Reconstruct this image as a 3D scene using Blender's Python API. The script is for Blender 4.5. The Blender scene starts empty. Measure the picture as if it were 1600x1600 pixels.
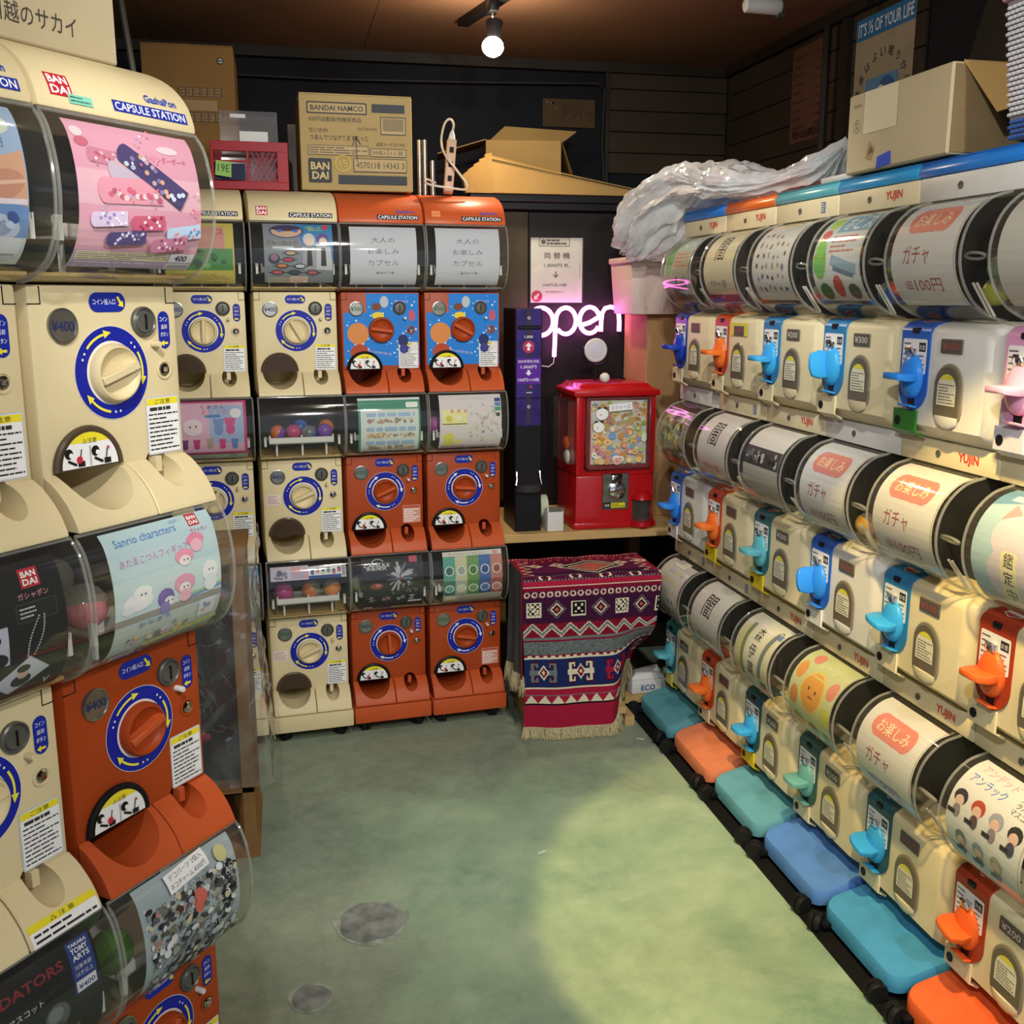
import bpy, bmesh, math, random
from mathutils import Vector, Matrix
random.seed(7)
PI = math.pi
SC = bpy.context.scene
COL = SC.collection

# ------------------------------------------------------------------ camera, world, lights, exposure
cd = bpy.data.cameras.new('camera'); cam = bpy.data.objects.new('camera', cd); COL.objects.link(cam)
cam.location = (0, 0, 1.27)
cam.rotation_euler = (math.radians(90 - 11.715), 0, math.radians(-12.206))
cd.sensor_width = 36; cd.lens = 36 * 1619.4 / 1600; cd.clip_start = 0.02
SC.camera = cam
SC.view_settings.view_transform = 'Standard'; SC.view_settings.look = 'None'
SC.view_settings.gamma = 1; SC.view_settings.use_curve_mapping = False
SC.view_settings.exposure = 0.35
wd = bpy.data.worlds.new('world'); SC.world = wd; wd.use_nodes = True
wd.node_tree.nodes['Background'].inputs[0].default_value = (0.72, 0.8, 1.0, 1)
wd.node_tree.nodes['Background'].inputs[1].default_value = 0.55
# ceiling track lamps: (x, y, z, target, watts, colour, cone degrees, blend)
CEIL = 2.14
TRACK_LAMPS = [
    ((0.70, -0.45, 1.98), (0.20, 2.2, 0.65), 52, (1.0, 0.985, 0.95), 80, 0.6),
    ((0.95, 0.10, 1.98), (-0.25, 1.40, 0.50), 9, (1.0, 0.985, 0.95), 90, 0.6),
    ((-0.15, 0.20, 1.98), (1.15, 2.15, 0.85), 46, (1.0, 0.985, 0.94), 80, 0.4),
    ((0.52, 0.95, 2.00), (1.12, 1.75, 0.0), 110, (1.0, 0.72, 0.28), 36, 0.08),
    ((0.50, 1.30, 2.00), (0.40, 2.95, 0.80), 40, (1.0, 0.98, 0.92), 92, 0.5),  # added lamp, kept out of view, to brighten the back row
]
BULB_LAMP = ((0.634, 3.2, 1.985), (0.50, 2.90, 1.0), 12, (1.0, 0.72, 0.42), 150, 0.6)

# ------------------------------------------------------------------ materials
def lin(c):
    if isinstance(c, str):
        c = tuple(int(c[i:i+2], 16) / 255 for i in (0, 2, 4))
    return tuple((x / 12.92 if x <= 0.04045 else ((x + 0.055) / 1.055) ** 2.4) for x in c)
MATS = {}
def mat(name, rgb, rough=0.5, metal=0.0, var=0.10, scale=9.0, bump=0.0, spec=0.22, trans=0.0, emit=0.0, dark=None, coat=0.0):
    if name in MATS: return MATS[name]
    m = bpy.data.materials.new(name); m.use_nodes = True
    nt = m.node_tree; b = nt.nodes['Principled BSDF']
    c = lin(rgb)
    b.inputs['Roughness'].default_value = rough; b.inputs['Metallic'].default_value = metal
    b.inputs['Specular IOR Level'].default_value = spec
    b.inputs['Coat Weight'].default_value = coat
    if trans: b.inputs['Transmission Weight'].default_value = trans
    tc = nt.nodes.new('ShaderNodeTexCoord')
    n = nt.nodes.new('ShaderNodeTexNoise'); n.inputs['Scale'].default_value = scale; n.inputs['Detail'].default_value = 6
    nt.links.new(tc.outputs['Object'], n.inputs['Vector'])
    r = nt.nodes.new('ShaderNodeValToRGB')
    d = lin(dark) if dark else tuple(x * (1 - var * 2) for x in c)
    r.color_ramp.elements[0].position = 0.32; r.color_ramp.elements[0].color = (*d, 1)
    r.color_ramp.elements[1].position = 0.62; r.color_ramp.elements[1].color = (*c, 1)
    nt.links.new(n.outputs['Fac'], r.inputs['Fac']); nt.links.new(r.outputs['Color'], b.inputs['Base Color'])
    if emit:
        b.inputs['Emission Color'].default_value = (*c, 1); b.inputs['Emission Strength'].default_value = emit
    if bump:
        bp = nt.nodes.new('ShaderNodeBump'); bp.inputs['Strength'].default_value = bump; bp.inputs['Distance'].default_value = 0.002
        n2 = nt.nodes.new('ShaderNodeTexNoise'); n2.inputs['Scale'].default_value = scale * 12
        nt.links.new(tc.outputs['Object'], n2.inputs['Vector'])
        nt.links.new(n2.outputs['Fac'], bp.inputs['Height']); nt.links.new(bp.outputs['Normal'], b.inputs['Normal'])
    MATS[name] = m
    return m
def clear_mat(name, tint, haze=0.05, rough=0.06, hazecol=(0.8, 0.8, 0.75), gloss=0.05):
    m = bpy.data.materials.new(name); m.use_nodes = True; nt = m.node_tree
    nt.nodes.clear()
    o = nt.nodes.new('ShaderNodeOutputMaterial')
    t = nt.nodes.new('ShaderNodeBsdfTransparent'); t.inputs[0].default_value = (*tint, 1)
    g = nt.nodes.new('ShaderNodeBsdfGlossy'); g.inputs['Roughness'].default_value = rough
    d = nt.nodes.new('ShaderNodeBsdfDiffuse'); d.inputs[0].default_value = (*hazecol, 1)
    n = nt.nodes.new('ShaderNodeTexNoise'); n.inputs['Scale'].default_value = 14; n.inputs['Detail'].default_value = 8
    tc = nt.nodes.new('ShaderNodeTexCoord'); nt.links.new(tc.outputs['Object'], n.inputs['Vector'])
    mr = nt.nodes.new('ShaderNodeMapRange'); mr.inputs[3].default_value = haze * 0.4; mr.inputs[4].default_value = haze * 1.6
    nt.links.new(n.outputs['Fac'], mr.inputs[0])
    lw = nt.nodes.new('ShaderNodeLayerWeight'); lw.inputs[0].default_value = 0.5
    pw = nt.nodes.new('ShaderNodeMath'); pw.operation = 'POWER'; pw.inputs[1].default_value = 5; nt.links.new(lw.outputs['Facing'], pw.inputs[0])
    f = nt.nodes.new('ShaderNodeMath'); f.operation = 'MULTIPLY_ADD'; f.inputs[1].default_value = 0.8; f.inputs[2].default_value = gloss; nt.links.new(pw.outputs[0], f.inputs[0])
    m1 = nt.nodes.new('ShaderNodeMixShader'); m2 = nt.nodes.new('ShaderNodeMixShader')
    nt.links.new(mr.outputs[0], m1.inputs[0]); nt.links.new(t.outputs[0], m1.inputs[1]); nt.links.new(d.outputs[0], m1.inputs[2])
    nt.links.new(f.outputs[0], m2.inputs[0]); nt.links.new(m1.outputs[0], m2.inputs[1]); nt.links.new(g.outputs[0], m2.inputs[2])
    nt.links.new(m2.outputs[0], o.inputs[0])
    MATS[name] = m
    return m
def print_mat():
    m = bpy.data.materials.new('printed_ink'); m.use_nodes = True; nt = m.node_tree
    b = nt.nodes['Principled BSDF']; b.inputs['Roughness'].default_value = 0.55; b.inputs['Specular IOR Level'].default_value = 0.3
    a = nt.nodes.new('ShaderNodeVertexColor'); a.layer_name = 'ink'
    nt.links.new(a.outputs[0], b.inputs['Base Color'])
    MATS['print'] = m
    return m
CREAM = mat('cream_plastic', 'e2d1a4', 0.42, var=0.05, scale=5)
CREAMD = mat('cream_plastic_inside', 'c0a468', 0.5, var=0.08)
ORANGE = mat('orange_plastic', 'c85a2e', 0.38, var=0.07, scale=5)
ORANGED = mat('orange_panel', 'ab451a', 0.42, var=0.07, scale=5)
WHITEP = mat('white_plastic', 'dcdcd8', 0.4, var=0.04)
YCREAM = mat('pale_cream_plastic', 'e2d6b0', 0.42, var=0.05, scale=5)
PINKP = mat('pink_plastic', 'e3b9d3', 0.4, var=0.04)
BLACKP = mat('black_plastic', '17171a', 0.4, var=0.1)
DARKIN = mat('dark_interior', '1a1816', 0.6, var=0.15)
DARKNAVY = mat('dark_navy_plastic', '0d0f15', 0.35, var=0.15)
BROWNCLEAR = mat('smoked_brown_flap', '4a3a2c', 0.2, var=0.1)
METAL = mat('brushed_metal', '9a9a94', 0.3, 0.9, var=0.15, scale=30)
CHROME = mat('chrome_metal', 'c8c8c8', 0.12, 1.0, var=0.03)
DARKMETAL = mat('dark_metal', '66665f', 0.35, 0.35, var=0.1)
RUBBER = mat('caster_rubber', '1a1a1b', 0.6, var=0.2, scale=40)
CARD = mat('corrugated_cardboard', 'c3a067', 0.8, var=0.07, scale=6, bump=0.25)
CARDL = mat('pale_cardboard', 'c6b896', 0.8, var=0.05, scale=5, bump=0.2)
CARDD = mat('dark_cardboard', '8f6c3e', 0.85, var=0.08, scale=5, bump=0.2)
TAPE = mat('brown_packing_tape', 'b59658', 0.3, var=0.05)
WOOD = mat('pale_pine_wood', 'c8a870', 0.6, var=0.10, scale=4, bump=0.2)
WOODD = mat('dark_stained_wood', '2b241d', 0.6, var=0.2, scale=5, bump=0.3)
WOODM = mat('brown_wood_post', '8d6a41', 0.65, var=0.12, scale=6, bump=0.3)
PLANK = mat('wall_plank_wood', '3a3024', 0.75, var=0.16, scale=3, bump=0.4)
PLY = mat('ceiling_plywood', '8a6850', 0.6, var=0.14, scale=1.6, bump=0.2)
DARKWALL = mat('dark_wall_paint', '16171d', 0.8, var=0.2, scale=2)
REDP = mat('red_enamel', 'b51218', 0.28, var=0.06, coat=0.3)
REDCRATE = mat('red_crate_plastic', '9e1626', 0.45, var=0.08)
PRINT = print_mat()
CLEAR = clear_mat('clear_globe_plastic', (0.94, 0.94, 0.91), 0.022)
CLEARY = clear_mat('aged_clear_plastic', (0.94, 0.93, 0.87), 0.022, hazecol=(0.75, 0.72, 0.6))
CLEARBAG = clear_mat('clear_wrap_film', (0.93, 0.94, 0.95), 0.07, 0.08, (0.8, 0.8, 0.82), 0.14)
BAGM = clear_mat('milky_bag_film', (0.92, 0.94, 0.96), 0.52, 0.10, (0.90, 0.92, 0.95), 0.13)
YELLOWCLEAR = mat('yellow_lock_cover', 'd8c020', 0.2, var=0.03)
GREENCLEAR = mat('green_lock_cover', '2f7a2c', 0.2, var=0.03)
HUES = {'darkblue': ('1c3fae', '1a3a9c'), 'orange': ('e8742e', 'c0492a'), 'lightblue': ('3aa2de', '2f7fb4'),
        'teal': ('5fb0bd', '356f78'), 'blue': ('2f86e4', '2a63c4'), 'pink': ('e6a6c8', 'd79cc4'),
        'green': ('6aa8a0', '3d5f58'), 'darkteal': ('3aa2de', '2b5560'), 'red': ('e8652a', 'a63c22')}
def hue(n, dial=True):
    h = HUES[n][0 if dial else 1]
    return mat('%s_%s' % (n, 'crank' if dial else 'plate'), h, 0.32, var=0.05)

# ------------------------------------------------------------------ mesh helpers
class MB:
    def __init__(s): s.v = []; s.f = []
    def add(s, vs, fs):
        o = len(s.v); s.v += [tuple(p) for p in vs]; s.f += [tuple(i + o for i in f) for f in fs]; return s
    def box(s, x0, x1, y0, y1, z0, z1):
        return s.add([(x0,y0,z0),(x1,y0,z0),(x1,y1,z0),(x0,y1,z0),(x0,y0,z1),(x1,y0,z1),(x1,y1,z1),(x0,y1,z1)],
                     [(3,2,1,0),(4,5,6,7),(0,1,5,4),(1,2,6,5),(2,3,7,6),(3,0,4,7)])
    def prism(s, prof, x0, x1, caps=True):          # prof in (y, z), extruded along x
        n = len(prof)
        fs = [(i, (i+1) % n, n + (i+1) % n, n + i) for i in range(n)]
        if caps: fs += [tuple(range(n))[::-1], tuple(range(n, 2*n))]
        return s.add([(x0, y, z) for y, z in prof] + [(x1, y, z) for y, z in prof], fs)
    def sheet(s, prof, x0, x1):                     # open strip
        n = len(prof)
        return s.add([(x0, y, z) for y, z in prof] + [(x1, y, z) for y, z in prof], [(i, i+1, n+i+1, n+i) for i in range(n-1)])
    def loft(s, rings, caps=True):
        n = len(rings[0]); vs = [p for r in rings for p in r]; fs = []
        for k in range(len(rings) - 1):
            for i in range(n): fs.append((k*n+i, k*n+(i+1) % n, (k+1)*n+(i+1) % n, (k+1)*n+i))
        if caps: fs += [tuple(range(n))[::-1], tuple(range((len(rings)-1)*n, len(rings)*n))]
        return s.add(vs, fs)
    def lathe(s, prof, c=(0,0,0), axis='y', n=24, sy=1.0):     # prof (r, h); h along axis
        rings = []
        for r, h in prof:
            ring = []
            for i in range(n):
                a = 2*PI*i/n; p, q = r*math.cos(a), r*math.sin(a)*sy
                ring.append({'y': (c[0]+p, c[1]+h, c[2]+q), 'z': (c[0]+p, c[1]+q, c[2]+h), 'x': (c[0]+h, c[1]+p, c[2]+q)}[axis])
            rings.append(ring)
        return s.loft(rings)
    def tube(s, pts, r, n=8, closed=False):
        pts = [Vector(p) for p in pts]; rings = []; m = len(pts); up = None
        for i, p in enumerate(pts):
            a = pts[(i-1) % m] if (closed or i > 0) else p
            b = pts[(i+1) % m] if (closed or i < m-1) else p
            t = (b - a).normalized() if (b-a).length > 1e-9 else Vector((0,0,1))
            if up is None: up = t.orthogonal().normalized()
            else:
                up = up - t * up.dot(t)
                up = up.normalized() if up.length > 1e-6 else t.orthogonal().normalized()
            w = t.cross(up); rr = r[i] if isinstance(r, (list, tuple)) else r
            rings.append([p + (up*math.cos(2*PI*k/n) + w*math.sin(2*PI*k/n))*rr for k in range(n)])
        if closed: rings.append(rings[0])
        return s.loft(rings, caps=not closed)
    def ball(s, c, rx, ry, rz, n=16, m=10, z0=-1.0, z1=1.0):
        rings = []
        for j in range(m+1):
            t = math.asin(max(-1, min(1, z0))) + (math.asin(max(-1, min(1, z1))) - math.asin(max(-1, min(1, z0))))*j/m
            cr = max(1e-4, math.cos(t))
            rings.append([(c[0]+rx*cr*math.cos(2*PI*i/n), c[1]+ry*cr*math.sin(2*PI*i/n), c[2]+rz*math.sin(t)) for i in range(n)])
        return s.loft(rings)
    def mesh(s, name, smooth=35, bevel=0, seg=2):
        me = bpy.data.meshes.new(name); me.from_pydata(s.v, [], s.f)
        bm = bmesh.new(); bm.from_mesh(me)
        bmesh.ops.remove_doubles(bm, verts=bm.verts, dist=1e-6)
        bmesh.ops.recalc_face_normals(bm, faces=bm.faces)
        if bevel:
            es = [e for e in bm.edges if len(e.link_faces) == 2 and e.calc_face_angle(0) > math.radians(38)]
            bmesh.ops.bevel(bm, geom=es, offset=bevel, segments=seg, affect='EDGES', profile=0.5, clamp_overlap=True)
        bm.to_mesh(me); bm.free()
        finish(me, smooth)
        return me
def finish(me, smooth):
    if smooth:
        me.polygons.foreach_set('use_smooth', [True]*len(me.polygons)); me.set_sharp_from_angle(angle=math.radians(smooth))
    me.update()
def obj(name, me, m=None, parent=None, loc=None, rot=None):
    if m is not None:
        if len(me.materials) == 0: me.materials.append(m)
        elif me.materials[0] != m:
            me = swap(me, m)
    o = bpy.data.objects.new(name, me); COL.objects.link(o)
    if parent is not None: o.parent = parent
    if loc is not None: o.location = loc
    if rot is not None: o.rotation_euler = rot
    return o
_sw = {}
def swap(me, m):
    k = (me.name, m.name)
    if k not in _sw:
        c = me.copy(); c.materials.clear(); c.materials.append(m); _sw[k] = c
    return _sw[k]
def part(name, mb, m, parent, smooth=35, bevel=0, seg=2, label=None, **kw):
    o = obj(name, mb.mesh(name, smooth, bevel, seg), m, parent, **kw)
    if label: o['label'] = label
    return o
def tag(o, label, cat, group=None):
    o['label'] = label; o['category'] = cat
    if group: o['group'] = group
    return o
def thing(name, label, cat, loc=(0,0,0), rz=0, group=None):
    o = bpy.data.objects.new(name, None); COL.objects.link(o); o.empty_display_size = 0.05
    o.location = loc; o.rotation_euler = (0, 0, rz)
    return tag(o, label, cat, group)
def struct(name, mb, m, parent=None, **kw):
    o = part(name, mb, m, parent, **kw)
    if parent is None: o['kind'] = 'structure'
    return o
def cut(me, cutters):
    o = bpy.data.objects.new('cut_target', me); COL.objects.link(o); cs = []
    for c in cutters:
        k = bpy.data.objects.new('cut_tool', c); COL.objects.link(k); cs.append(k)
        md = o.modifiers.new('b', 'BOOLEAN'); md.object = k; md.operation = 'DIFFERENCE'; md.solver = 'EXACT'
    dg = bpy.context.evaluated_depsgraph_get(); dg.update()
    r = bpy.data.meshes.new_from_object(o.evaluated_get(dg))
    for k in cs + [o]: bpy.data.objects.remove(k)
    finish(r, 32)
    return r
CACHE = {}
def cached(key, fn):
    if key not in CACHE: CACHE[key] = fn()
    return CACHE[key]

# ------------------------------------------------------------------ printing: flat coloured ink shapes on a sheet
_txt = {}
def text2d(s, bold=0.0):
    if any(ord(c) > 0x2e80 for c in s): bold = min(bold, 0.004)
    k = (s, bold)
    if k not in _txt:
        c = bpy.data.curves.new('lettering', 'FONT'); c.body = s; c.resolution_u = 2; c.offset = bold; c.align_x = 'CENTER'
        o = bpy.data.objects.new('lettering', c); COL.objects.link(o)
        dg = bpy.context.evaluated_depsgraph_get(); dg.update()
        me = bpy.data.meshes.new_from_object(o.evaluated_get(dg))
        bpy.data.objects.remove(o)
        vs = [(v.co.x, v.co.y) for v in me.vertices]; fs = [tuple(p.vertices) for p in me.polygons]
        if vs:
            x0 = min(v[0] for v in vs); x1 = max(v[0] for v in vs); y0 = min(v[1] for v in vs); y1 = max(v[1] for v in vs)
        else: x0 = x1 = y0 = y1 = 0
        bpy.data.meshes.remove(me)
        _txt[k] = (vs, fs, (x0, x1, y0, y1))
    return _txt[k]
class PR:
    def __init__(s, fmap, step=None, lift=0.00012):
        s.fm = fmap; s.v = []; s.f = []; s.c = []; s.l = 0.0; s.step = step; s.lift = lift; s.base = 0.0
    def _put(s, pts, faces, col):
        o = len(s.v); s.l += s.lift
        s.v += [s.fm(x, y, s.base + s.l) for x, y in pts]
        s.f += [tuple(i+o for i in f) for f in faces]
        s.c += [(*lin(col), 1)] * len(faces)
        return s
    def poly(s, pts, col):                           # convex polygon
        if not s.step: return s._put(pts, [tuple(range(len(pts)))], col)
        y0 = min(p[1] for p in pts); y1 = max(p[1] for p in pts); rows = []
        grid = sorted(set([round(q[1], 7) for q in pts] + [round(k*s.step, 7) for k in range(math.floor(y0/s.step)+1, math.ceil(y1/s.step))])); grid = [g for g in grid if y0-1e-7 <= g <= y1+1e-7]; n = len(grid)-1
        for y in grid:
            xs = []
            for i in range(len(pts)):
                a, b = pts[i], pts[(i+1) % len(pts)]
                if abs(a[1]-y) < 1e-6: xs.append(a[0])
                if (a[1]-y)*(b[1]-y) < 0 and abs(a[1]-y) > 1e-6 and abs(b[1]-y) > 1e-6: xs.append(a[0]+(b[0]-a[0])*(y-a[1])/(b[1]-a[1]))
            if not xs: xs = [pts[0][0]]
            rows.append((min(xs), max(xs), y))
        vs = []
        for a, b, y in rows: vs += [(a, y), (b, y)]
        return s._put(vs, [(2*k, 2*k+1, 2*k+3, 2*k+2) for k in range(n)], col)
    def rect(s, x0, y0, x1, y1, col): return s.poly([(x0,y0),(x1,y0),(x1,y1),(x0,y1)], col)
    def rrect(s, x0, y0, x1, y1, r, col):
        pts = []
        for cx, cy, a in ((x1-r,y0+r,-90),(x1-r,y1-r,0),(x0+r,y1-r,90),(x0+r,y0+r,180)):
            for k in range(5):
                t = math.radians(a+22.5*k); pts.append((cx+r*math.cos(t), cy+r*math.sin(t)))
        return s.poly(pts, col)
    def ell(s, cx, cy, rx, ry, col, n=14, rot=0):
        c, q = math.cos(rot), math.sin(rot)
        return s.poly([(cx+rx*math.cos(2*PI*i/n)*c-ry*math.sin(2*PI*i/n)*q, cy+rx*math.cos(2*PI*i/n)*q+ry*math.sin(2*PI*i/n)*c) for i in range(n)], col)
    def bar(s, x0, y0, x1, y1, w, col):
        d = Vector((x1-x0, y1-y0)); d.normalize(); n = Vector((-d.y, d.x))*w/2
        return s.poly([(x0+n.x,y0+n.y),(x0-n.x,y0-n.y),(x1-n.x,y1-n.y),(x1+n.x,y1+n.y)], col)
    def ring(s, cx, cy, r0, r1, a0, a1, col, n=40):
        vs = []
        for k in range(n+1):
            a = math.radians(a0+(a1-a0)*k/n); vs += [(cx+r0*math.cos(a), cy+r0*math.sin(a)), (cx+r1*math.cos(a), cy+r1*math.sin(a))]
        return s._put(vs, [(2*k,2*k+1,2*k+3,2*k+2) for k in range(n)], col)
    def text(s, t, cx, cy, h, col, bold=0.0, sx=1.0, rot=0.0, w=None):
        vs, fs, (x0,x1,y0,y1) = text2d(t, bold)
        if not vs: return s
        k = h / max(1e-6, (y1-y0)); kx = k*sx
        if w: kx = w / max(1e-6, x1-x0)
        mx, my = (x0+x1)/2, (y0+y1)/2; c, q = math.cos(rot), math.sin(rot)
        pts = [((x-mx)*kx, (y-my)*k) for x, y in vs]
        pts = [(cx+x*c-y*q, cy+x*q+y*c) for x, y in pts]
        if s.step:
            bm = bmesh.new(); bv = [bm.verts.new((x, y, 0)) for x, y in pts]
            for f in fs:
                try: bm.faces.new([bv[i] for i in f])
                except ValueError: pass
            ya = min(p[1] for p in pts); yb = max(p[1] for p in pts)
            for j in range(math.floor(ya/s.step)+1, math.ceil(yb/s.step)):
                bmesh.ops.bisect_plane(bm, geom=bm.verts[:]+bm.edges[:]+bm.faces[:], plane_co=(0, j*s.step, 0), plane_no=(0,1,0))
            bm.verts.index_update(); pts = [(v.co.x, v.co.y) for v in bm.verts]; fs = [tuple(v.index for v in f.verts) for f in bm.faces]; bm.free()
        return s._put(pts, fs, col)
    def lines(s, x0, y0, x1, y1, n, col, fill=0.5):  # illegible fine print as short dashes
        h = (y1-y0)/n
        for k in range(n):
            y = y1-(k+0.5)*h; x = x0
            e = x1 - (x1-x0)*random.choice((0, 0.05, 0.2, 0.4))
            while x < e:
                w = min(e-x, (x1-x0)*random.uniform(0.08, 0.3)); s.rect(x, y-h*fill/2, x+w, y+h*fill/2, col); s.l -= s.lift
                x += w + (x1-x0)*0.025
        s.l += s.lift
        return s
    def blobs(s, x0, y0, x1, y1, n, cols, r0, r1, rot=True):
        for k in range(n):
            r = random.uniform(r0, r1)
            s.ell(random.uniform(x0+r, x1-r), random.uniform(y0+r, y1-r), r, r*random.uniform(0.5, 1.0), random.choice(cols), 9, random.uniform(0, PI) if rot else 0)
            if k % 4: s.l -= s.lift
        return s
    def mesh(s, name):
        me = bpy.data.meshes.new(name); me.from_pydata(s.v, [], s.f)
        at = me.color_attributes.new('ink', 'FLOAT_COLOR', 'CORNER')
        flat = []
        for p, c in zip(me.polygons, s.c): flat += list(c) * len(p.vertices)
        at.data.foreach_set('color', flat)
        me.materials.append(PRINT); me.update()
        return me
def flat_y(y0): return lambda x, z, l: (x, y0 - l, z)            # faces -y
def flat_x(x0): return lambda a, z, l: (x0 - l, -a, z)           # faces -x, reading towards -y
def flat_z(z0): return lambda x, y, l: (x, y, z0 + l)
def along(prof, off=0.0):
    """map (x, v) to a sheet bent along prof (y,z), v = arc length from its bottom; layers go outwards"""
    P = [Vector(p) for p in prof][::-1]
    L = [0.0]
    for a, b in zip(P, P[1:]): L.append(L[-1] + (b-a).length)
    def f(x, v, l):
        v = max(0.0, min(L[-1]-1e-6, v)); k = 0
        while k < len(L)-2 and v > L[k+1]: k += 1
        d = (P[k+1]-P[k]).normalized(); p = P[k] + d*(v-L[k]); n = Vector((-d.y, d.x))
        p = p + n*(l+off)
        return (x, p.x, p.y)
    return f, L[-1]
def smooth3(pts, n=5):
    out = []; P = [Vector(p) for p in pts]; P = [P[0]*2-P[1]] + P + [P[-1]*2-P[-2]]
    for i in range(1, len(P)-2):
        for k in range(n):
            t = k/n; a, b, c, d = P[i-1], P[i], P[i+1], P[i+2]
            out.append(0.5*((2*b)+(c-a)*t+(2*a-5*b+4*c-d)*t*t+(3*b-a-3*c+d)*t**3))
    out.append(P[-2])
    return out
def smooth_prof(pts, n=5):
    """Catmull-Rom through (y,z) points"""
    out = []; P = [Vector(p) for p in pts]; P = [P[0]*2-P[1]] + P + [P[-1]*2-P[-2]]
    for i in range(1, len(P)-2):
        for k in range(n):
            t = k/n; a, b, c, d = P[i-1], P[i], P[i+1], P[i+2]
            out.append(tuple(0.5*((2*b)+(c-a)*t+(2*a-5*b+4*c-d)*t*t+(3*b-a-3*c+d)*t**3)))
    out.append(tuple(P[-2]))
    return out

# ------------------------------------------------------------------ the room
def floor_mat():
    m = bpy.data.materials.new('worn_green_floor_paint'); m.use_nodes = True; nt = m.node_tree; b = nt.nodes['Principled BSDF']
    tc = nt.nodes.new('ShaderNodeTexCoord')
    def noise(sc, det=8, dist=0.0, rough=0.6):
        n = nt.nodes.new('ShaderNodeTexNoise'); n.inputs['Scale'].default_value = sc; n.inputs['Detail'].default_value = det
        n.inputs['Distortion'].default_value = dist; n.inputs['Roughness'].default_value = rough
        nt.links.new(tc.outputs['Object'], n.inputs['Vector']); return n
    def ramp(n, a, ca, bb, cb):
        r = nt.nodes.new('ShaderNodeValToRGB'); r.color_ramp.elements[0].position = a; r.color_ramp.elements[0].color = (*lin(ca), 1)
        r.color_ramp.elements[1].position = bb; r.color_ramp.elements[1].color = (*lin(cb), 1); nt.links.new(n.outputs['Fac'], r.inputs['Fac']); return r
    def mix(fac, a, bb, t='MIX'):
        x = nt.nodes.new('ShaderNodeMixRGB'); x.blend_type = t; nt.links.new(fac, x.inputs[0]); nt.links.new(a, x.inputs[1]); nt.links.new(bb, x.inputs[2]); return x
    base = ramp(noise(2.4, 12, 0.25, 0.68), 0.34, '74937a', 0.66, 'a9bf9c')
    worn = ramp(noise(5.5, 12, 0.2, 0.72), 0.48, '000000', 0.78, 'b0b0b0')
    pale = ramp(noise(1.3, 6, 0.4), 0.0, 'bcc6ac', 1.0, 'd2d8c2')
    a = mix(worn.outputs[0], base.outputs[0], pale.outputs[0])
    gm = ramp(noise(1.9, 10, 0.2, 0.7), 0.55, '000000', 0.74, '909090')
    gc = ramp(noise(9, 8), 0.3, '69675c', 0.7, '95938a')
    c = mix(gm.outputs[0], a.outputs[0], gc.outputs[0])
    sep = nt.nodes.new('ShaderNodeSeparateXYZ'); nt.links.new(tc.outputs['Object'], sep.inputs[0])
    def math2(op, x, y):
        q = nt.nodes.new('ShaderNodeMath'); q.operation = op
        for i, v in enumerate((x, y)):
            if isinstance(v, float): q.inputs[i].default_value = v
            else: nt.links.new(v, q.inputs[i])
        return q
    # paint worn to grey concrete at back and left; dim lamplight edge coloured in
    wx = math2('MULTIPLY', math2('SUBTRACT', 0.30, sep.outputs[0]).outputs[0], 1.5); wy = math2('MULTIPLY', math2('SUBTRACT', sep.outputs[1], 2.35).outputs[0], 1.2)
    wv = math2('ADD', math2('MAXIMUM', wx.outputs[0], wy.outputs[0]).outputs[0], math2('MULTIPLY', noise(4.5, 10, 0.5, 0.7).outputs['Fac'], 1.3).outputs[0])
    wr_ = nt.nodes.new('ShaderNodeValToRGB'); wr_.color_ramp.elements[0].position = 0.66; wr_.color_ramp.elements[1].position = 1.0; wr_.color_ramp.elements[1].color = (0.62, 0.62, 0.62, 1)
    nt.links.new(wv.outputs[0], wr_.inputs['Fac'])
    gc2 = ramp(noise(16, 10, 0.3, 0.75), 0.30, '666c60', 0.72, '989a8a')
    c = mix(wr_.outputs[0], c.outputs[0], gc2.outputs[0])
    sc_ = ramp(noise(26, 10, 0.2, 0.8), 0.52, '000000', 0.70, '8a8a8a')
    c = mix(sc_.outputs[0], c.outputs[0], base.outputs[0])
    sp = ramp(noise(60, 4), 0.60, '000000', 0.72, '505050')
    e = mix(sp.outputs[0], c.outputs[0], pale.outputs[0])
    nt.links.new(e.outputs[0], b.inputs['Base Color'])
    b.inputs['Roughness'].default_value = 0.55; b.inputs['Specular IOR Level'].default_value = 0.3
    bp = nt.nodes.new('ShaderNodeBump'); bp.inputs['Strength'].default_value = 0.15; bp.inputs['Distance'].default_value = 0.003
    nt.links.new(noise(22, 8).outputs['Fac'], bp.inputs['Height']); nt.links.new(bp.outputs['Normal'], b.inputs['Normal'])
    return m
XL, XR, YB, YF = -1.5, 1.75, 4.05, -1.2
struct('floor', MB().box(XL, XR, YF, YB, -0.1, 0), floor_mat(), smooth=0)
struct('wall_back', MB().box(XL-0.1, XR+0.1, YB, YB+0.1, -0.1, CEIL+0.1), DARKWALL, smooth=0)
wall_right = struct('wall_right', MB().box(XR, XR+0.1, YF, YB, -0.1, CEIL+0.1), DARKWALL, smooth=0)
struct('wall_left', MB().box(XL-0.1, XL, YF, YB, -0.1, CEIL+0.1), DARKWALL, smooth=0)
ceiling = struct('ceiling', MB().box(XL, XR, YF, YB, CEIL+0.008, CEIL+0.1), DARKWALL, smooth=0)
k = 0
px = -1.13 + 0.0
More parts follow.
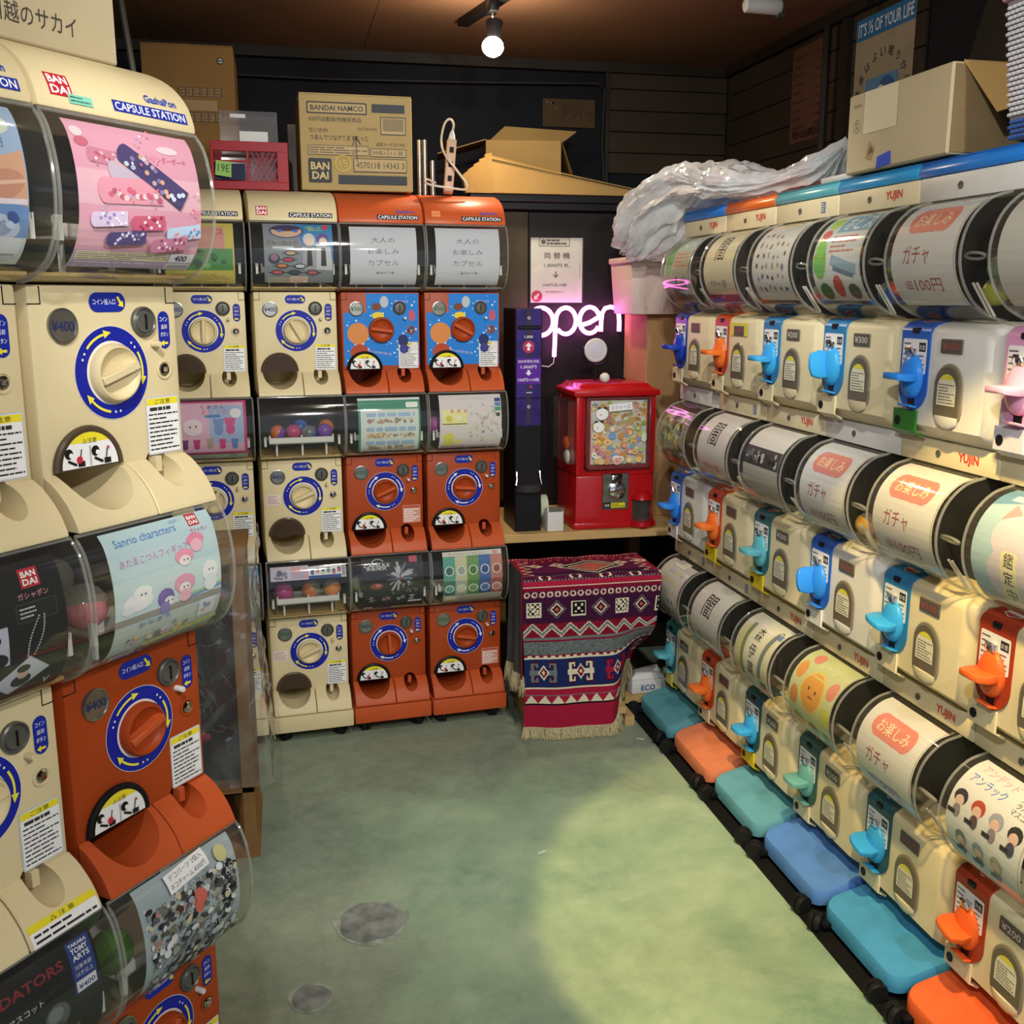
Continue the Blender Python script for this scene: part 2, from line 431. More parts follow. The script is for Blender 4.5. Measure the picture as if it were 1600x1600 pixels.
for x0, x1 in ((-1.5, -1.117), (-1.115, -0.402), (-0.40, 0.318), (0.32, 1.038), (1.04, 1.75)):
    for y0, y1 in ((-1.2, 0.42), (0.424, 2.25), (2.254, 4.05)):
        part('ceiling_panel', MB().box(x0, x1, y0, y1, CEIL, CEIL+0.008), PLY, ceiling, smooth=0)
wall_back = bpy.data.objects['wall_back']
for i in range(5):
    z0 = 1.742 + i*0.0775
    part('plank', MB().box(1.252, 1.735, YB-0.016, YB, z0, z0+0.0745), PLANK, wall_back, bevel=0.002, seg=1)
part('batten', MB().box(1.235, 1.25, YB-0.03, YB, 1.5, CEIL), WOODD, wall_back, smooth=0)
part('batten', MB().box(1.735, 1.75, YB-0.03, YB, 1.2, CEIL), WOODD, wall_back, smooth=0)
for i in range(9):
    z0 = 1.30 + i*0.092
    part('plank', MB().box(XR-0.012, XR, 2.72, YB-0.03, z0, z0+0.089), PLANK, wall_right, bevel=0.002, seg=1)
part('batten', MB().box(XR-0.03, XR-0.012, 3.10, 3.14, 1.2, CEIL), WOODD, wall_right, smooth=0)
struct('trim_1', MB().box(XL, XR, YB-0.04, YB, CEIL-0.035, CEIL), WOODD, smooth=0)
struct('trim_2', MB().box(XR-0.04, XR, YF, YB-0.04, CEIL-0.035, CEIL), WOODD, smooth=0)
pipe = part('conduit_pipe', MB().tube([(XR-0.05, 3.19, 0.0), (XR-0.05, 3.19, 2.1)], 0.012, 10), WOODD, None)
tag(pipe, 'dark vertical conduit pipe running up the wall between two posters', 'pipe')
# wall cable along the top of the back wall
c = part('wall_cable', MB().tube([(XL+0.3, YB-0.05, 2.045), (0.2, YB-0.05, 2.035), (0.7, YB-0.05, 2.045), (1.20, YB-0.05, 2.06), (1.226, YB-0.045, 2.04), (1.22, YB-0.045, 1.85), (1.232, YB-0.045, 1.65)], 0.004, 6), mat('dark_cable', '2c2c2e', 0.6), None)
tag(c, 'thin grey cable running along the top of the dark back wall', 'cable')
# old round plugs in the floor
def floor_plug(x, y, r, label):
    t = thing('floor_plug', label, 'floor plug', (x, y, 0), group='grey patches in the green floor')
    gm = mat('grey_cement_patch', '8d928c', 0.85, var=0.28, scale=24, bump=0.5)
    rim = mat('pale_cement_rim', 'a3ac9c', 0.9, var=0.25, scale=30)
    def wob(r0, ph): return [(r0*(1+0.05*math.sin(3*a+ph)+0.03*math.sin(7*a+ph))*math.cos(a), r0*(1+0.05*math.sin(3*a+ph)+0.03*math.sin(7*a+ph))*math.sin(a)) for a in [2*PI*i/32 for i in range(32)]]
    a = wob(r, x); b = wob(r*0.86, y)
    part('rim', MB().loft([[(*p, 0.0004) for p in a], [(*p, 0.0014) for p in a]]), rim, t, smooth=0)
    part('cement', MB().loft([[(*p, 0.0014) for p in b], [(*p, 0.0024) for p in b]]), gm, t, smooth=0)
floor_plug(0.123, 1.95, 0.078, 'large round grey cement plug in the middle of the floor')
floor_plug(-0.005, 1.735, 0.042, 'small grey cement patch near the bottom edge of the floor')

# ------------------------------------------------------------------ track lamps
def aim(o, target):
    d = Vector(target) - o.location; o.rotation_euler = d.to_track_quat('-Z', 'Y').to_euler()
def track_lamp(loc, target, watts, colr, cone, blend, label, bulb=0.03, emit=50):
    t = thing('track_lamp', label, 'lamp', loc, group='ceiling track lamps')
    d = (Vector(target) - Vector(loc)).normalized(); q = d.to_track_quat('-Z', 'Y').to_euler()
    top = CEIL - 0.022 - loc[2]
    part('adapter', MB().box(-0.014, 0.014, -0.03, 0.03, top-0.035, top), BLACKP, t, bevel=0.003)
    b = -d*0.075
    part('stem', MB().tube([(0, 0, top-0.034), (0, 0, b.z+0.02), tuple(b)], 0.004, 8), DARKMETAL, t)
    part('socket', MB().lathe([(0.012, 0.0), (0.019, 0.005), (0.021, 0.04), (0.026, 0.065)], (0, 0, 0.018), 'z', 16), BLACKP, t, rot=q)
    em = mat('lit_bulb_%d' % int(colr[2]*100), (1.0, 0.93, 0.80), 0.4, emit=emit, var=0.0)
    part('bulb', MB().ball((0, 0, 0.006), bulb, bulb, bulb*0.85, 16, 10), em, t, rot=q)
    L = bpy.data.lights.new('lamp_light', 'SPOT'); L.energy = watts; L.color = colr
    L.spot_size = math.radians(cone); L.spot_blend = blend; L.shadow_soft_size = 0.03
    lo = bpy.data.objects.new('lamp_light', L); COL.objects.link(lo); lo.parent = t
    lo.location = d*(bulb+0.006); lo.rotation_euler = q
    return t
names = ['track lamp with a bright bulb overhead nearest the entrance', 'track lamp with a bright bulb aimed at the angled towers on the left',
         'track lamp with a bright bulb aimed at the long right-hand row', 'track lamp with a warm bulb aimed down at the floor', 'added out-of-view track lamp over the middle that brightens the back row']
for n, a in zip(names, TRACK_LAMPS): track_lamp(*a, n)
track_lamp(*BULB_LAMP, 'warm glowing bulb on a black track above the back row', 0.032, 160)
for i, (p0, p1) in enumerate((((0.60, 3.52), (0.76, 2.75)), ((-0.40, 0.39), (0.95, -0.63)), ((0.53, 0.75), (0.49, 1.55)))):
    a, b = Vector((*p0, 0)), Vector((*p1, 0)); d = (b-a).normalized(); n = Vector((-d.y, d.x, 0))*0.017
    ring = [a+n, a-n, b-n, b+n]
    o = part('lamp_track', MB().loft([[(p.x, p.y, CEIL-0.022) for p in ring], [(p.x, p.y, CEIL) for p in ring]]), BLACKP, None, smooth=0)
    tag(o, ('short black ceiling track holding the warm bulb', 'black ceiling track overhead near the entrance', 'black ceiling track overhead in the middle of the room')[i], 'lamp track', 'ceiling tracks')
# white spotlight head seen at the very top
t = thing('spotlight', 'white cylindrical spotlight hanging at the top edge of the picture', 'lamp', (1.40, 3.02, 2.098))
part('lamp_body', MB().lathe([(0.012, -0.06), (0.02, -0.055), (0.022, 0.05), (0.018, 0.055)], axis='x', n=16), WHITEP, t)
part('bracket', MB().box(-0.006, 0.006, -0.006, 0.006, 0.018, 0.08), WHITEP, t)
part('knob', MB().lathe([(0.012, 0), (0.012, 0.02)], (0.045, 0, -0.018), 'x', 12), DARKMETAL, t)

# ------------------------------------------------------------------ tall capsule machines (cream and orange, three to a tower)
BW = 0.111
GP = smooth_prof([(-0.047, 0.459), (-0.060, 0.440), (-0.069, 0.405), (-0.071, 0.370), (-0.066, 0.335), (-0.050, 0.305), (-0.025, 0.288), (0.0, 0.281)], 4)
GMAP0, GLEN = along(GP, -0.004)
def GMAP(x, v, l): return GMAP0(x*1.07, 0.030 + v*(GLEN-0.034)/0.196, l)
def bandai_parts():
    def cutters():
        a = MB().lathe([(0.047, -0.2), (0.047, 0.05), (0.044, 0.15)], (-0.049, 0, 0.066), 'y', 32).mesh('tool', 0)
        b = MB().lathe([(0.0195, -0.2), (0.0195, 0.02), (0.018, 0.09)], (0.060, 0, 0.052), 'y', 24, 1.18).mesh('tool', 0)
        return [a, b]
    body = MB().box(-BW, BW, 0.0, 0.30, 0.0, 0.279).mesh('body', 35, 0.004)
    tp = smooth_prof([(0.0, 0.064), (-0.018, 0.053), (-0.038, 0.032), (-0.050, 0.010), (-0.052, 0.002)], 4) + [(0.0, 0.002)]
    tl = MB().prism(tp, -BW, 0.0085).mesh('tray', 35, 0.0015, 1)
    tr = MB().prism(tp, 0.0105, BW).mesh('tray', 35, 0.0015, 1)
    CACHE['b_body'] = cut(body, cutters()); CACHE['b_tl'] = cut(tl, cutters()[:1]); CACHE['b_tr'] = cut(tr, cutters()[1:])
    g = MB(); W = 0.115
    g.sheet(GP, -W, W)
    for x in (-W, W):
        n = len(GP); g.add([(x, y, z) for y, z in GP] + [(x, 0.10, 0.281), (x, 0.10, 0.459)], [tuple(range(n+2))])
    CACHE['b_globe'] = g.mesh('globe', 40)
    r = MB()
    r.tube([(-W, y, z) for y, z in GP[::-1]] + [(W, y, z) for y, z in GP], 0.0022, 6)
    CACHE['b_rim'] = r.mesh('rim')
    CACHE['b_back'] = MB().box(-0.113, 0.113, 0.105, 0.30, 0.281, 0.459).mesh('back', 0)
    CACHE['b_hop'] = MB().prism([(0.0, 0.282), (-0.020, 0.288), (-0.02, 0.292), (0.0, 0.290), (0.10, 0.300), (0.10, 0.282)], -0.112, 0.112).mesh('hopper')
    s = MB().box(-0.088, 0.088, -0.028, -0.022, 0.328, 0.345)
    s.box(-0.088, 0.088, -0.028, 0.10, 0.328, 0.331)
    for x in (-0.088, -0.002, 0.084): s.box(x, x+0.004, -0.027, -0.022, 0.340, 0.352)
    for x in (-0.07, 0.0, 0.066): s.box(x, x+0.005, -0.012, -0.006, 0.292, 0.329)
    CACHE['b_shelf'] = s.mesh('shelf', 0)
    cl = MB().box(-0.103, -0.097, -0.05, -0.042, 0.325, 0.345); cl.box(-0.103, -0.101, -0.05, -0.042, 0.345, 0.352); cl.box(-0.099, -0.097, -0.05, -0.042, 0.345, 0.352)
    CACHE['b_clipl'] = cl.mesh('clip', 0)
    CACHE['b_clipr'] = MB().box(0.097, 0.103, -0.05, -0.042, 0.325, 0.345).box(0.097, 0.099, -0.05, -0.042, 0.345, 0.352).box(0.101, 0.103, -0.05, -0.042, 0.345, 0.352).mesh('clip', 0)
    hp = smooth_prof([(-0.049, 0.461), (-0.047, 0.474), (-0.036, 0.498), (-0.010, 0.522), (0.035, 0.540), (0.10, 0.549), (0.30, 0.551)], 4) + [(0.30, 0.461)]
    CACHE['b_head'] = MB().prism(hp, -0.115, 0.115).mesh('header', 40, 0.004)
    CACHE['b_hp'] = hp
    CACHE['b_knob'] = MB().lathe([(0.0355, 0.0), (0.0355, -0.008), (0.0325, -0.013), (0.0305, -0.0135), (0.029, -0.010), (0.024, -0.005), (0.012, -0.003), (0.002, -0.003)], (0,0,0), 'y', 32).mesh('knob', 45)
    CACHE['b_grip'] = MB().prism([(0.0, -0.006), (-0.0135, -0.0045), (-0.0135, 0.0045), (0.0, 0.006)], -0.0295, 0.0295).mesh('grip', 35, 0.001, 1)
    CACHE['b_disc'] = MB().lathe([(0.0, 0.0), (0.0205, 0.0), (0.0205, -0.0035), (0.0185, -0.004), (0.0175, -0.0025), (0.0, -0.0025)], (0,0,0), 'y', 28).mesh('disc', 40)
    CACHE['b_slot'] = MB().lathe([(0.0, 0.0), (0.0185, 0.0), (0.0185, -0.005), (0.0165, -0.0065), (0.0145, -0.004), (0.013, -0.006), (0.0, -0.007)], (0,0,0), 'y', 28).mesh('slot', 40)
    CACHE['b_slit'] = MB().box(-0.0012, 0.0012, -0.0082, -0.006, -0.009, 0.009).mesh('slit', 0)
    CACHE['b_but'] = MB().lathe([(0.0, -0.014), (0.0035, -0.014), (0.0042, -0.012), (0.0042, 0.0), (0.0, 0.0)], (0,0,0), 'y', 12).mesh('button', 40)
    CACHE['b_lockr'] = MB().lathe([(0.012, 0.0), (0.0125, -0.0012), (0.010, -0.0018), (0.0085, 0.0), (0.0, 0.0)], (0,0,0), 'y', 20).mesh('lock_ring', 40)
    CACHE['b_lock'] = MB().lathe([(0.0, 0.0), (0.0075, 0.0), (0.0075, -0.002), (0.005, -0.003), (0.004, -0.001), (0.003, -0.003), (0.0, -0.003)], (0,0,0), 'y', 16).mesh('lock', 40)
    fl = [(0.0455*math.cos(a), 0.0455*math.sin(a)) for a in [PI*i/20 for i in range(21)]]
    m = MB()
    n = len(fl)
    m.add([(x, -0.007, z) for x, z in fl] + [(x, 0.004, z) for x, z in fl], [tuple(range(n)), tuple(range(n, 2*n))[::-1]] + [(i, (i+1) % n, n+(i+1) % n, n+i) for i in range(n)])
    CACHE['b_flap'] = m.mesh('flap', 35)
    r = MB(); r.tube([(0.047*math.cos(a), -0.004, 0.047*math.sin(a)) for a in [PI*i/20 for i in range(21)]], 0.004, 8)
    CACHE['b_arch'] = r.mesh('arch')
    for q, key in ((-1, 'b_seaml'), (1, 'b_seamr')):
        s = MB(); xs = sorted((q*0.094, q*0.0952)); s.box(xs[0], xs[1], -0.0006, 0.001, 0.2575, 0.277)
        xs = sorted((q*0.094, q*BW)); s.box(xs[0], xs[1], -0.0006, 0.001, 0.257, 0.2582)
        CACHE[key] = s.mesh('seam', 0)
    # stickers
    def ring(arrow, alt):
        p = PR(flat_y(0.0)); p.ring(0, 0, 0.034, 0.0565, 0, 360, 'e8e4d8', 56); p.ring(0, 0, 0.0385, 0.0557, 0, 360, '14209c', 56)
        for a0 in ((140, 30, -100) if alt else (165, 45, -75)):
            p.ring(0, 0, 0.0455, 0.0485, a0-38, a0, arrow, 8)
            for j in (1, 2): p.ell(0.047*math.cos(math.radians(a0+9*j-0)), 0.047*math.sin(math.radians(a0+9*j)), 0.0016, 0.0016, 'e8e8e0', 8)
            a = math.radians(a0-38); c, q = math.cos(a), math.sin(a); tx, tz = q, -c
            p.poly([(0.0425*c, 0.0425*q), (0.0525*c, 0.0525*q), (0.047*c+tx*0.011, 0.047*q+tz*0.011)][::-1], arrow)
        return p.mesh('dial_ring')
    CACHE['b_ringy'] = ring('f2e94a', True); CACHE['b_ringw'] = ring('f0f0ea', False)
    p = PR(flat_y(0.0)); p.rrect(-0.0275, -0.0115, 0.0275, 0.0115, 0.0113, '16299a'); p.text('コイン投入口', -0.005, 0.0005, 0.0068, 'f4f4f4', 0.01, w=0.034)
    p.poly([(0.014, 0.006), (0.017, 0.007), (0.022, -0.001), (0.019, -0.003)], 'f2e23a'); p.poly([(0.024, -0.006), (0.0235, 0.002), (0.0155, -0.004)], 'f2e23a')
    CACHE['b_st_in'] = p.mesh('coin_sticker')
    p = PR(flat_y(0.0)); p.rrect(-0.0095, -0.0235, 0.0095, 0.0235, 0.0094, '16299a')
    for k, w in enumerate(('コイン', '返却', 'ボタン')): p.text(w, 0, 0.0135-k*0.0095, 0.0058, 'f4f4f4', 0.01, w=0.013 if len(w) == 3 else 0.010)
    p.poly([(-0.007, -0.0165), (-0.0015, -0.0125), (-0.0015, -0.0205)], 'f2e23a'); p.rect(-0.0015, -0.018, 0.005, -0.015, 'f2e23a')
    CACHE['b_st_ret'] = p.mesh('return_sticker')
    for key, hd in (('b_st_no', 'f0e030'), ('b_st_pk', None)):
        p = PR(flat_y(0.0))
        if hd:
            p.rrect(-0.0285, -0.037, 0.0285, 0.037, 0.003, 'c9ccd2'); p.rrect(-0.0265, -0.035, 0.0265, 0.035, 0.0025, 'f2f2f0'); p.rect(-0.0265, 0.026, 0.0265, 0.0345, hd)
            p.text('ご注意', 0, 0.0303, 0.006, '222222', 0.01, w=0.026)
            p.lines(-0.022, 0.017, 0.022, 0.025, 1, '333333', 0.55); p.lines(-0.0245, -0.033, 0.0245, 0.017, 9, '2a2a2a', 0.32)
        else:
            p.rect(-0.026, -0.026, 0.026, 0.026, 'd99a86'); p.rect(-0.024, 0.018, 0.024, 0.024, 'b84c3a'); p.lines(-0.023, -0.024, 0.023, 0.016, 7, 'f2ece8', 0.5)
        CACHE[key] = p.mesh('notice_sticker')
    p = PR(flat_y(0.0)); p.rrect(-0.02, -0.015, 0.02, 0.015, 0.002, 'e6dcd6'); p.lines(-0.017, -0.012, 0.017, 0.012, 5, 'c8857e', 0.45)
    CACHE['b_st_sm'] = p.mesh('small_sticker')
    p = PR(flat_y(0.0)); hd = [(0.041*math.cos(a), 0.002+0.041*math.sin(a)) for a in [PI*i/20 for i in range(21)]]
    p.poly(hd, 'f4f4f2'); p.poly([(x, z) for x, z in hd if z > 0.0275] , 'f0e030')
    p.text('△注意', 0, 0.033, 0.0062, '222222', 0.01, w=0.021)
    p.rect(-0.0012, 0.003, 0.0012, 0.027, 'b8b8b8')
    for q in (-1, 1):
        cx = q*0.019-0.006
        p.ell(cx-0.006, 0.020, 0.006, 0.0062, '141414'); p.ell(cx-0.003, 0.018, 0.003, 0.003, 'f4f4f2'); p.bar(cx-0.008, 0.012, cx+0.004, 0.006, 0.003, '141414')
        p.rect(cx+0.006, 0.0035, cx+0.016, 0.010, '1c1c1c'); p.bar(cx+0.009, 0.010, cx+0.012, 0.024, 0.0015, '1c1c1c')
    p.ell(-0.017, 0.012, 0.0045, 0.0045, 'cc2a3c', 9); p.ell(0.026, 0.022, 0.002, 0.002, 'c86a70', 9)
    CACHE['b_st_cau'] = p.mesh('caution_sticker')
    # plain stand-in for the character panel: blue sheet with white stars
    p = PR(flat_y(0.0)); p.rect(-0.105, 0.076, 0.107, 0.222, '1f7fd6'); p.rect(-0.04, 0.222, 0.107, 0.275, '1f7fd6')
    rs = random.Random(3)
    for k in range(60):
        x, z, r = rs.uniform(-0.1, 0.103), rs.uniform(0.08, 0.27), rs.uniform(0.001, 0.0032)
        if z > 0.22 and x < -0.035: continue
        p.poly([(x+r*math.cos(2*PI*i/5+PI/2), z+r*math.sin(2*PI*i/5+PI/2)) for i in range(5)], 'e6f2ff'); p.l -= p.lift
    p.l += p.lift
    for cx, cz, rx, rz, cc in ((-0.065, 0.165, 0.030, 0.030, 'd98a4a'), (-0.062, 0.112, 0.026, 0.024, 'b5482a'), (-0.012, 0.238, 0.013, 0.011, '7a4630'), (-0.008, 0.214, 0.017, 0.010, 'e8d23c'), (0.010, 0.252, 0.012, 0.016, 'b8c2c6'), (0.088, 0.214, 0.010, 0.016, 'c05a78'), (0.062, 0.145, 0.015, 0.017, '2a2f66'), (0.064, 0.122, 0.013, 0.013, '3a3f8c'), (0.093, 0.128, 0.011, 0.012, 'e8e0dc')):
        p.ell(cx, cz, rx, rz, cc, 20)
    p.text('コインをいれてね', 0.058, 0.253, 0.0065, 'f2c8dc', 0.01, w=0.04); p.text('カチッと止まるまで回してネ', -0.005, 0.112, 0.007, 'f0d2e4', 0.01, w=0.07, rot=-0.18)
    CACHE['b_st_blue'] = p.mesh('blue_star_panel')
bandai_parts()
def header_print(kind):
    def mk():
        # v measured up from the front bottom edge
        P = [Vector(q) for q in CACHE['b_hp'][:-1]]; L = [0.0]
        for a, b in zip(P, P[1:]): L.append(L[-1]+(b-a).length)
        def f(x, v, l):
            k = 0
            while k < len(L)-2 and v > L[k+1]: k += 1
            d = (P[k+1]-P[k]).normalized(); p = P[k]+d*(v-L[k]); n = Vector((-d.y, d.x)); p = p+n*(l+0.0004)
            return (x, p.x, p.y)
        p = PR(f, 0.004)
        if 'B' in kind:
            p.rect(-0.096, 0.014, -0.066, 0.040, 'c01c2c'); p.text('BAN', -0.081, 0.033, 0.0095, 'ffffff', 0.03, w=0.025); p.text('DAI', -0.081, 0.021, 0.0095, 'ffffff', 0.03, w=0.025)
        if 'b' in kind: p.rect(-0.096, 0.020, -0.070, 0.038, 'd9793c'); p.text('BAN', -0.083, 0.033, 0.006, 'f0a870', 0.03, w=0.02); p.text('DAI', -0.083, 0.024, 0.006, 'f0a870', 0.03, w=0.02)
        c = '1b2f9a' if 'n' not in kind else '20202a'
        p.rect(-0.012, 0.0095, 0.102, 0.0225, c); p.text('CAPSULE STATION', 0.045, 0.016, 0.0095, 'f4f4f4', 0.015, w=0.108)
        if 'G' in kind: p.text('GashaPon', 0.066, 0.033, 0.010, '2a4fb4', 0.02, w=0.05)
        if 'T' in kind: p.rect(-0.074, 0.008, -0.042, 0.018, '84d0b8'); p.lines(-0.072, 0.009, -0.044, 0.017, 2, '3d6a5c', 0.4)
        return p.mesh('header_lettering')
    return cached(('hd', kind), mk)
def bandai(xy, yaw, tier, colour, price, label, group, card=None, ring='y', sticker=True, knob=20, notice='no', blue=False, head=None, small=False, shelf=True, pcol='2b3560'):
    z0 = 1.005 - 0.46*(tier-1)
    t = thing('capsule_machine', label, 'capsule machine', (xy[0], xy[1], z0), yaw, group)
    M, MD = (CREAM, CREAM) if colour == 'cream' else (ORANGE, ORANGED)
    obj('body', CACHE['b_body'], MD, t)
    obj('outlet_tray', CACHE['b_tl'], M, t); obj('return_tray', CACHE['b_tr'], M, t)
    g = obj('globe', CACHE['b_globe'], CLEAR, t); obj('globe_rim', CACHE['b_rim'], MATS['clear_rim'], g)
    obj('return_tab', cached('b_tab', lambda: MB().prism([(0.006, 0.0655), (-0.006, 0.0655), (-0.006, 0.046), (0.006, 0.044)], 0.054, 0.064).mesh('tab', 0)), M, t)
    obj('globe_back', CACHE['b_back'], DARKIN, t); obj('hopper', CACHE['b_hop'], CREAMD if colour == 'cream' else mat('hopper_grey', '8f8468', 0.5), t)
    if shelf: obj('capsule_shelf', CACHE['b_shelf'], WHITEP, t)
    obj('clip', CACHE['b_clipl'], WHITEP, t); obj('clip', CACHE['b_clipr'], WHITEP, t)
    obj('panel_seam', CACHE['b_seaml'], DARKIN, t); obj('panel_seam', CACHE['b_seamr'], DARKIN, t)
    if blue: obj('blue_star_sticker', CACHE['b_st_blue'], None, t, (0, -0.0006, 0))
    else:
        obj('dial_ring', CACHE['b_ring'+ring], None, t, (0, -0.0008, 0.175))
        obj('coin_sticker', CACHE['b_st_in'], None, t, (0, -0.0008, 0.259)); obj('return_sticker', CACHE['b_st_ret'], None, t, (0.088, -0.0008, 0.224))
    kn = obj('knob', CACHE['b_knob'], M if colour == 'cream' else ORANGED, t, (0, -0.001, 0.175))
    obj('knob_grip', CACHE['b_grip'], M, kn, (0, -0.004, 0), (0, math.radians(-knob), 0))
    d = obj('price_disc', CACHE['b_disc'], METAL, t, (-0.068, 0.0, 0.2325))
    def pm():
        p = PR(flat_y(-0.0028)); p.text('¥'+price, 0, 0, 0.0125, pcol, 0.012, w=0.031); return p.mesh('price_lettering')
    obj('price_lettering', cached(('pr', price, pcol), pm), None, d)
    s = obj('coin_slot', CACHE['b_slot'], DARKMETAL, t, (0.053, 0, 0.235)); obj('slit', CACHE['b_slit'], BLACKP, s)
    obj('return_button', CACHE['b_but'], WHITEP if colour != 'cream' else CREAM, t, (0.067, 0, 0.207))
    lk = obj('lock', CACHE['b_lock'], CHROME, t, (0.084, -0.0005, 0.174)); obj('lock_ring', CACHE['b_lockr'], MD, lk)
    fl = obj('outlet_flap', CACHE['b_flap'], DARKIN if (sticker and colour != 'cream') else BROWNCLEAR, t, (-0.049, 0, 0.066))
    obj('flap_arch', CACHE['b_arch'], BLACKP if colour != 'cream' else mat('smoked_arch', '5a4c3c', 0.25), fl)
    if sticker: obj('caution_sticker', CACHE['b_st_cau'], None, fl, (0, -0.0075, 0))
    if notice: obj('notice_sticker', CACHE['b_st_'+notice], None, t, (0.0765, -0.0008, 0.104))
    if small: obj('small_sticker', CACHE['b_st_sm'], None, t, (-0.083, -0.0008, 0.168))
    if card:
        p = PR(GMAP, 0.005, 0.00006); card(p)
        obj('display_card', p.mesh('display_card'), None, t)
    if head:
        h = obj('header', CACHE['b_head'], M, t); obj('header_lettering', header_print(head), None, h)
    return t
MATS['clear_rim'] = clear_mat('clear_rim_plastic', (0.86, 0.86, 0.82), 0.16, 0.08, (0.8, 0.8, 0.74))
def caster(parent, x, y, name='caster', r=0.021, s=1.0):
    me = cached(('caster', r), lambda: MB().lathe([(0.004, -0.013), (r*0.9, -0.013), (r, -0.010), (r, -0.002), (r*0.7, -0.001), (r*0.7, 0.001), (r, 0.002), (r, 0.010), (r*0.9, 0.013), (0.004, 0.013)], (0, 0, r), 'x', 18).box(-0.006, 0.006, -0.006, 0.006, r, r*2).mesh('caster', 40))
    return obj(name, me, RUBBER, parent, (x, y, 0), (0, 0, random.uniform(-0.8, 0.8)))
def bandai_base(xy, yaw, colour, label):
    M = CREAM if colour == 'cream' else ORANGE
    t = thing('wheeled_dolly', label, 'dolly', (xy[0], xy[1], 0), yaw, 'bases of the tall towers')
    b = MB().prism([(-0.056, 0.036), (-0.054, 0.084), (0.30, 0.084), (0.30, 0.036)], -0.115, 0.115)
    part('plinth', b, M, t, bevel=0.004)
    for x in (-0.08, 0.08):
        for y in (-0.015, 0.25): caster(t, x, y, r=0.018)
    return t

# ---- display cards of the tall machines: x across, y up the bent sheet (0 .. ~0.2)
def logo_ban(p, x, y, k=1.0):
    p.rect(x-0.011*k, y-0.0115*k, x+0.011*k, y+0.0115*k, 'c02838'); p.text('BAN', x, y+0.0045*k, 0.0075*k, 'ffffff', 0.03, w=0.017*k); p.text('DAI', x, y-0.005*k, 0.0075*k, 'ffffff', 0.03, w=0.017*k)
def card_pink(p):
    p.rect(-0.082, 0.012, 0.090, 0.195, 'e9a9c4'); p.rect(-0.082, 0.095, 0.09, 0.135, 'f0bfd2'); p.rect(-0.082, 0.045, 0.09, 0.075, 'e8b2c6')
    p.rect(-0.082, 0.012, 0.09, 0.040, 'b9a3c9'); p.rect(-0.078, 0.026, 0.05, 0.039, 'e6d9b0'); p.lines(-0.076, 0.027, 0.048, 0.038, 4, '8c7c9c', 0.35)
    p.rect(0.052, 0.026, 0.088, 0.040, 'f2eef4'); p.text('400', 0.069, 0.033, 0.0095, '3c3468', 0.03); p.rect(0.052, 0.013, 0.088, 0.024, 'f2eef4')
    for k in range(14): p.rect(0.055+k*0.0023, 0.0145, 0.0562+k*0.0023, 0.0225, '46406a'); p.l -= p.lift
    p.l += p.lift; p.lines(-0.076, 0.014, 0.03, 0.024, 3, 'ece4f2', 0.4)
    p.text('シリンダーポーチ', 0.045, 0.157, 0.009, 'd46f98', 0.01, w=0.06); p.ell(0.05, 0.170, 0.016, 0.005, 'f6dce8'); p.ell(-0.071, 0.178, 0.008, 0.007, 'f6dce8'); p.ell(-0.068, 0.166, 0.009, 0.006, 'd46f88')
    def pouch(x0, y0, x1, y1, w, col, dots):
        d = Vector((x1-x0, y1-y0)); d.normalize(); p.bar(x0, y0, x1, y1, w, col); p.ell(x0, y0, w*0.28, w*0.5, col, 12, math.atan2(d.y, d.x))
        n = Vector((-d.y, d.x)); L = math.hypot(x1-x0, y1-y0); k = 0.008
        while k < L-0.004:
            o = random.uniform(-0.42, 0.42)*w; p.ell(x0+d.x*k+n.x*o, y0+d.y*k+n.y*o, w*0.13, w*0.12, random.choice(dots), 8); k += w*0.17
    pouch(-0.060, 0.152, -0.02, 0.149, 0.018, 'd58aa4', ['e8c6d4', 'c85a80'])
    pouch(-0.035, 0.136, 0.002, 0.139, 0.022, 'cfc0d8', ['e9b4b0', 'b8c8e0'])
    pouch(-0.050, 0.112, 0.030, 0.116, 0.030, 'f0a4bc', ['e06a8a', 'f6dfe6', 'c6607e'])
    pouch(-0.018, 0.158, 0.062, 0.108, 0.026, '4a3f7a', ['d8b0c0', 'cfd8ee', '8f7fb4', 'e4b090'])
    pouch(-0.066, 0.078, -0.022, 0.082, 0.017, 'd6c6e2', ['9c8cc0', 'f0e6f2']); pouch(-0.013, 0.077, 0.030, 0.080, 0.017, 'c8607c', ['f0dce2', '9c3c58'])
    pouch(0.038, 0.066, 0.084, 0.074, 0.017, 'b9d2ea', ['e39090', '6f8fc0']); pouch(-0.046, 0.057, 0.003, 0.062, 0.016, '544a78', ['d8d0e8', '8c80ac']); pouch(0.015, 0.052, 0.064, 0.058, 0.016, 'c07a96', ['f0d8e2', '8f4a68'])
    for k in range(14): p.ell(random.uniform(-0.075, 0.085), random.uniform(0.09, 0.19), 0.0018, 0.0018, random.choice(['8fa8dc', 'f4d8e4', 'd86a90']), 7); p.l -= p.lift
    p.l += p.lift; p.text('全5種', 0.077, 0.096, 0.006, 'd84a6a', 0.01)
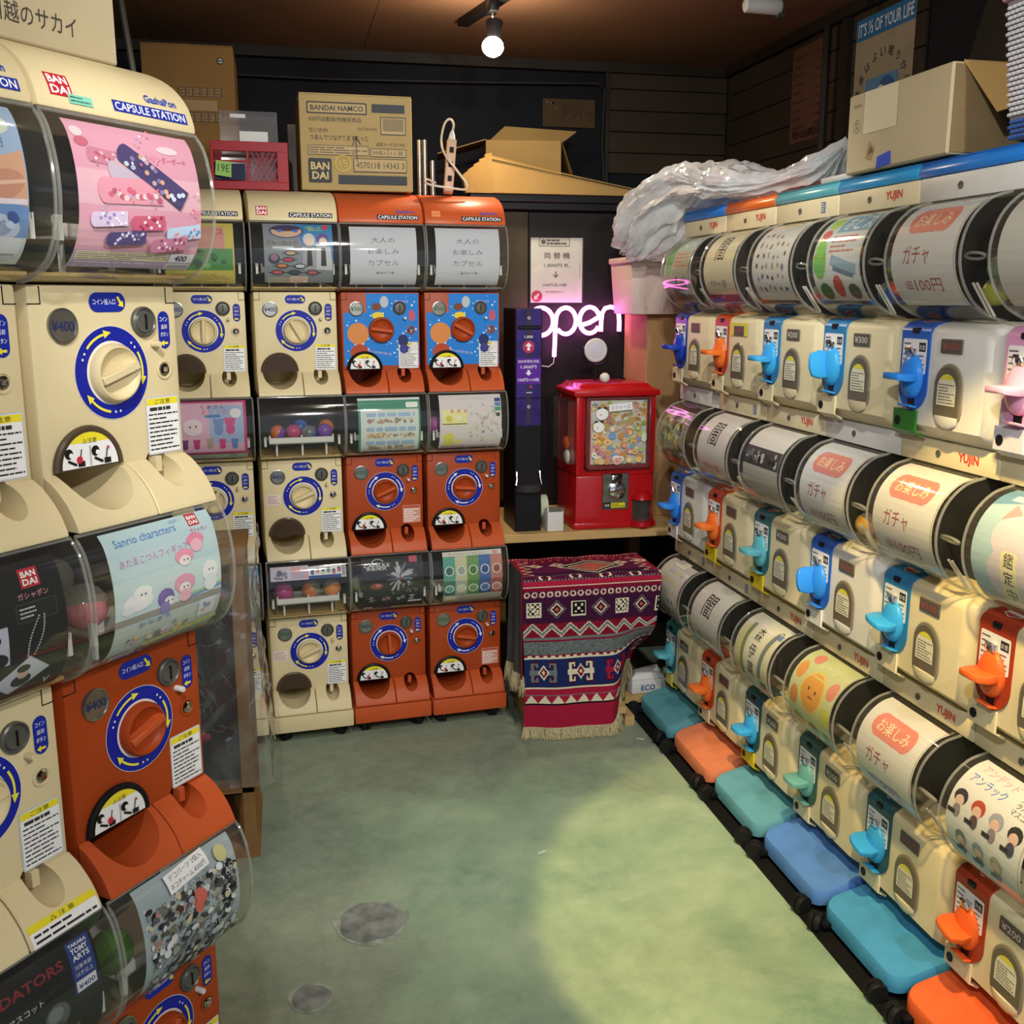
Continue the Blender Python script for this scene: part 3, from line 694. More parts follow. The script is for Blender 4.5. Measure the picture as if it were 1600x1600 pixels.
def card_blue(p):
    p.rect(-0.09, 0.012, 0.080, 0.195, '9fb9dc'); p.rect(-0.09, 0.012, 0.08, 0.05, 'c6ccd2'); p.rect(-0.09, 0.050, 0.08, 0.09, '6f93cc')
    p.text('400円', 0.045, 0.150, 0.010, '4c6290', 0.01); p.ell(0.05, 0.17, 0.02, 0.012, 'd8e0d0'); p.ell(0.052, 0.185, 0.008, 0.004, '8cb070')
    p.poly([(0.0, 0.115), (0.078, 0.145), (0.079, 0.085), (0.02, 0.095)], 'd9a88c'); p.ell(0.05, 0.105, 0.028, 0.016, 'c8917a', 14, 0.4); p.bar(0.0, 0.10, 0.078, 0.112, 0.004, 'e2bda6')
    p.bar(-0.03, 0.086, 0.078, 0.090, 0.006, 'e6dce8'); p.ell(0.045, 0.060, 0.026, 0.016, 'b8c4dc'); p.ell(0.045, 0.060, 0.016, 0.010, '8f9cc0'); p.rrect(0.02, 0.030, 0.075, 0.050, 0.004, 'd6dae0')
    p.lines(0.0, 0.014, 0.07, 0.03, 4, '7f8894', 0.35); p.blobs(-0.08, 0.05, 0.07, 0.1, 14, ['4c6fb8', 'b7cdea', '3c5a9c'], 0.003, 0.008)
def card_black_photo(p):
    p.rect(-0.09, 0.010, 0.080, 0.190, '17191d'); logo_ban(p, 0.045, 0.168); p.text('ガシャポン', 0.045, 0.148, 0.008, 'e2a0a8', 0.02, w=0.036)
    p.rrect(0.022, 0.118, 0.07, 0.140, 0.002, '3c4640'); p.rrect(0.023, 0.119, 0.069, 0.139, 0.002, '1c2220'); p.lines(0.026, 0.122, 0.045, 0.136, 3, 'c8ccc8', 0.4)
    for x0, y0, x1, y1, rot in ((-0.03, 0.128, 0.002, 0.166, 0), (-0.025, 0.075, 0.010, 0.120, 0), (-0.07, 0.075, -0.032, 0.120, 0), (-0.075, 0.128, -0.036, 0.168, 0)):
        p.rect(x0, y0, x1, y1, 'bfc4d6'); cx = (x0+x1)/2; w = x1-x0; h = y1-y0
        p.ell(cx, y0+h*0.16, w*0.46, h*0.22, '20222a'); p.ell(cx, y0+h*0.52, w*0.22, h*0.22, 'd8b8a8'); p.ell(cx, y0+h*0.70, w*0.26, h*0.15, '1e1a1a')
    p.poly([(-0.008, 0.052), (0.033, 0.078), (0.058, 0.055), (0.015, 0.030)], 'c8ccd8'); p.ell(0.025, 0.048, 0.012, 0.009, '22242c'); p.ell(0.026, 0.058, 0.007, 0.008, 'd4b4a6'); p.ell(0.026, 0.064, 0.008, 0.005, '1e1a1a')
    for k in range(16):
        t = k/16; p.ell(0.052-0.016*t+0.004*math.sin(PI*t), 0.122-0.046*t, 0.0012, 0.0012, 'b8bcc0', 6); p.ell(0.046-0.016*t-0.004*math.sin(PI*t), 0.122-0.046*t, 0.0012, 0.0012, 'b8bcc0', 6); p.l -= 2*p.lift
    p.l += p.lift; p.ell(-0.022, 0.062, 0.010, 0.010, '8a1c30'); p.text('全8種', -0.022, 0.062, 0.006, 'e8d8d8', 0.01)
    p.text('vol.2', -0.012, 0.032, 0.011, 'dcdcdc', 0.01); p.text('V', 0.058, 0.034, 0.010, 'c8c8c8', 0.02); p.rect(-0.09, 0.011, 0.0, 0.019, 'b8bc70'); p.rect(0.02, 0.012, 0.08, 0.017, 'a88878')
def card_sanrio(p):
    p.rect(-0.078, 0.008, 0.088, 0.196, 'bcd6de'); p.rect(-0.078, 0.075, 0.088, 0.13, 'c9e0e2'); p.rect(-0.078, 0.07, 0.088, 0.080, '9c9a94'); p.rect(-0.078, 0.008, 0.088, 0.07, 'c0ccc8')
    p.bar(0.02, 0.080, 0.088, 0.086, 0.004, '6f9ccc'); p.bar(0.02, 0.084, 0.088, 0.090, 0.003, 'a8c890')
    p.text('Sanrio characters', -0.018, 0.180, 0.012, '5c8ccc', 0.01, w=0.093, rot=0.03)
    p.text('あたまこつんフィギュア', -0.012, 0.152, 0.011, 'c070b0', 0.0, w=0.105, rot=0.02)
    logo_ban(p, 0.058, 0.186, 0.8); p.text('ガシャポン', 0.062, 0.170, 0.006, 'c05070', 0.01, w=0.028); p.text('全5種', 0.03, 0.190, 0.006, '8cb0d8', 0.01)
    for x, y, rx, ry, c in ((-0.045, 0.098, 0.022, 0.012, 'eef0f4'), (-0.038, 0.108, 0.014, 0.010, 'f4f4f6'), (-0.06, 0.090, 0.010, 0.006, 'e6e8ee'), (-0.004, 0.092, 0.013, 0.013, '7a6cb4'), (0.001, 0.086, 0.008, 0.007, 'f0eef0'), (-0.005, 0.078, 0.008, 0.009, '8f84c4'), (0.026, 0.104, 0.017, 0.013, 'e6a4bc'), (0.026, 0.098, 0.009, 0.007, 'f6eef0'), (0.026, 0.087, 0.010, 0.009, 'efb8c8'), (0.030, 0.140, 0.015, 0.010, 'ec9ab4'), (0.030, 0.134, 0.009, 0.007, 'f4e6ea'), (0.052, 0.158, 0.014, 0.009, 'e88aac'), (0.052, 0.150, 0.010, 0.009, 'f0b8cc'), (0.068, 0.110, 0.013, 0.015, 'eceef0'), (0.068, 0.094, 0.011, 0.012, 'e4e8ec')):
        p.ell(x, y, rx, ry, c, 12)
    for x, y in ((-0.038, 0.107), (0.002, 0.087), (0.027, 0.099), (0.031, 0.135), (0.069, 0.112)):
        p.ell(x-0.003, y, 0.0011, 0.0016, '303040', 6); p.ell(x+0.003, y, 0.0011, 0.0016, '303040', 6); p.l -= p.lift
    p.l += p.lift; p.rrect(0.050, 0.045, 0.078, 0.072, 0.003, 'd6dce0'); p.blobs(0.052, 0.048, 0.076, 0.068, 6, ['8fa0c0', 'd8b0c0'], 0.002, 0.005)
    p.text('おなまえ', -0.02, 0.066, 0.007, '5c86b8', 0.02, w=0.05, rot=0.04); p.blobs(-0.06, 0.030, 0.04, 0.055, 16, ['d8a8bc', 'e8e4ec', '7c7a86', 'd9c890'], 0.003, 0.007)
    p.bar(-0.03, 0.028, 0.088, 0.036, 0.006, 'd8d46c'); p.rrect(-0.072, 0.010, -0.036, 0.022, 0.001, 'eef0ea'); p.text('¥400円', -0.054, 0.016, 0.007, '505a50', 0.01, w=0.028); p.lines(-0.03, 0.010, 0.07, 0.024, 4, '90988c', 0.35)
def card_jumble(p):
    p.rect(-0.074, 0.010, 0.088, 0.196, 'aebfc8')
    cols = ['2a2c30', 'd8dce0', '6a7078', '98a090', 'e4e6e8', '484c54', '9aa4ac', 'c8c09c', '3c4048', 'b8c0c4', '707468', 'd4d6d6', '1e2024', 'b88a84']
    p.blobs(-0.07, 0.02, 0.084, 0.165, 460, cols, 0.002, 0.0075)
    for k in range(46):
        x, y = random.uniform(-0.065, 0.08), random.uniform(0.04, 0.17); p.ring(x, y, 0.0028, 0.0035, 0, 360, random.choice(['2c2c2c', '8a8a8a', 'dadada']), 8); p.l -= p.lift
    p.l += p.lift
    p.ell(0.015, 0.138, 0.009, 0.013, 'd06a5c', 12, 0.5); p.ell(0.010, 0.125, 0.007, 0.010, 'd06a5c', 12); p.ell(0.060, 0.175, 0.010, 0.013, 'c8c48c', 12, 0.4)
    p.bar(-0.030, 0.176, 0.038, 0.184, 0.026, 'f2f2f0'); p.text('デコパーツ 2個入', 0.004, 0.186, 0.008, '242434', 0.0, w=0.058, rot=0.11); p.text('ネコチャーム ¥300円', 0.004, 0.174, 0.008, '242434', 0.0, w=0.060, rot=0.11)
def card_pred(p):
    p.rect(-0.09, 0.008, 0.082, 0.190, '16181a'); p.text('PREDATORS', -0.015, 0.166, 0.013, '8a2a34', 0.02, w=0.11); p.text('カプセルマスコット', -0.030, 0.138, 0.009, 'dcdce0', 0.02, w=0.078)
    p.rrect(0.048, 0.118, 0.078, 0.186, 0.001, '27408c'); p.text('TAKARA', 0.063, 0.180, 0.004, 'f0f0f0', 0.03, w=0.024); p.text('TOMY', 0.063, 0.172, 0.007, 'f0f0f0', 0.03, w=0.022); p.text('ARTS', 0.063, 0.163, 0.007, 'f0f0f0', 0.03, w=0.022)
    p.text('対象年齢', 0.063, 0.151, 0.006, 'e8e8f0', 0.0, w=0.022); p.text('15才以上', 0.063, 0.142, 0.006, 'e8e8f0', 0.0, w=0.022); p.rect(0.050, 0.120, 0.076, 0.134, 'e4e4e8'); p.text('¥400', 0.063, 0.126, 0.007, '27408c', 0.02, w=0.022)
    p.ell(0.022, 0.108, 0.016, 0.018, '5a5e60'); p.ell(0.020, 0.112, 0.010, 0.010, '7c8284'); p.ell(0.022, 0.090, 0.011, 0.010, '3c4042'); p.ell(-0.028, 0.085, 0.018, 0.020, '4a4238'); p.ell(-0.022, 0.070, 0.014, 0.012, '5c5a44'); p.ring(0.05, 0.05, 0.026, 0.031, 90, 170, '5c6a3c', 12)
    p.blobs(-0.08, 0.02, 0.07, 0.07, 30, ['2a2e30', '3c4444', '22282a'], 0.004, 0.010)
def card_lock(p):
    p.rect(-0.076, 0.020, 0.092, 0.196, '7e858e'); p.poly([(0.0, 0.196), (0.092, 0.196), (0.092, 0.09), (0.02, 0.12)], '2f7fb8')
    p.ell(-0.020, 0.172, 0.042, 0.021, '3a3c80', 20); p.ell(-0.020, 0.171, 0.037, 0.017, 'cda890', 20); p.ell(-0.022, 0.180, 0.035, 0.009, '3a3050', 16); p.ell(-0.036, 0.172, 0.007, 0.004, '4a6ac8'); p.ell(0.002, 0.172, 0.007, 0.004, '4a6ac8')
    p.text('ブルーロック', -0.032, 0.138, 0.012, '15171c', 0.03, w=0.076); p.rect(-0.055, 0.122, -0.005, 0.128, 'c8d0d8'); p.text('名場面シーンを', 0.045, 0.184, 0.007, 'd8e048', 0.02, w=0.036); p.text('再現できる!', 0.050, 0.176, 0.007, 'd8e048', 0.02, w=0.034)
    p.rect(0.068, 0.178, 0.082, 0.194, 'c8404c')
    for cx, hc, sk, suit in ((0.034, 'c8ccd4', 'e4cabc', '9ca0a8'), (0.068, '5c4a94', 'e6ccbe', 'c0c4c8')):
        p.poly([(cx-0.018, 0.065), (cx+0.022, 0.062), (cx+0.018, 0.128), (cx-0.016, 0.130)], suit); p.poly([(cx-0.007, 0.075), (cx+0.007, 0.075), (cx+0.005, 0.125), (cx-0.005, 0.125)], '1c1c22'); p.ell(cx, 0.148, 0.015, 0.018, hc); p.ell(cx, 0.142, 0.010, 0.012, sk)
    p.ell(-0.052, 0.094, 0.014, 0.015, '2a2238'); p.ell(-0.052, 0.098, 0.009, 0.010, '8a6474')
    for cx, cy, c in ((-0.012, 0.110, 'b89c74'), (-0.018, 0.092, 'b03048'), (-0.034, 0.075, 'c8804c'), (0.010, 0.074, 'c4c8cc'), (-0.045, 0.056, 'c05a70'), (-0.004, 0.056, '3c5058'), (0.040, 0.056, 'b8646c')):
        p.bar(cx-0.021, cy, cx+0.021, cy, 0.002, '16181c'); p.ell(cx, cy, 0.015, 0.0075, '16181c'); p.ell(cx, cy, 0.012, 0.005, c)
    p.rect(-0.070, 0.022, 0.025, 0.042, '9c968c'); p.rect(-0.014, 0.024, 0.028, 0.044, 'd8c8b8'); p.lines(-0.012, 0.026, 0.026, 0.042, 3, 'b04a50', 0.4)
def card_adult(p):
    p.rect(-0.084, 0.012, 0.086, 0.192, 'c8cdd8')
    for k, (w, ww) in enumerate((('大人の', 0.060), ('お楽しみ', 0.080), ('カプセル', 0.080))): p.text(w, 0.0, 0.150-k*0.032, 0.016, '6c6478', 0.0, w=ww)
    p.text('♨SEXY 下着', 0.004, 0.056, 0.0075, '50505c', 0.01, w=0.046)
def card_strap(p):
    p.rect(-0.076, 0.012, 0.088, 0.190, '3f8f78'); p.rect(-0.076, 0.182, 0.088, 0.190, 'e6eaf0'); p.text('人形コレクション ストラップ', -0.016, 0.165, 0.009, '2c6a74', 0.02, w=0.108); p.rrect(0.050, 0.157, 0.082, 0.174, 0.004, 'eef2f0')
    p.rect(-0.070, 0.012, 0.083, 0.153, 'd2dcd6')
    for row in range(3):
        y = 0.137-row*0.043; x = -0.056
        while x < 0.07:
            w = random.uniform(0.016, 0.034); p.rrect(x, y-0.006, min(x+w, 0.074), y+0.006, 0.003, '9cb8d8'); x += w+0.005
        p.blobs(-0.056, y-0.028, 0.074, y-0.008, 34, ['c8a88c', 'b89478', 'd6c8a4', '9c8478', '8a8c7c'], 0.003, 0.007)
def card_pika(p):
    p.rect(-0.080, 0.014, 0.090, 0.194, 'dcd6d8'); p.text('ミニジッパーバッグコレクション', 0.012, 0.178, 0.006, '8c88a0', 0.02, w=0.09); p.rect(-0.072, 0.098, -0.006, 0.146, 'ece9a4')
    for k in range(3): p.rect(-0.050+k*0.018, 0.136, -0.042+k*0.018, 0.146, 'd8a0a0'); p.l -= p.lift
    p.l += p.lift; p.bar(-0.072, 0.102, -0.006, 0.102, 0.003, '4c4a34'); p.ell(-0.055, 0.118, 0.009, 0.010, 'd8cf5c'); p.ell(-0.028, 0.120, 0.007, 0.008, 'f0eee4')
    p.ell(-0.055, 0.060, 0.016, 0.014, 'e0d860'); p.ell(-0.055, 0.040, 0.014, 0.013, 'dcd458'); p.ell(-0.030, 0.044, 0.010, 0.008, 'e6de7c')
    p.blobs(0.0, 0.04, 0.084, 0.165, 60, ['b4b8c0', 'c8ccd4', '9ca4b0', 'd4c8b0', 'c0a8a0', 'cfd8b0'], 0.0025, 0.006)
    for k, c in enumerate(('27408c', '4a8cc0', '3c9c78')): p.rect(0.072, 0.168-k*0.014, 0.088, 0.179-k*0.014, c)
    p.ell(0.080, 0.128, 0.006, 0.006, '3c3c3c'); p.rect(-0.075, 0.024, -0.01, 0.030, 'b8b0a0'); p.lines(-0.075, 0.015, 0.08, 0.028, 3, 'a8a4a0', 0.4)
def card_robot(p):
    p.rect(-0.078, 0.010, 0.088, 0.194, '1b1d20'); p.text('CAPSULE', -0.038, 0.166, 0.010, 'd2d4d8', 0.03, w=0.07); p.text('INDEX', -0.038, 0.156, 0.009, 'd2d4d8', 0.03, w=0.055); p.ring(-0.035, 0.172, 0.014, 0.017, 20, 200, 'b8bcc0', 16)
    for k in range(26):
        a = random.uniform(0, 2*PI); L = random.uniform(0.02, 0.055); p.bar(0.022, 0.125, 0.022+L*math.cos(a), 0.125+L*0.9*math.sin(a), random.uniform(0.003, 0.008), random.choice(['8c9098', '6a6e78', 'b8bcc4', '4c5058']))
    p.ell(-0.040, 0.102, 0.018, 0.010, '8a3a40'); p.ell(-0.036, 0.104, 0.008, 0.005, 'c07a78'); p.blobs(0.0, 0.07, 0.08, 0.15, 30, ['a8acb4', '5a6068', '8a3038', '3c5a90'], 0.002, 0.006)
    for cx in (-0.055, -0.015, 0.025, 0.055):
        for k in range(7):
            a = random.uniform(0, PI); p.bar(cx-0.012*math.cos(a), 0.058-0.010*math.sin(a), cx+0.012*math.cos(a), 0.058+0.010*math.sin(a), 0.003, random.choice(['b8bcc0', '7c8088', '8a4048'])); p.l -= p.lift
        p.l += p.lift
    p.rect(0.05, 0.170, 0.072, 0.190, 'c05a70'); p.rect(0.045, 0.040, 0.082, 0.046, 'e0e0e0'); p.rrect(-0.074, 0.014, -0.050, 0.026, 0.001, 'dcdcdc'); p.text('¥400', -0.062, 0.020, 0.006, '303030', 0.01); p.rect(0.0, 0.012, 0.08, 0.022, 'b8b48c'); p.lines(-0.04, 0.012, 0.0, 0.024, 3, '8a8a8a', 0.35)
def card_stripes(p):
    x = -0.076
    for k, (c, d) in enumerate((('5fa89c', '3c7068'), ('cfcfae', 'a8b0a4'), ('6f9c5c', '4c8040'), ('3f6fb4', '2c5498'), ('c8857c', 'a85a50'))):
        p.rect(x, 0.050, x+0.0335, 0.178, c); p.rect(x, 0.05, x+0.0335, 0.10, d)
        p.ell(x+0.017, 0.132, 0.013, 0.016, 'e6e8e4'); p.ell(x+0.017, 0.132, 0.010, 0.013, d); p.ell(x+0.017, 0.073, 0.014, 0.014, 'dcdedc'); p.ell(x+0.017, 0.073, 0.011, 0.011, c); x += 0.0335
    p.rect(-0.076, 0.178, 0.0915, 0.194, 'd8dcd4'); p.text('ボールチェーンマスコット', -0.005, 0.185, 0.009, 'a84a4c', 0.02, w=0.11); p.rect(0.066, 0.176, 0.08, 0.19, 'd8a0a0')
    p.rect(-0.076, 0.014, 0.0915, 0.050, 'b8b8a4'); p.rrect(-0.070, 0.030, -0.04, 0.044, 0.002, 'dcdcc8'); p.lines(-0.03, 0.02, 0.085, 0.044, 5, '8c8c7c', 0.35)
def card_bears(p):
    p.rect(-0.09, 0.035, 0.090, 0.196, 'c8447c'); p.rect(-0.085, 0.042, 0.083, 0.190, 'e6b8d4'); p.rect(0.0, 0.07, 0.083, 0.18, 'a9bfe4'); p.text('くまさん', 0.010, 0.176, 0.012, '5a2c3c', 0.02, w=0.058); p.text('ドリンク', 0.015, 0.160, 0.014, 'c85a8c', 0.03, w=0.060); p.rrect(-0.01, 0.145, 0.028, 0.153, 0.003, '4c8cd0')
    for x, y, c in ((0.022, 0.118, '7a94d0'), (0.050, 0.120, 'd84c90'), (-0.032, 0.068, 'c83c80'), (0.0, 0.070, 'bca898'), (0.030, 0.068, 'd84c90'), (0.060, 0.068, '6a8ccc'), (-0.06, 0.068, '7a3c80')):
        k = 1.4 if y > 0.1 else 0.9
        p.ell(x-0.006*k, y+0.014*k, 0.004*k, 0.004*k, c, 8); p.ell(x+0.006*k, y+0.014*k, 0.004*k, 0.004*k, c, 8); p.ell(x, y+0.008*k, 0.009*k, 0.009*k, c, 12); p.ell(x, y-0.006*k, 0.008*k, 0.011*k, c, 12)
    p.ell(-0.04, 0.118, 0.024, 0.024, 'f0dce4', 16); p.ell(-0.046, 0.12, 0.002, 0.003, '404048'); p.ell(-0.032, 0.121, 0.002, 0.003, '404048'); p.ell(0.064, 0.156, 0.014, 0.014, 'eef0f4')
    p.rect(-0.09, 0.014, 0.09, 0.035, 'b0b4a8'); p.text('300', 0.055, 0.030, 0.009, '6a7c84', 0.02); p.lines(-0.08, 0.015, 0.03, 0.033, 3, '84887c', 0.4)
def card_yellowgreen(p):
    p.rect(-0.08, 0.014, 0.082, 0.194, 'c8b85c'); p.rect(-0.08, 0.06, 0.078, 0.12, '4c8c4c'); p.rect(0.0, 0.12, 0.06, 0.18, 'd09088'); p.text('ス', 0.05, 0.165, 0.016, 'a83c40', 0.02); p.blobs(-0.07, 0.06, 0.07, 0.12, 12, ['2c6a38', '1c4c2c', '80b060'], 0.006, 0.014); p.lines(-0.07, 0.018, 0.07, 0.05, 5, '8c845c', 0.4)
def card_pale(p):
    p.rect(-0.08, 0.010, 0.100, 0.196, 'b8c4bc'); p.rect(0.03, 0.160, 0.1, 0.190, '5c9cb0'); p.blobs(-0.07, 0.03, 0.08, 0.15, 10, ['d8dcd4', 'a8b4ac'], 0.008, 0.018)
def card_strip(p):
    p.rect(-0.098, 0.142, 0.0, 0.186, 'cfc6dc'); p.rect(0.0, 0.142, 0.098, 0.180, 'e8e8f0'); p.rect(-0.045, 0.146, 0.0, 0.184, 'c8a8c4'); p.blobs(-0.095, 0.144, -0.05, 0.176, 12, ['5c5c74', '8c88a8', 'b0a0c0'], 0.003, 0.009)
    for k in range(8): p.rect(-0.043+(k % 4)*0.011, 0.148+(k//4)*0.018, -0.034+(k % 4)*0.011, 0.163+(k//4)*0.018, random.choice(['e0a0a8', 'a8b0d8', 'd8c8d8'])); p.l -= p.lift
    p.l += p.lift; p.rect(0.0, 0.142, 0.085, 0.152, '27408c')
    for k in range(6): p.ell(0.010+k*0.014, 0.160+0.005*(k % 2), 0.005, 0.007, ['5070b8', 'd09088', 'd8d0a0', '4c9c80', 'b87080', 'c05068'][k]); p.ell(0.010+k*0.014, 0.166+0.005*(k % 2), 0.005, 0.003, '2a2430'); p.l -= p.lift
    p.l += p.lift
    for k in range(9): p.rect(0.087, 0.146+k*0.0036, 0.096, 0.148+k*0.0036, '404048'); p.l -= p.lift

BY = math.radians(4.85)
BC = {1: (-0.2117, 2.9181), 2: (0.0317, 2.9361), 3: (0.2649, 2.9608), 4: (0.4989, 2.9769)}
gb = 'capsule machines of the back row'
bandai(BC[1], BY, 1, 'cream', '400', 'cream capsule machine with yellow and green card, top of back tower beside angled towers', gb, card_yellowgreen, sticker=False, knob=88, head='n')
bandai(BC[1], BY, 2, 'cream', '300', 'cream capsule machine with pink bear card, middle of back tower beside angled towers', gb, card_bears, sticker=False, knob=60)
bandai(BC[1], BY, 3, 'cream', '300', 'cream capsule machine with pale torn card, half hidden by the plastic-wrapped rack', gb, card_pale, sticker=False, knob=40)
bandai(BC[2], BY, 1, 'cream', '400', 'cream capsule machine with grey and blue card of two figures in suits', gb, card_lock, sticker=False, knob=-60, head='nB')
bandai(BC[2], BY, 2, 'cream', '400', 'cream capsule machine without a card, white shelf and capsules showing inside', gb, None, sticker=False, knob=22, small=True)
bandai(BC[2], BY, 3, 'cream', '300', 'cream capsule machine with narrow strip card above pink and orange capsules', gb, card_strip, sticker=False, knob=22, small=True, pcol='2f6a4a')
bandai(BC[3], BY, 1, 'orange', '300', 'orange capsule machine with white lettered card and blue star panel, next to cream tower', gb, card_adult, blue=True, knob=-8, head='nG', notice='no', pcol='2f6a4a')
bandai(BC[3], BY, 2, 'orange', '300', 'orange capsule machine with green-bordered strap card', gb, card_strap, ring='w', knob=22, notice='pk', pcol='2f6a4a')
bandai(BC[3], BY, 3, 'orange', '400', 'orange capsule machine with black card of grey spiky models', gb, card_robot, ring='w', knob=92, notice=None, pcol='30404a')
bandai(BC[4], BY, 1, 'orange', '300', 'orange capsule machine with white lettered card and blue star panel, under the glowing bulb', gb, card_adult, blue=True, knob=-28, head='nGb', notice='no', pcol='2f6a4a')
bandai(BC[4], BY, 2, 'orange', '300', 'orange capsule machine with pale card of a yellow bag and small drawings', gb, card_pika, ring='w', knob=-6, notice=None, pcol='2f6a4a')
bandai(BC[4], BY, 3, 'orange', '300', 'orange capsule machine with card of five coloured stripes', gb, card_stripes, ring='w', knob=-12, notice='pk', pcol='2f6a4a')
for i, c, l in ((1, 'cream', 'cream base on casters, half hidden by the plastic-wrapped rack'), (2, 'cream', 'cream base on casters under the second back tower'), (3, 'orange', 'orange base on casters beside the cream one'), (4, 'orange', 'scuffed orange base on casters beside the draped rug')):
    bandai_base(BC[i], BY, c, l)
LY = math.radians(51.03); LU = Vector((math.cos(LY), math.sin(LY)))
L2 = Vector((-0.2066, 1.3399)); L1 = L2 - LU*0.236
gl = 'capsule machines of the two angled towers'
bandai(L2, LY, 1, 'cream', '400', 'large cream capsule machine with pink pouch card in the left foreground', gl, card_pink, knob=17, head='BGT')
bandai(L2, LY, 2, 'orange', '400', 'orange capsule machine with pale blue card of small pastel figures', gl, card_sanrio, knob=17)
bandai(L2, LY, 3, 'orange', '300', 'orange capsule machine with crowded charm card and handwritten note at lower left', gl, card_jumble, knob=60)
bandai(L1, LY, 1, 'cream', '400', 'cream capsule machine with blue card cut off at the left edge', gl, card_blue, knob=17, head='BG')
bandai(L1, LY, 2, 'cream', '400', 'cream capsule machine with black photo card cut off at the left edge', gl, card_black_photo, knob=17)
t = bandai(L1, LY, 3, 'cream', '400', 'cream capsule machine with dark monster card in the lower left corner', gl, card_pred, knob=17)
bandai_base(L2, LY, 'orange', 'orange base on casters under the angled tower nearer the aisle'); bandai_base(L1, LY, 'cream', 'cream base on casters under the tower at the left edge')
# caution strip on the tray above the dark card
tmap, _l = along(smooth_prof([(0.0, 0.064), (-0.018, 0.053), (-0.038, 0.032), (-0.050, 0.010), (-0.052, 0.002)], 4), 0.0006)
p = PR(tmap, 0.006)
mid = [o for o in bpy.data.objects if o.get('label', '').startswith('cream capsule machine with black photo card')][0]
p.rect(0.014, 0.001, 0.107, 0.0275, 'f2f2ee'); p.rect(0.014, 0.0185, 0.107, 0.0275, 'ecdc2c'); p.text('△ 注 意', 0.06, 0.023, 0.006, '2a2a2a', 0.02, w=0.034); p.lines(0.018, 0.003, 0.103, 0.017, 2, '2a2a2a', 0.4)
obj('caution_strip', p.mesh('caution_strip'), None, mid)

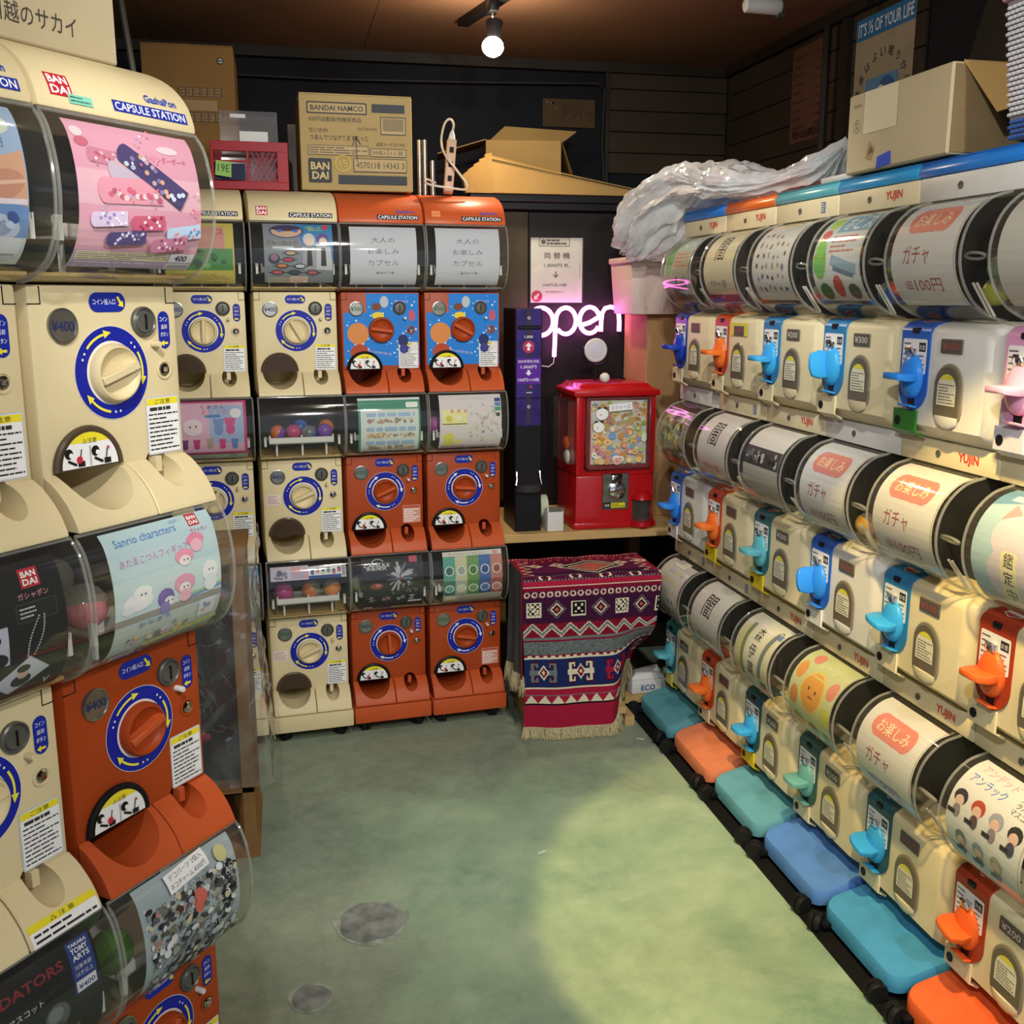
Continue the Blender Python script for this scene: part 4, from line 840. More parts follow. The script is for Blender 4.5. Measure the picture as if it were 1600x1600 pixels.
# ------------------------------------------------------------------ short-crank capsule machines of the right-hand row
YW = 0.1375; YP = 0.2876
DPR = smooth_prof([(-0.002, 0.419), (-0.040, 0.407), (-0.072, 0.375), (-0.086, 0.330), (-0.080, 0.285), (-0.055, 0.245), (-0.018, 0.222), (0.010, 0.214)], 4)
DMAP0, DLEN = along(DPR, -0.003)
def DMAP(x, v, l): return DMAP0(x*1.06, 0.028 + v*(DLEN-0.034)/0.236, l)
def yujin_parts():
    def ring(z, f, w=YW, r=0.022):
        pts = [(-w, 0.22, z)]
        for k in range(6): a = PI + PI/2*k/5; pts.append((-w+r+r*math.cos(a), f+r+r*math.sin(a), z))
        for k in range(6): a = -PI/2 + PI/2*k/5; pts.append((w-r+r*math.cos(a), f+r+r*math.sin(a), z))
        return pts + [(w, 0.22, z)]
    CACHE['y_body'] = MB().loft([ring(0.002, 0.004), ring(0.028, -0.030), ring(0.110, -0.031), ring(0.190, -0.030), ring(0.199, -0.027), ring(0.206, -0.018), ring(0.213, 0.012)]).mesh('body', 50)
    g = MB(); W = 0.108; g.sheet(DPR, -W, W); n = len(DPR)
    for x in (-W, W): g.add([(x, y, z) for y, z in DPR] + [(x, 0.058, 0.214), (x, 0.058, 0.419)], [tuple(range(n+2))])
    CACHE['y_drum'] = g.mesh('drum', 40)
    r = MB()
    CACHE['y_rima'] = MB().tube([(-W, y, z) for y, z in DPR], 0.0026, 6).mesh('rim'); CACHE['y_rimb'] = MB().tube([(W, y, z) for y, z in DPR], 0.0026, 6).mesh('rim')
    r = MB()
    for x in (W*0.985-0.018,): r.tube([(x, y*0.97, 0.316+(z-0.316)*0.97) for y, z in DPR], 0.0014, 6)
    CACHE['y_rim2'] = r.mesh('rim')
    CACHE['y_loop'] = MB().tube([(0.106+0.024*math.cos(a)+0.012, -0.066-0.004*math.sin(a), 0.318+0.005*math.sin(a)) for a in [2*PI*k/16 for k in range(16)]], 0.0026, 6, True).mesh('loop')
    CACHE['y_rod'] = MB().tube([(0.097, -0.005, 0.222), (0.103, -0.048, 0.276)], 0.0022, 6).mesh('rod')
    CACHE['y_carc'] = MB().box(-YW, YW, 0.062, 0.22, 0.2135, 0.42).mesh('carcass', 0)
    CACHE['y_trim'] = MB().box(-0.1425, 0.1425, -0.004, 0.22, 0.420, 0.4632).mesh('trim', 35, 0.003)
    CACHE['y_trim2'] = MB().box(-0.139, 0.139, 0.006, 0.22, 0.0, 0.002).mesh('trim', 0)
    cp = smooth_prof([(-0.006, 0.4636), (-0.009, 0.474), (-0.003, 0.486), (0.014, 0.492), (0.22, 0.494)], 4) + [(0.22, 0.4636)]
    CACHE['y_cap'] = MB().prism(cp, -0.1425, 0.1425).mesh('cap', 45, 0.002)
    CACHE['y_screw'] = MB().lathe([(0.0, 0.0), (0.0065, 0.0), (0.0065, -0.002), (0.0045, -0.003), (0.0, -0.0015)], (0,0,0), 'y', 16).mesh('screw', 40)
    # coloured plate with round foot, wrapped over the shoulder
    pts = [(-0.118, 0.195), (-0.118, 0.095)] + [(-0.075-0.043*math.cos(a), 0.095-0.043*math.sin(a)) for a in [PI*k/16 for k in range(1, 16)]] + [(-0.032, 0.095), (-0.032, 0.195)]
    n = len(pts); m = MB().add([(x, -0.0335, z) for x, z in pts] + [(x, -0.029, z) for x, z in pts], [tuple(range(n)), tuple(range(n, 2*n))[::-1]] + [(i, (i+1) % n, n+(i+1) % n, n+i) for i in range(n)])
    m.prism([(-0.0335, 0.194), (-0.0295, 0.2015), (-0.020, 0.2085), (0.030, 0.2155), (0.030, 0.2135), (-0.018, 0.2060), (-0.027, 0.198), (-0.030, 0.192)], -0.118, -0.032)
    CACHE['y_plate'] = m.mesh('plate', 35)
    CACHE['y_dome'] = MB().ball((0,0,0), 0.031, 0.018, 0.041, 20, 12).mesh('dome')
    def blade():
        pts = [(-0.027, 0.0), (-0.030, -0.020), (-0.024, -0.038), (-0.010, -0.044), (0.010, -0.044), (0.024, -0.038), (0.029, -0.020), (0.027, 0.0)]
        def zz(x, y, s): return s*(0.0075 + 0.05*y) + 0.006*(x/0.03)**2*(-1) + 0.10*y*0
        return MB().loft([[(x, y, zz(x, y, -1)) for x, y in pts], [(x, y, zz(x, y, 1)) for x, y in pts]]).mesh('blade', 40, 0.0022)
    CACHE['y_blade'] = blade()
    CACHE['y_coin'] = MB().tube([(-0.007, -0.003, -0.010), (-0.009, -0.010, 0.0), (-0.006, -0.012, 0.008), (0.006, -0.012, 0.008), (0.009, -0.010, 0.0), (0.007, -0.003, -0.010)], 0.0032, 8).box(-0.007, 0.007, -0.008, 0.0, -0.010, 0.006).mesh('coin')
    CACHE['y_clasp'] = MB().box(-0.010, 0.010, -0.004, 0.003, -0.004, 0.006).mesh('clasp', 35, 0.0015, 1)
    CACHE['y_lip'] = MB().prism([(0.0, 0.0), (-0.016, 0.004), (-0.016, 0.008), (0.0, 0.004)], -0.019, 0.019).mesh('lip', 35, 0.001, 1)
    CACHE['y_rec'] = MB().box(-0.0095, 0.0095, -0.0015, 0.0, 0.0, 0.017).mesh('recess', 0)
    CACHE['y_pwin'] = MB().box(-0.030, 0.030, -0.002, 0.002, -0.0125, 0.0125).mesh('price_window', 35, 0.003)
    def stad(rx, z0, z1, y0, y1):
        p = [(rx*math.cos(a), z1-rx+rx*math.sin(a)) for a in [PI*k/14 for k in range(15)]] + [(-rx*math.cos(a), z0+rx-rx*math.sin(a)) for a in [PI*k/14 for k in range(15)]]
        n = len(p); return MB().add([(x, y0, z) for x, z in p] + [(x, y1, z) for x, z in p], [tuple(range(n)), tuple(range(n, 2*n))[::-1]] + [(i, (i+1) % n, n+(i+1) % n, n+i) for i in range(n)])
    CACHE['y_chute'] = stad(0.040, 0.026, 0.142, -0.0335, -0.028).mesh('chute', 35, 0.0015, 1)
    p = [(0.034*math.cos(a), 0.102+0.034*math.sin(a)) for a in [PI*k/14 for k in range(15)]] + [(-0.034, 0.052), (0.034, 0.052)]
    n = len(p); CACHE['y_door'] = MB().add([(x, -0.0355, z) for x, z in p] + [(x, -0.033, z) for x, z in p], [tuple(range(n)), tuple(range(n, 2*n))[::-1]] + [(i, (i+1) % n, n+(i+1) % n, n+i) for i in range(n)]).mesh('door', 35)
    CACHE['y_scoop'] = MB().ball((0, -0.031, 0.050), 0.035, 0.008, 0.022, 18, 10, -1, 0.05).mesh('scoop')
    m = MB().box(-0.128, -0.056, -0.0345, -0.030, 0.014, 0.052); m.prism([(-0.0345, 0.014), (-0.030, 0.014), (-0.012, 0.006), (-0.016, 0.002)], -0.128, -0.056)
    CACHE['y_pad'] = m.mesh('pad', 35, 0.0015, 1)
    CACHE['y_hole'] = MB().lathe([(0.0, 0.0), (0.0085, 0.0), (0.0085, -0.0015), (0.0055, -0.002), (0.0, -0.001)], (0,0,0), 'y', 16).mesh('keyhole', 40)
    p = PR(flat_y(-0.0339)); p.rrect(-0.112, 0.118, -0.038, 0.180, 0.004, 'e8ebee'); p.lines(-0.109, 0.128, -0.088, 0.176, 5, '50545c', 0.3); p.rect(-0.062, 0.158, -0.042, 0.174, '26282c'); p.text('お金', -0.052, 0.166, 0.009, 'e8e8e8', 0.01, w=0.016); p.lines(-0.062, 0.124, -0.042, 0.154, 4, '50545c', 0.3); p.bar(-0.105, 0.124, -0.096, 0.138, 0.004, 'c84a50')
    CACHE['y_instr'] = p.mesh('instruction_sticker')
    p = PR(flat_y(-0.0357)); q = [(0.026*math.cos(a), 0.098+0.026*math.sin(a)) for a in [PI*k/14 for k in range(15)]] + [(-0.026, 0.070), (0.026, 0.070)]
    p.poly(q, 'd8d6c0'); p.poly([v for v in q if v[1] > 0.112], 'd6cf3c'); p.lines(-0.022, 0.072, 0.022, 0.108, 7, '6c6a5c', 0.35)
    CACHE['y_csticker'] = p.mesh('chute_sticker')
    p = PR(flat_y(-0.0043), lift=0.0004); p.text('YUJIN', 0.062, 0.4415, 0.020, 'd0382c', 0.03, w=0.056); CACHE['y_logo'] = p.mesh('red_lettering')
    p = PR(flat_y(-0.0043)); p.rect(0.072, 0.430, 0.090, 0.453, '5c6c94'); p.lines(0.074, 0.432, 0.088, 0.451, 4, 'd8dce4', 0.45); CACHE['y_tag'] = p.mesh('blue_tag')
    p = PR(flat_y(-0.0322)); p.rect(-0.020, 0.158, 0.078, 0.190, 'd8d23c'); CACHE['y_ytape'] = p.mesh('yellow_tape')
    p = PR(lambda x, y, l: (x, -0.022+y*0.9, 0.2085+y*0.12+l)); p.poly([(-0.095, 0.016), (-0.095, 0.03), (-0.055, 0.03), (-0.055, 0.016), (-0.075, 0.006)], 'd8d8d8'); p.poly([(-0.092, 0.017), (-0.092, 0.021), (-0.058, 0.021), (-0.058, 0.017), (-0.075, 0.009)], 'b8444a'); CACHE['y_badge'] = p.mesh('badge')
yujin_parts()
def yujin(col, tier, body, h, price, label, card, vertical=False, pad=None, logo=None, cap=None, ytape=False, trim=None, tilt=0):
    yc = 2.771 - YP*(col-1); z0 = 1.0164 - 0.4636*(tier-1)
    t = thing('crank_capsule_machine', label, 'capsule machine', (1.145, yc, z0), -PI/2, 'crank capsule machines of the right-hand row')
    B = {'cream': YCREAM, 'white': WHITEP, 'pink': mat('white_lilac_plastic', 'd6d2de', 0.4, var=0.04)}[body]
    obj('body', CACHE['y_body'], B, t)
    d = obj('drum', CACHE['y_drum'], CLEARY, t); obj('drum_rim', CACHE['y_rima'], MATS['clear_rim'], d); obj('drum_rim', CACHE['y_rimb'], MATS['clear_rim'], d); obj('inner_rim', CACHE['y_rim2'], MATS['clear_rim'], d); obj('drum_latch', CACHE['y_loop'], MATS['clear_rim'], d)
    if logo != 'norod':
        obj('dispensing_rod', CACHE['y_rod'], WHITEP, t); obj('dispensing_rod', CACHE['y_rod'], WHITEP, t, (-0.010, 0, 0))
    obj('drum_back', CACHE['y_carc'], DARKNAVY, t)
    tr = obj('top_trim', CACHE['y_trim'], trim or B, t); obj('trim_screw', CACHE['y_screw'], DARKMETAL, tr, (-0.023, -0.004, 0.4416))
    if logo == 'Y': obj('trim_lettering', CACHE['y_logo'], None, tr)
    if logo == 't': obj('trim_tag', CACHE['y_tag'], None, tr)
    if cap: obj('top_cap', CACHE['y_cap'], mat(cap+'_cap', HUES[cap][0], 0.25, var=0.05), t)
    pl = obj('crank_plate', CACHE['y_plate'], hue(h, False), t); obj('instruction_sticker', CACHE['y_instr'], None, pl); obj('badge', CACHE['y_badge'], None, pl)
    obj('plate_clasp', CACHE['y_clasp'], BLACKP, pl, (-0.075, -0.032, 0.194))
    cr = obj('crank', CACHE['y_dome'], hue(h), t, (-0.075, -0.034, 0.113)); obj('crank_handle', CACHE['y_blade'], hue(h), cr, (0, -0.008, 0.004), (0, (PI/2*0.86 if vertical else math.radians(tilt)), 0))
    obj('coin_slot', CACHE['y_coin'], CHROME, t, (-0.075, -0.034, 0.157))
    obj('coin_lip', CACHE['y_lip'], hue(h), t, (-0.075, -0.0335, 0.056)); obj('coin_recess', CACHE['y_rec'], BLACKP, t, (-0.075, -0.0335, 0.061))
    w = obj('price_window', CACHE['y_pwin'], mat('window_grey', '6a645c', 0.3, var=0.1), t, (0.029, -0.0315, 0.171))
    def pm():
        p = PR(flat_y(-0.0021)); p.rrect(-0.027, -0.010, 0.027, 0.010, 0.002, '57504a'); p.text('¥'+price, 0, 0, 0.013, '9c4a44' if price == '100' else 'c8c4bc', 0.01, w=0.046); return p.mesh('price_lettering')
    obj('price_lettering', cached(('yp', price), pm), None, w)
    c = obj('chute', CACHE['y_chute'], mat('smoked_chute_frame', '8a8270', 0.25, var=0.06), t, (0.029, 0, 0)); obj('chute_door', CACHE['y_door'], mat('smoked_chute_door', '6b6455', 0.15, var=0.1), c)
    obj('chute_sticker', CACHE['y_csticker'], None, c); obj('chute_scoop', CACHE['y_scoop'], B, c)
    P = {None: B, 'yellow': YELLOWCLEAR, 'green': GREENCLEAR}[pad]
    pd = obj('lock_cover', CACHE['y_pad'], P, t); obj('keyhole', CACHE['y_hole'], BLACKP, pd, (-0.112, -0.0345, 0.030))
    if ytape: obj('yellow_tape', CACHE['y_ytape'], None, t)
    if card:
        p = PR(DMAP, 0.006, 0.00006); card(p); obj('display_card', p.mesh('display_card'), None, t)
    return t
# cards of the crank machines: x -0.09..0.09, y 0..DLEN (about 0.25)
def y_fun(p, x0=-0.088, x1=0.086, y0=0.03, y1=0.232):
    p.rect(x0, y0, x1, y1, 'd9dbe2')
    for k in range(4): p.ell(-0.042+k*0.026, 0.176, 0.022, 0.024, 'e08a82', 16)
    p.rect(-0.045, 0.153, 0.042, 0.199, 'e08a82'); p.text('お楽しみ', -0.002, 0.176, 0.026, 'f6e6c4', 0.03, w=0.092)
    p.text('ガチャ', -0.018, 0.118, 0.030, 'a85a5c', 0.0, w=0.072); p.text('1回', -0.046, 0.070, 0.014, '8a5c5a', 0.0); p.text('100円', 0.008, 0.070, 0.022, '9c5a58', 0.0, w=0.072)
def y_yami(bg):
    def f(p):
        p.rect(-0.086, 0.055, 0.084, 0.236, bg); p.text('闇', -0.004, 0.165, 0.060, '202022', 0.01, w=0.050); p.text('ガチャ1回', -0.008, 0.082, 0.017, '38363a', 0.0, w=0.090)
    return f
def y_bits(p):
    p.rect(-0.086, 0.04, 0.084, 0.232, 'cfd0d4'); p.blobs(-0.05, 0.205, 0.06, 0.230, 14, ['d8c04c', 'e0cc80'], 0.004, 0.010)
    for k in range(34): p.ell(-0.06+(k % 6)*0.024+random.uniform(-.004, .004), 0.07+(k//6)*0.022+random.uniform(-.004, .004), random.uniform(0.004, 0.008), random.uniform(0.003, 0.006), random.choice(['50504e', '6c6a64', '8c8474', 'a89a70', '70788c']), 7, random.uniform(0, 3)); p.l -= p.lift
    p.l += p.lift
def y_green(p):
    p.rect(-0.086, 0.03, 0.084, 0.236, 'a8aca0'); p.ell(-0.055, 0.15, 0.024, 0.045, '5c9c58', 14); p.rect(-0.02, 0.17, 0.084, 0.225, '9ab8c4'); p.text('ビス', 0.03, 0.198, 0.034, 'e8eef0', 0.02, w=0.06); p.lines(-0.02, 0.125, 0.07, 0.165, 4, 'b87870', 0.4); p.blobs(-0.05, 0.03, 0.07, 0.11, 26, ['c86058', '4c7060', '86a0b0', '3c4850', '708a58'], 0.008, 0.018)
def y_bis(p):
    p.rect(-0.086, 0.04, 0.084, 0.225, 'c4ccd0'); p.rect(-0.03, 0.170, 0.084, 0.225, '7fa8c4'); p.ell(-0.055, 0.195, 0.020, 0.016, 'a8cc60'); p.text('ホビス', 0.030, 0.192, 0.034, 'f0f4f6', 0.03, w=0.092); p.ell(-0.06, 0.168, 0.016, 0.010, 'c85a58'); p.lines(-0.03, 0.130, 0.06, 0.165, 4, 'b86a64', 0.4)
    p.ell(-0.06, 0.115, 0.024, 0.030, '6cb04c', 14); p.ell(-0.062, 0.140, 0.018, 0.016, '7cc058', 12); p.ell(0.0, 0.070, 0.018, 0.022, 'b84c40', 12); p.ell(-0.05, 0.060, 0.022, 0.018, '3c6c38', 12); p.ell(0.05, 0.060, 0.020, 0.016, '4c5a54', 12); p.bar(-0.02, 0.12, 0.07, 0.10, 0.018, '88a4b8'); p.bar(-0.01, 0.105, 0.06, 0.09, 0.008, '5c7890')
def y_mess(p):
    p.rect(-0.086, 0.03, 0.084, 0.20, '8c9274'); p.blobs(-0.084, 0.03, 0.08, 0.20, 110, ['c8c87c', '50543c', 'a8b06c', '6c7058', 'd8d8c4', '38382c', 'b0a088'], 0.005, 0.013)
def y_grey(p):
    p.rect(-0.086, 0.03, 0.084, 0.14, 'b8b8ba'); p.rect(-0.086, 0.125, 0.084, 0.165, '3c3e42'); p.blobs(-0.08, 0.128, 0.08, 0.162, 36, ['b8bcc0', '70747a', 'd8d8d8', '1e2024'], 0.003, 0.009); p.rect(-0.086, 0.165, 0.084, 0.232, 'e0e0e4')
def y_cat(p):
    p.rect(-0.086, 0.02, 0.086, 0.236, 'a9c8dc'); p.poly([(-0.086, 0.19), (0.086, 0.236), (-0.086, 0.236)], '6c9cc4'); p.bar(-0.06, 0.212, 0.03, 0.216, 0.014, 'dcecf4'); p.ell(0.0, 0.15, 0.050, 0.038, 'd4cfe4', 18); p.ell(0.0, 0.09, 0.050, 0.048, 'cfcae0', 18)
    p.poly([(-0.045, 0.17), (-0.012, 0.185), (-0.038, 0.20)], 'e0a0a8'); p.poly([(0.012, 0.185), (0.045, 0.17), (0.038, 0.20)], 'e0a0a8'); p.rrect(-0.020, 0.048, 0.016, 0.130, 0.008, 'dfdcc0')
    for k, c in enumerate('鑑定中'): p.text(c, -0.002, 0.117-k*0.026, 0.021, '2a2c34', 0.03, w=0.021)
    p.rect(-0.086, 0.02, 0.086, 0.040, '8fa090'); p.lines(-0.08, 0.022, 0.08, 0.038, 2, '60706a', 0.4)
def y_dots(p):
    p.rect(-0.086, 0.04, 0.084, 0.225, 'd0cfd2'); p.rrect(-0.045, 0.205, 0.025, 0.232, 0.002, 'f0f0f0'); p.text('スクィーズ', -0.010, 0.218, 0.013, '505058', 0.0, w=0.056)
    for k in range(26): p.ell(-0.06+(k % 5)*0.026+random.uniform(-.004, .004), 0.185-(k//5)*0.026, 0.007, 0.006, ['9cb8d4', 'd8d478', 'd0cc8c', 'c8ccd0', '8c9098'][min(4, (k//5)+random.choice((0, 1)))], 9); p.l -= p.lift
    p.l += p.lift; p.blobs(-0.06, 0.05, 0.06, 0.09, 12, ['a89898', '78787c', 'c8a8a0'], 0.004, 0.008)
def y_mori(p):
    p.rect(-0.086, 0.03, 0.084, 0.232, 'd4d6cc'); p.rect(-0.080, 0.08, -0.035, 0.19, 'd8d2a0'); p.rect(-0.055, 0.07, -0.04, 0.20, '7c8a6c'); p.rect(0.035, 0.09, 0.075, 0.200, 'd0d0b4'); p.bar(0.058, 0.205, 0.040, 0.09, 0.016, '6c7c84'); p.ring(0.062, 0.205, 0.006, 0.009, 0, 360, '5c6468', 12)
    for k, c in enumerate('森伊蔵'): p.text(c, 0.0, 0.180-k*0.040, 0.034, '3a3c38', 0.01, w=0.030)
    p.blobs(-0.08, 0.035, 0.08, 0.075, 16, ['b8b098', 'a0a890', 'c8b4a4'], 0.005, 0.011); p.rect(0.04, 0.060, 0.07, 0.085, '7c8084'); p.rect(0.062, 0.192, 0.078, 0.206, '5c84b0')
def y_fruit(p):
    p.rect(-0.086, 0.03, 0.084, 0.236, 'c4cda0'); p.text('フルーツ', -0.01, 0.205, 0.020, 'd8e0b8', 0.02, w=0.09)
    for x, y, rx, ry, c in ((0.0, 0.145, 0.046, 0.048, 'd6c878'), (0.0, 0.145, 0.038, 0.040, 'dca04c'), (-0.065, 0.175, 0.016, 0.020, 'd99a54'), (-0.062, 0.120, 0.016, 0.020, 'cc8c50'), (0.062, 0.170, 0.016, 0.020, 'd88c7c'), (0.064, 0.115, 0.018, 0.020, 'c4cc54'), (-0.045, 0.212, 0.016, 0.014, 'dc8c84'), (-0.05, 0.070, 0.020, 0.018, '8ca86c'), (0.01, 0.068, 0.020, 0.018, '9c8458'), (0.06, 0.064, 0.016, 0.016, '84a070')):
        p.ell(x, y, rx, ry, c, 18)
    for x, y in ((-0.012, 0.15), (0.014, 0.148)): p.ell(x, y, 0.0026, 0.004, '3c2c1c', 8)
    p.bar(-0.008, 0.135, 0.010, 0.134, 0.002, '5c3c1c')
def y_undead(p):
    p.rect(-0.088, 0.03, 0.088, 0.232, 'd8dce4'); p.text('アンデッド', -0.030, 0.215, 0.017, 'e08ab8', 0.04, w=0.080); p.text('アンラック', -0.034, 0.192, 0.017, '3c6cc8', 0.04, w=0.080)
    p.text('カプセル', 0.052, 0.206, 0.010, '20242c', 0.03, w=0.045); p.text('ラバー', 0.046, 0.194, 0.010, '20242c', 0.03, w=0.034); p.text('マスコット', 0.054, 0.182, 0.010, '20242c', 0.03, w=0.052)
    for k in range(7):
        x, y = -0.066+(k % 4)*0.042+(0.018 if k > 3 else 0), (0.142 if k < 4 else 0.085); hc = ['26283c', 'b04434', '9ca0b8', '24262c', '5c7078', '7890a8', 'a0a09c'][k]; w = 1.0 if k < 4 else 0.9
        p.ell(x, y+0.014*w, 0.015*w, 0.013*w, hc, 12); p.ell(x, y+0.008*w, 0.010*w, 0.009*w, 'd8b8b0', 12); p.ell(x, y-0.008*w, 0.009*w, 0.011*w, random.choice(['5c4c54', '44485c', '8c8494']), 10); p.rect(x-0.020*w, y-0.016*w, x-0.002, y-0.009*w, '26262a')
    p.bar(-0.088, 0.036, 0.088, 0.036, 0.010, '8fb4d4')
def y_blank(p): p.rect(-0.088, 0.03, 0.088, 0.225, 'c8cacc')
R = [  # col, tier, body, hue, price, card, label, extras
 (1,1,'cream','darkblue','100',y_green,'crank machine with dark blue handle under the milky plastic bag',dict(logo='Y',cap='blue')),
 (2,1,'cream','orange','100',y_yami('d9d6bf'),'crank machine with orange handle, yellow tape and 闇 card in the top row',dict(logo='Y',cap='orange',ytape=True)),
 (3,1,'cream','lightblue','200',y_bits,'crank machine with light blue handle and card of small grey specks in the top row',dict(logo='t',cap='teal')),
 (4,1,'cream','lightblue','300',y_bis,'crank machine with upright light blue handle and colourful card with green shape',dict(logo='Y',cap='lightblue',vertical=True)),
 (5,1,'white','blue','100',y_fun,'white crank machine with blue handle and green lock cover in the top row',dict(cap='blue',pad='green')),
 (6,1,'pink','pink','100',y_blank,'lilac crank machine with pink handle cut off at the right edge',dict(cap='blue')),
 (1,2,'white','blue','100',y_mess,'white crank machine with blue handle and crowded greenish card, nearest the red machine',dict()),
 (2,2,'cream','orange','100',y_yami('dcdce2'),'crank machine with orange handle, yellow lock cover and 闇 card in the middle row',dict(logo='t',pad='yellow')),
 (3,2,'cream','teal','200',y_grey,'crank machine with teal handle and half blank card with dark band',dict(logo='Y',pad='yellow')),
 (4,2,'white','blue','100',y_fun,'white crank machine with upright blue handle and pink-lettered card in the middle row',dict(vertical=True)),
 (5,2,'cream','lightblue','100',y_fun,'crank machine with light blue handle and pink-lettered card, second from right in middle row',dict(logo='Y',tilt=12)),
 (6,2,'cream','red','100',y_cat,'crank machine with orange handle and pale blue 鑑定中 card at the right edge',dict()),
 (1,3,'cream','teal','200',y_dots,'crank machine with teal handle and white card of pastel dots in the bottom row',dict(logo='t',pad='yellow')),
 (2,3,'cream','orange','100',y_yami('d6d6d8'),'crank machine with orange handle and 闇 card in the bottom row',dict(logo='t')),
 (3,3,'cream','darkteal','200',y_mori,'crank machine with light blue handle and white card of brushed black characters',dict(logo='Y',pad='yellow')),
 (4,3,'cream','green','200',y_fruit,'crank machine with grey-green handle and green card of round fruit faces',dict(logo='Y')),
 (5,3,'cream','darkteal','100',y_fun,'crank machine with light blue handle and pink-lettered card in the bottom row',dict(logo='Y',tilt=18)),
 (6,3,'cream','red','200',y_undead,'crank machine with orange handle and card of pink and blue lettering at lower right',dict(tilt=15)),
]
for c, ti, b, h, pr, card, lab, ex in R: yujin(c, ti, b, h, pr, lab, card, **ex)
def stand(col, rgb, name, label):
    t = thing('wheeled_dolly', label, 'dolly', (1.145, 2.771-YP*(col-1), 0), -PI/2, 'stands under the right-hand row')
    w, r, f, bk = 0.136, 0.034, -0.112, 0.03
    pl = [(-w, bk)]
    for k in range(7): a = PI + PI/2*k/6; pl.append((-w+r+r*math.cos(a), f+r+r*math.sin(a)))
    for k in range(7): a = -PI/2 + PI/2*k/6; pl.append((w-r+r*math.cos(a), f+r+r*math.sin(a)))
    pl.append((w, bk))
    zt = lambda y: 0.050 + (y-f)/(bk-f)*0.036
    m = MB().loft([[(x*0.985, y, zt(y)-0.034) for x, y in pl], [(x, y, zt(y)-0.026) for x, y in pl], [(x, y, zt(y)-0.007) for x, y in pl], [(x*0.985, y+0.003*(1 if y < 0 else 0), zt(y)) for x, y in pl]])
    part('foot_cover', m, mat(name, rgb, 0.5, var=0.10, scale=14, bump=0.15), t, smooth=40)
    part('underframe', MB().box(-0.130, 0.130, 0.032, 0.22, 0.03, 0.0888), BLACKP, t, smooth=0)
    for x in (-0.112, 0.112): caster(t, x, -0.134, r=0.020)
    for x in (-0.1, 0.1): part('caster_arm', MB().box(x-0.012, x+0.012, -0.13, -0.05, 0.016, 0.024), BLACKP, t, smooth=0)
for c, rgb, n, l in ((1,'63a5b0','worn_teal_plastic','worn teal stand on casters beside the draped rug'),(2,'de855e','worn_orange_plastic','scuffed orange stand on casters between two teal ones'),(3,'66a6b6','teal_plastic','teal stand on casters between the orange and the blue one'),(4,'5a8cd6','scratched_blue_plastic','scratched blue stand on casters in the middle of the row'),(5,'489acc','sky_blue_plastic','sky blue stand on casters, second from the right edge'),(6,'e86836','bright_orange_plastic','bright orange stand on casters in the lower right corner')):
    stand(c, rgb, n, l)
mt = part('floor_mat', MB().box(1.0, 1.72, 0.9, 2.98, 0, 0.003), mat('black_sheet', '0f0f10', 0.8, var=0.2), None, smooth=0)  # thin flat black sheet under the stands and casters
tag(mt, 'thin black sheet on the floor under the right-hand row', 'mat')

# ------------------------------------------------------------------ capsules inside the machines
CUP = MB().ball((0,0,0), 0.024, 0.024, 0.024, 18, 7, -1, 0.0).mesh('cup', 40)
LID = MB().ball((0,0,0), 0.0245, 0.0245, 0.0245, 18, 7, 0.0, 1).mesh('lid', 40)
def capsule(local, owner, rgb, label, lid=None, r=1.0, rot=None):
    m = owner.matrix_basis if False else Matrix.Translation(owner.location) @ Matrix.Rotation(owner.rotation_euler.z, 4, 'Z')
    w = m @ Vector(local)
    t = thing('toy_capsule', label, 'capsule', w, 0, 'toy capsules inside the machines')
    t.rotation_euler = rot or (random.uniform(-1, 1), random.uniform(-1, 1), random.uniform(0, 6)); t.scale = (r, r, r)
    obj('capsule_cup', CUP, mat('capsule_'+rgb, rgb, 0.25, var=0.05), t)
    obj('capsule_lid', LID, mat('capsule_'+lid, lid, 0.25, var=0.05) if lid else MATS['clear_rim'], t)
def find(s): return [o for o in bpy.data.objects if o.get('label', '').startswith(s)][0]
A = find('cream capsule machine without a card')
for i, (x, y, z, c, l, lab) in enumerate(((-0.062, 0.0, 0.356, '6a4a9c', 'c8682c', 'purple and orange capsule at the left end of the white shelf'), (-0.019, 0.008, 0.356, '8c9c50', 'b84c7c', 'olive and pink capsule on the white shelf'), (0.004, 0.053, 0.364, '3c50a0', '4a6ab8', 'dark blue capsule at the back of the white shelf'), (0.023, -0.002, 0.354, '3c68b0', None, 'blue clear-topped capsule in the middle of the white shelf'), (0.067, 0.004, 0.356, 'd89040', '7a50a8', 'orange and purple capsule on the white shelf'), (0.078, 0.056, 0.362, 'c87028', 'c87028', 'orange capsule at the right end of the white shelf'))):
    capsule((x, y, z), A, c, lab, l, 0.9)
A = find('cream capsule machine with narrow strip card')
for x, y, z, c, l, lab in ((-0.066, 0.0, 0.358, 'a03c7c', 'b04a88', 'magenta capsule behind the strip card machine front'), (0.012, 0.0, 0.360, 'c87848', None, 'orange clear-topped capsule in the middle of the strip card machine'), (0.070, 0.0, 0.360, 'd08850', None, 'orange clear-topped capsule at the right of the strip card machine')):
    capsule((x, y, z), A, c, lab, l, 1.12)
A = find('orange capsule machine with pale card of a yellow'); capsule((-0.084, 0.0, 0.362), A, '9a4a8c', 'purple capsule peeking out left of the yellow bag card', 'a85a9c', 1.05)
A = find('orange capsule machine with black card of grey'); capsule((-0.084, 0.0, 0.366), A, '8c9440', 'olive capsule peeking out left of the black card', None)
A = find('orange capsule machine with pale blue card')
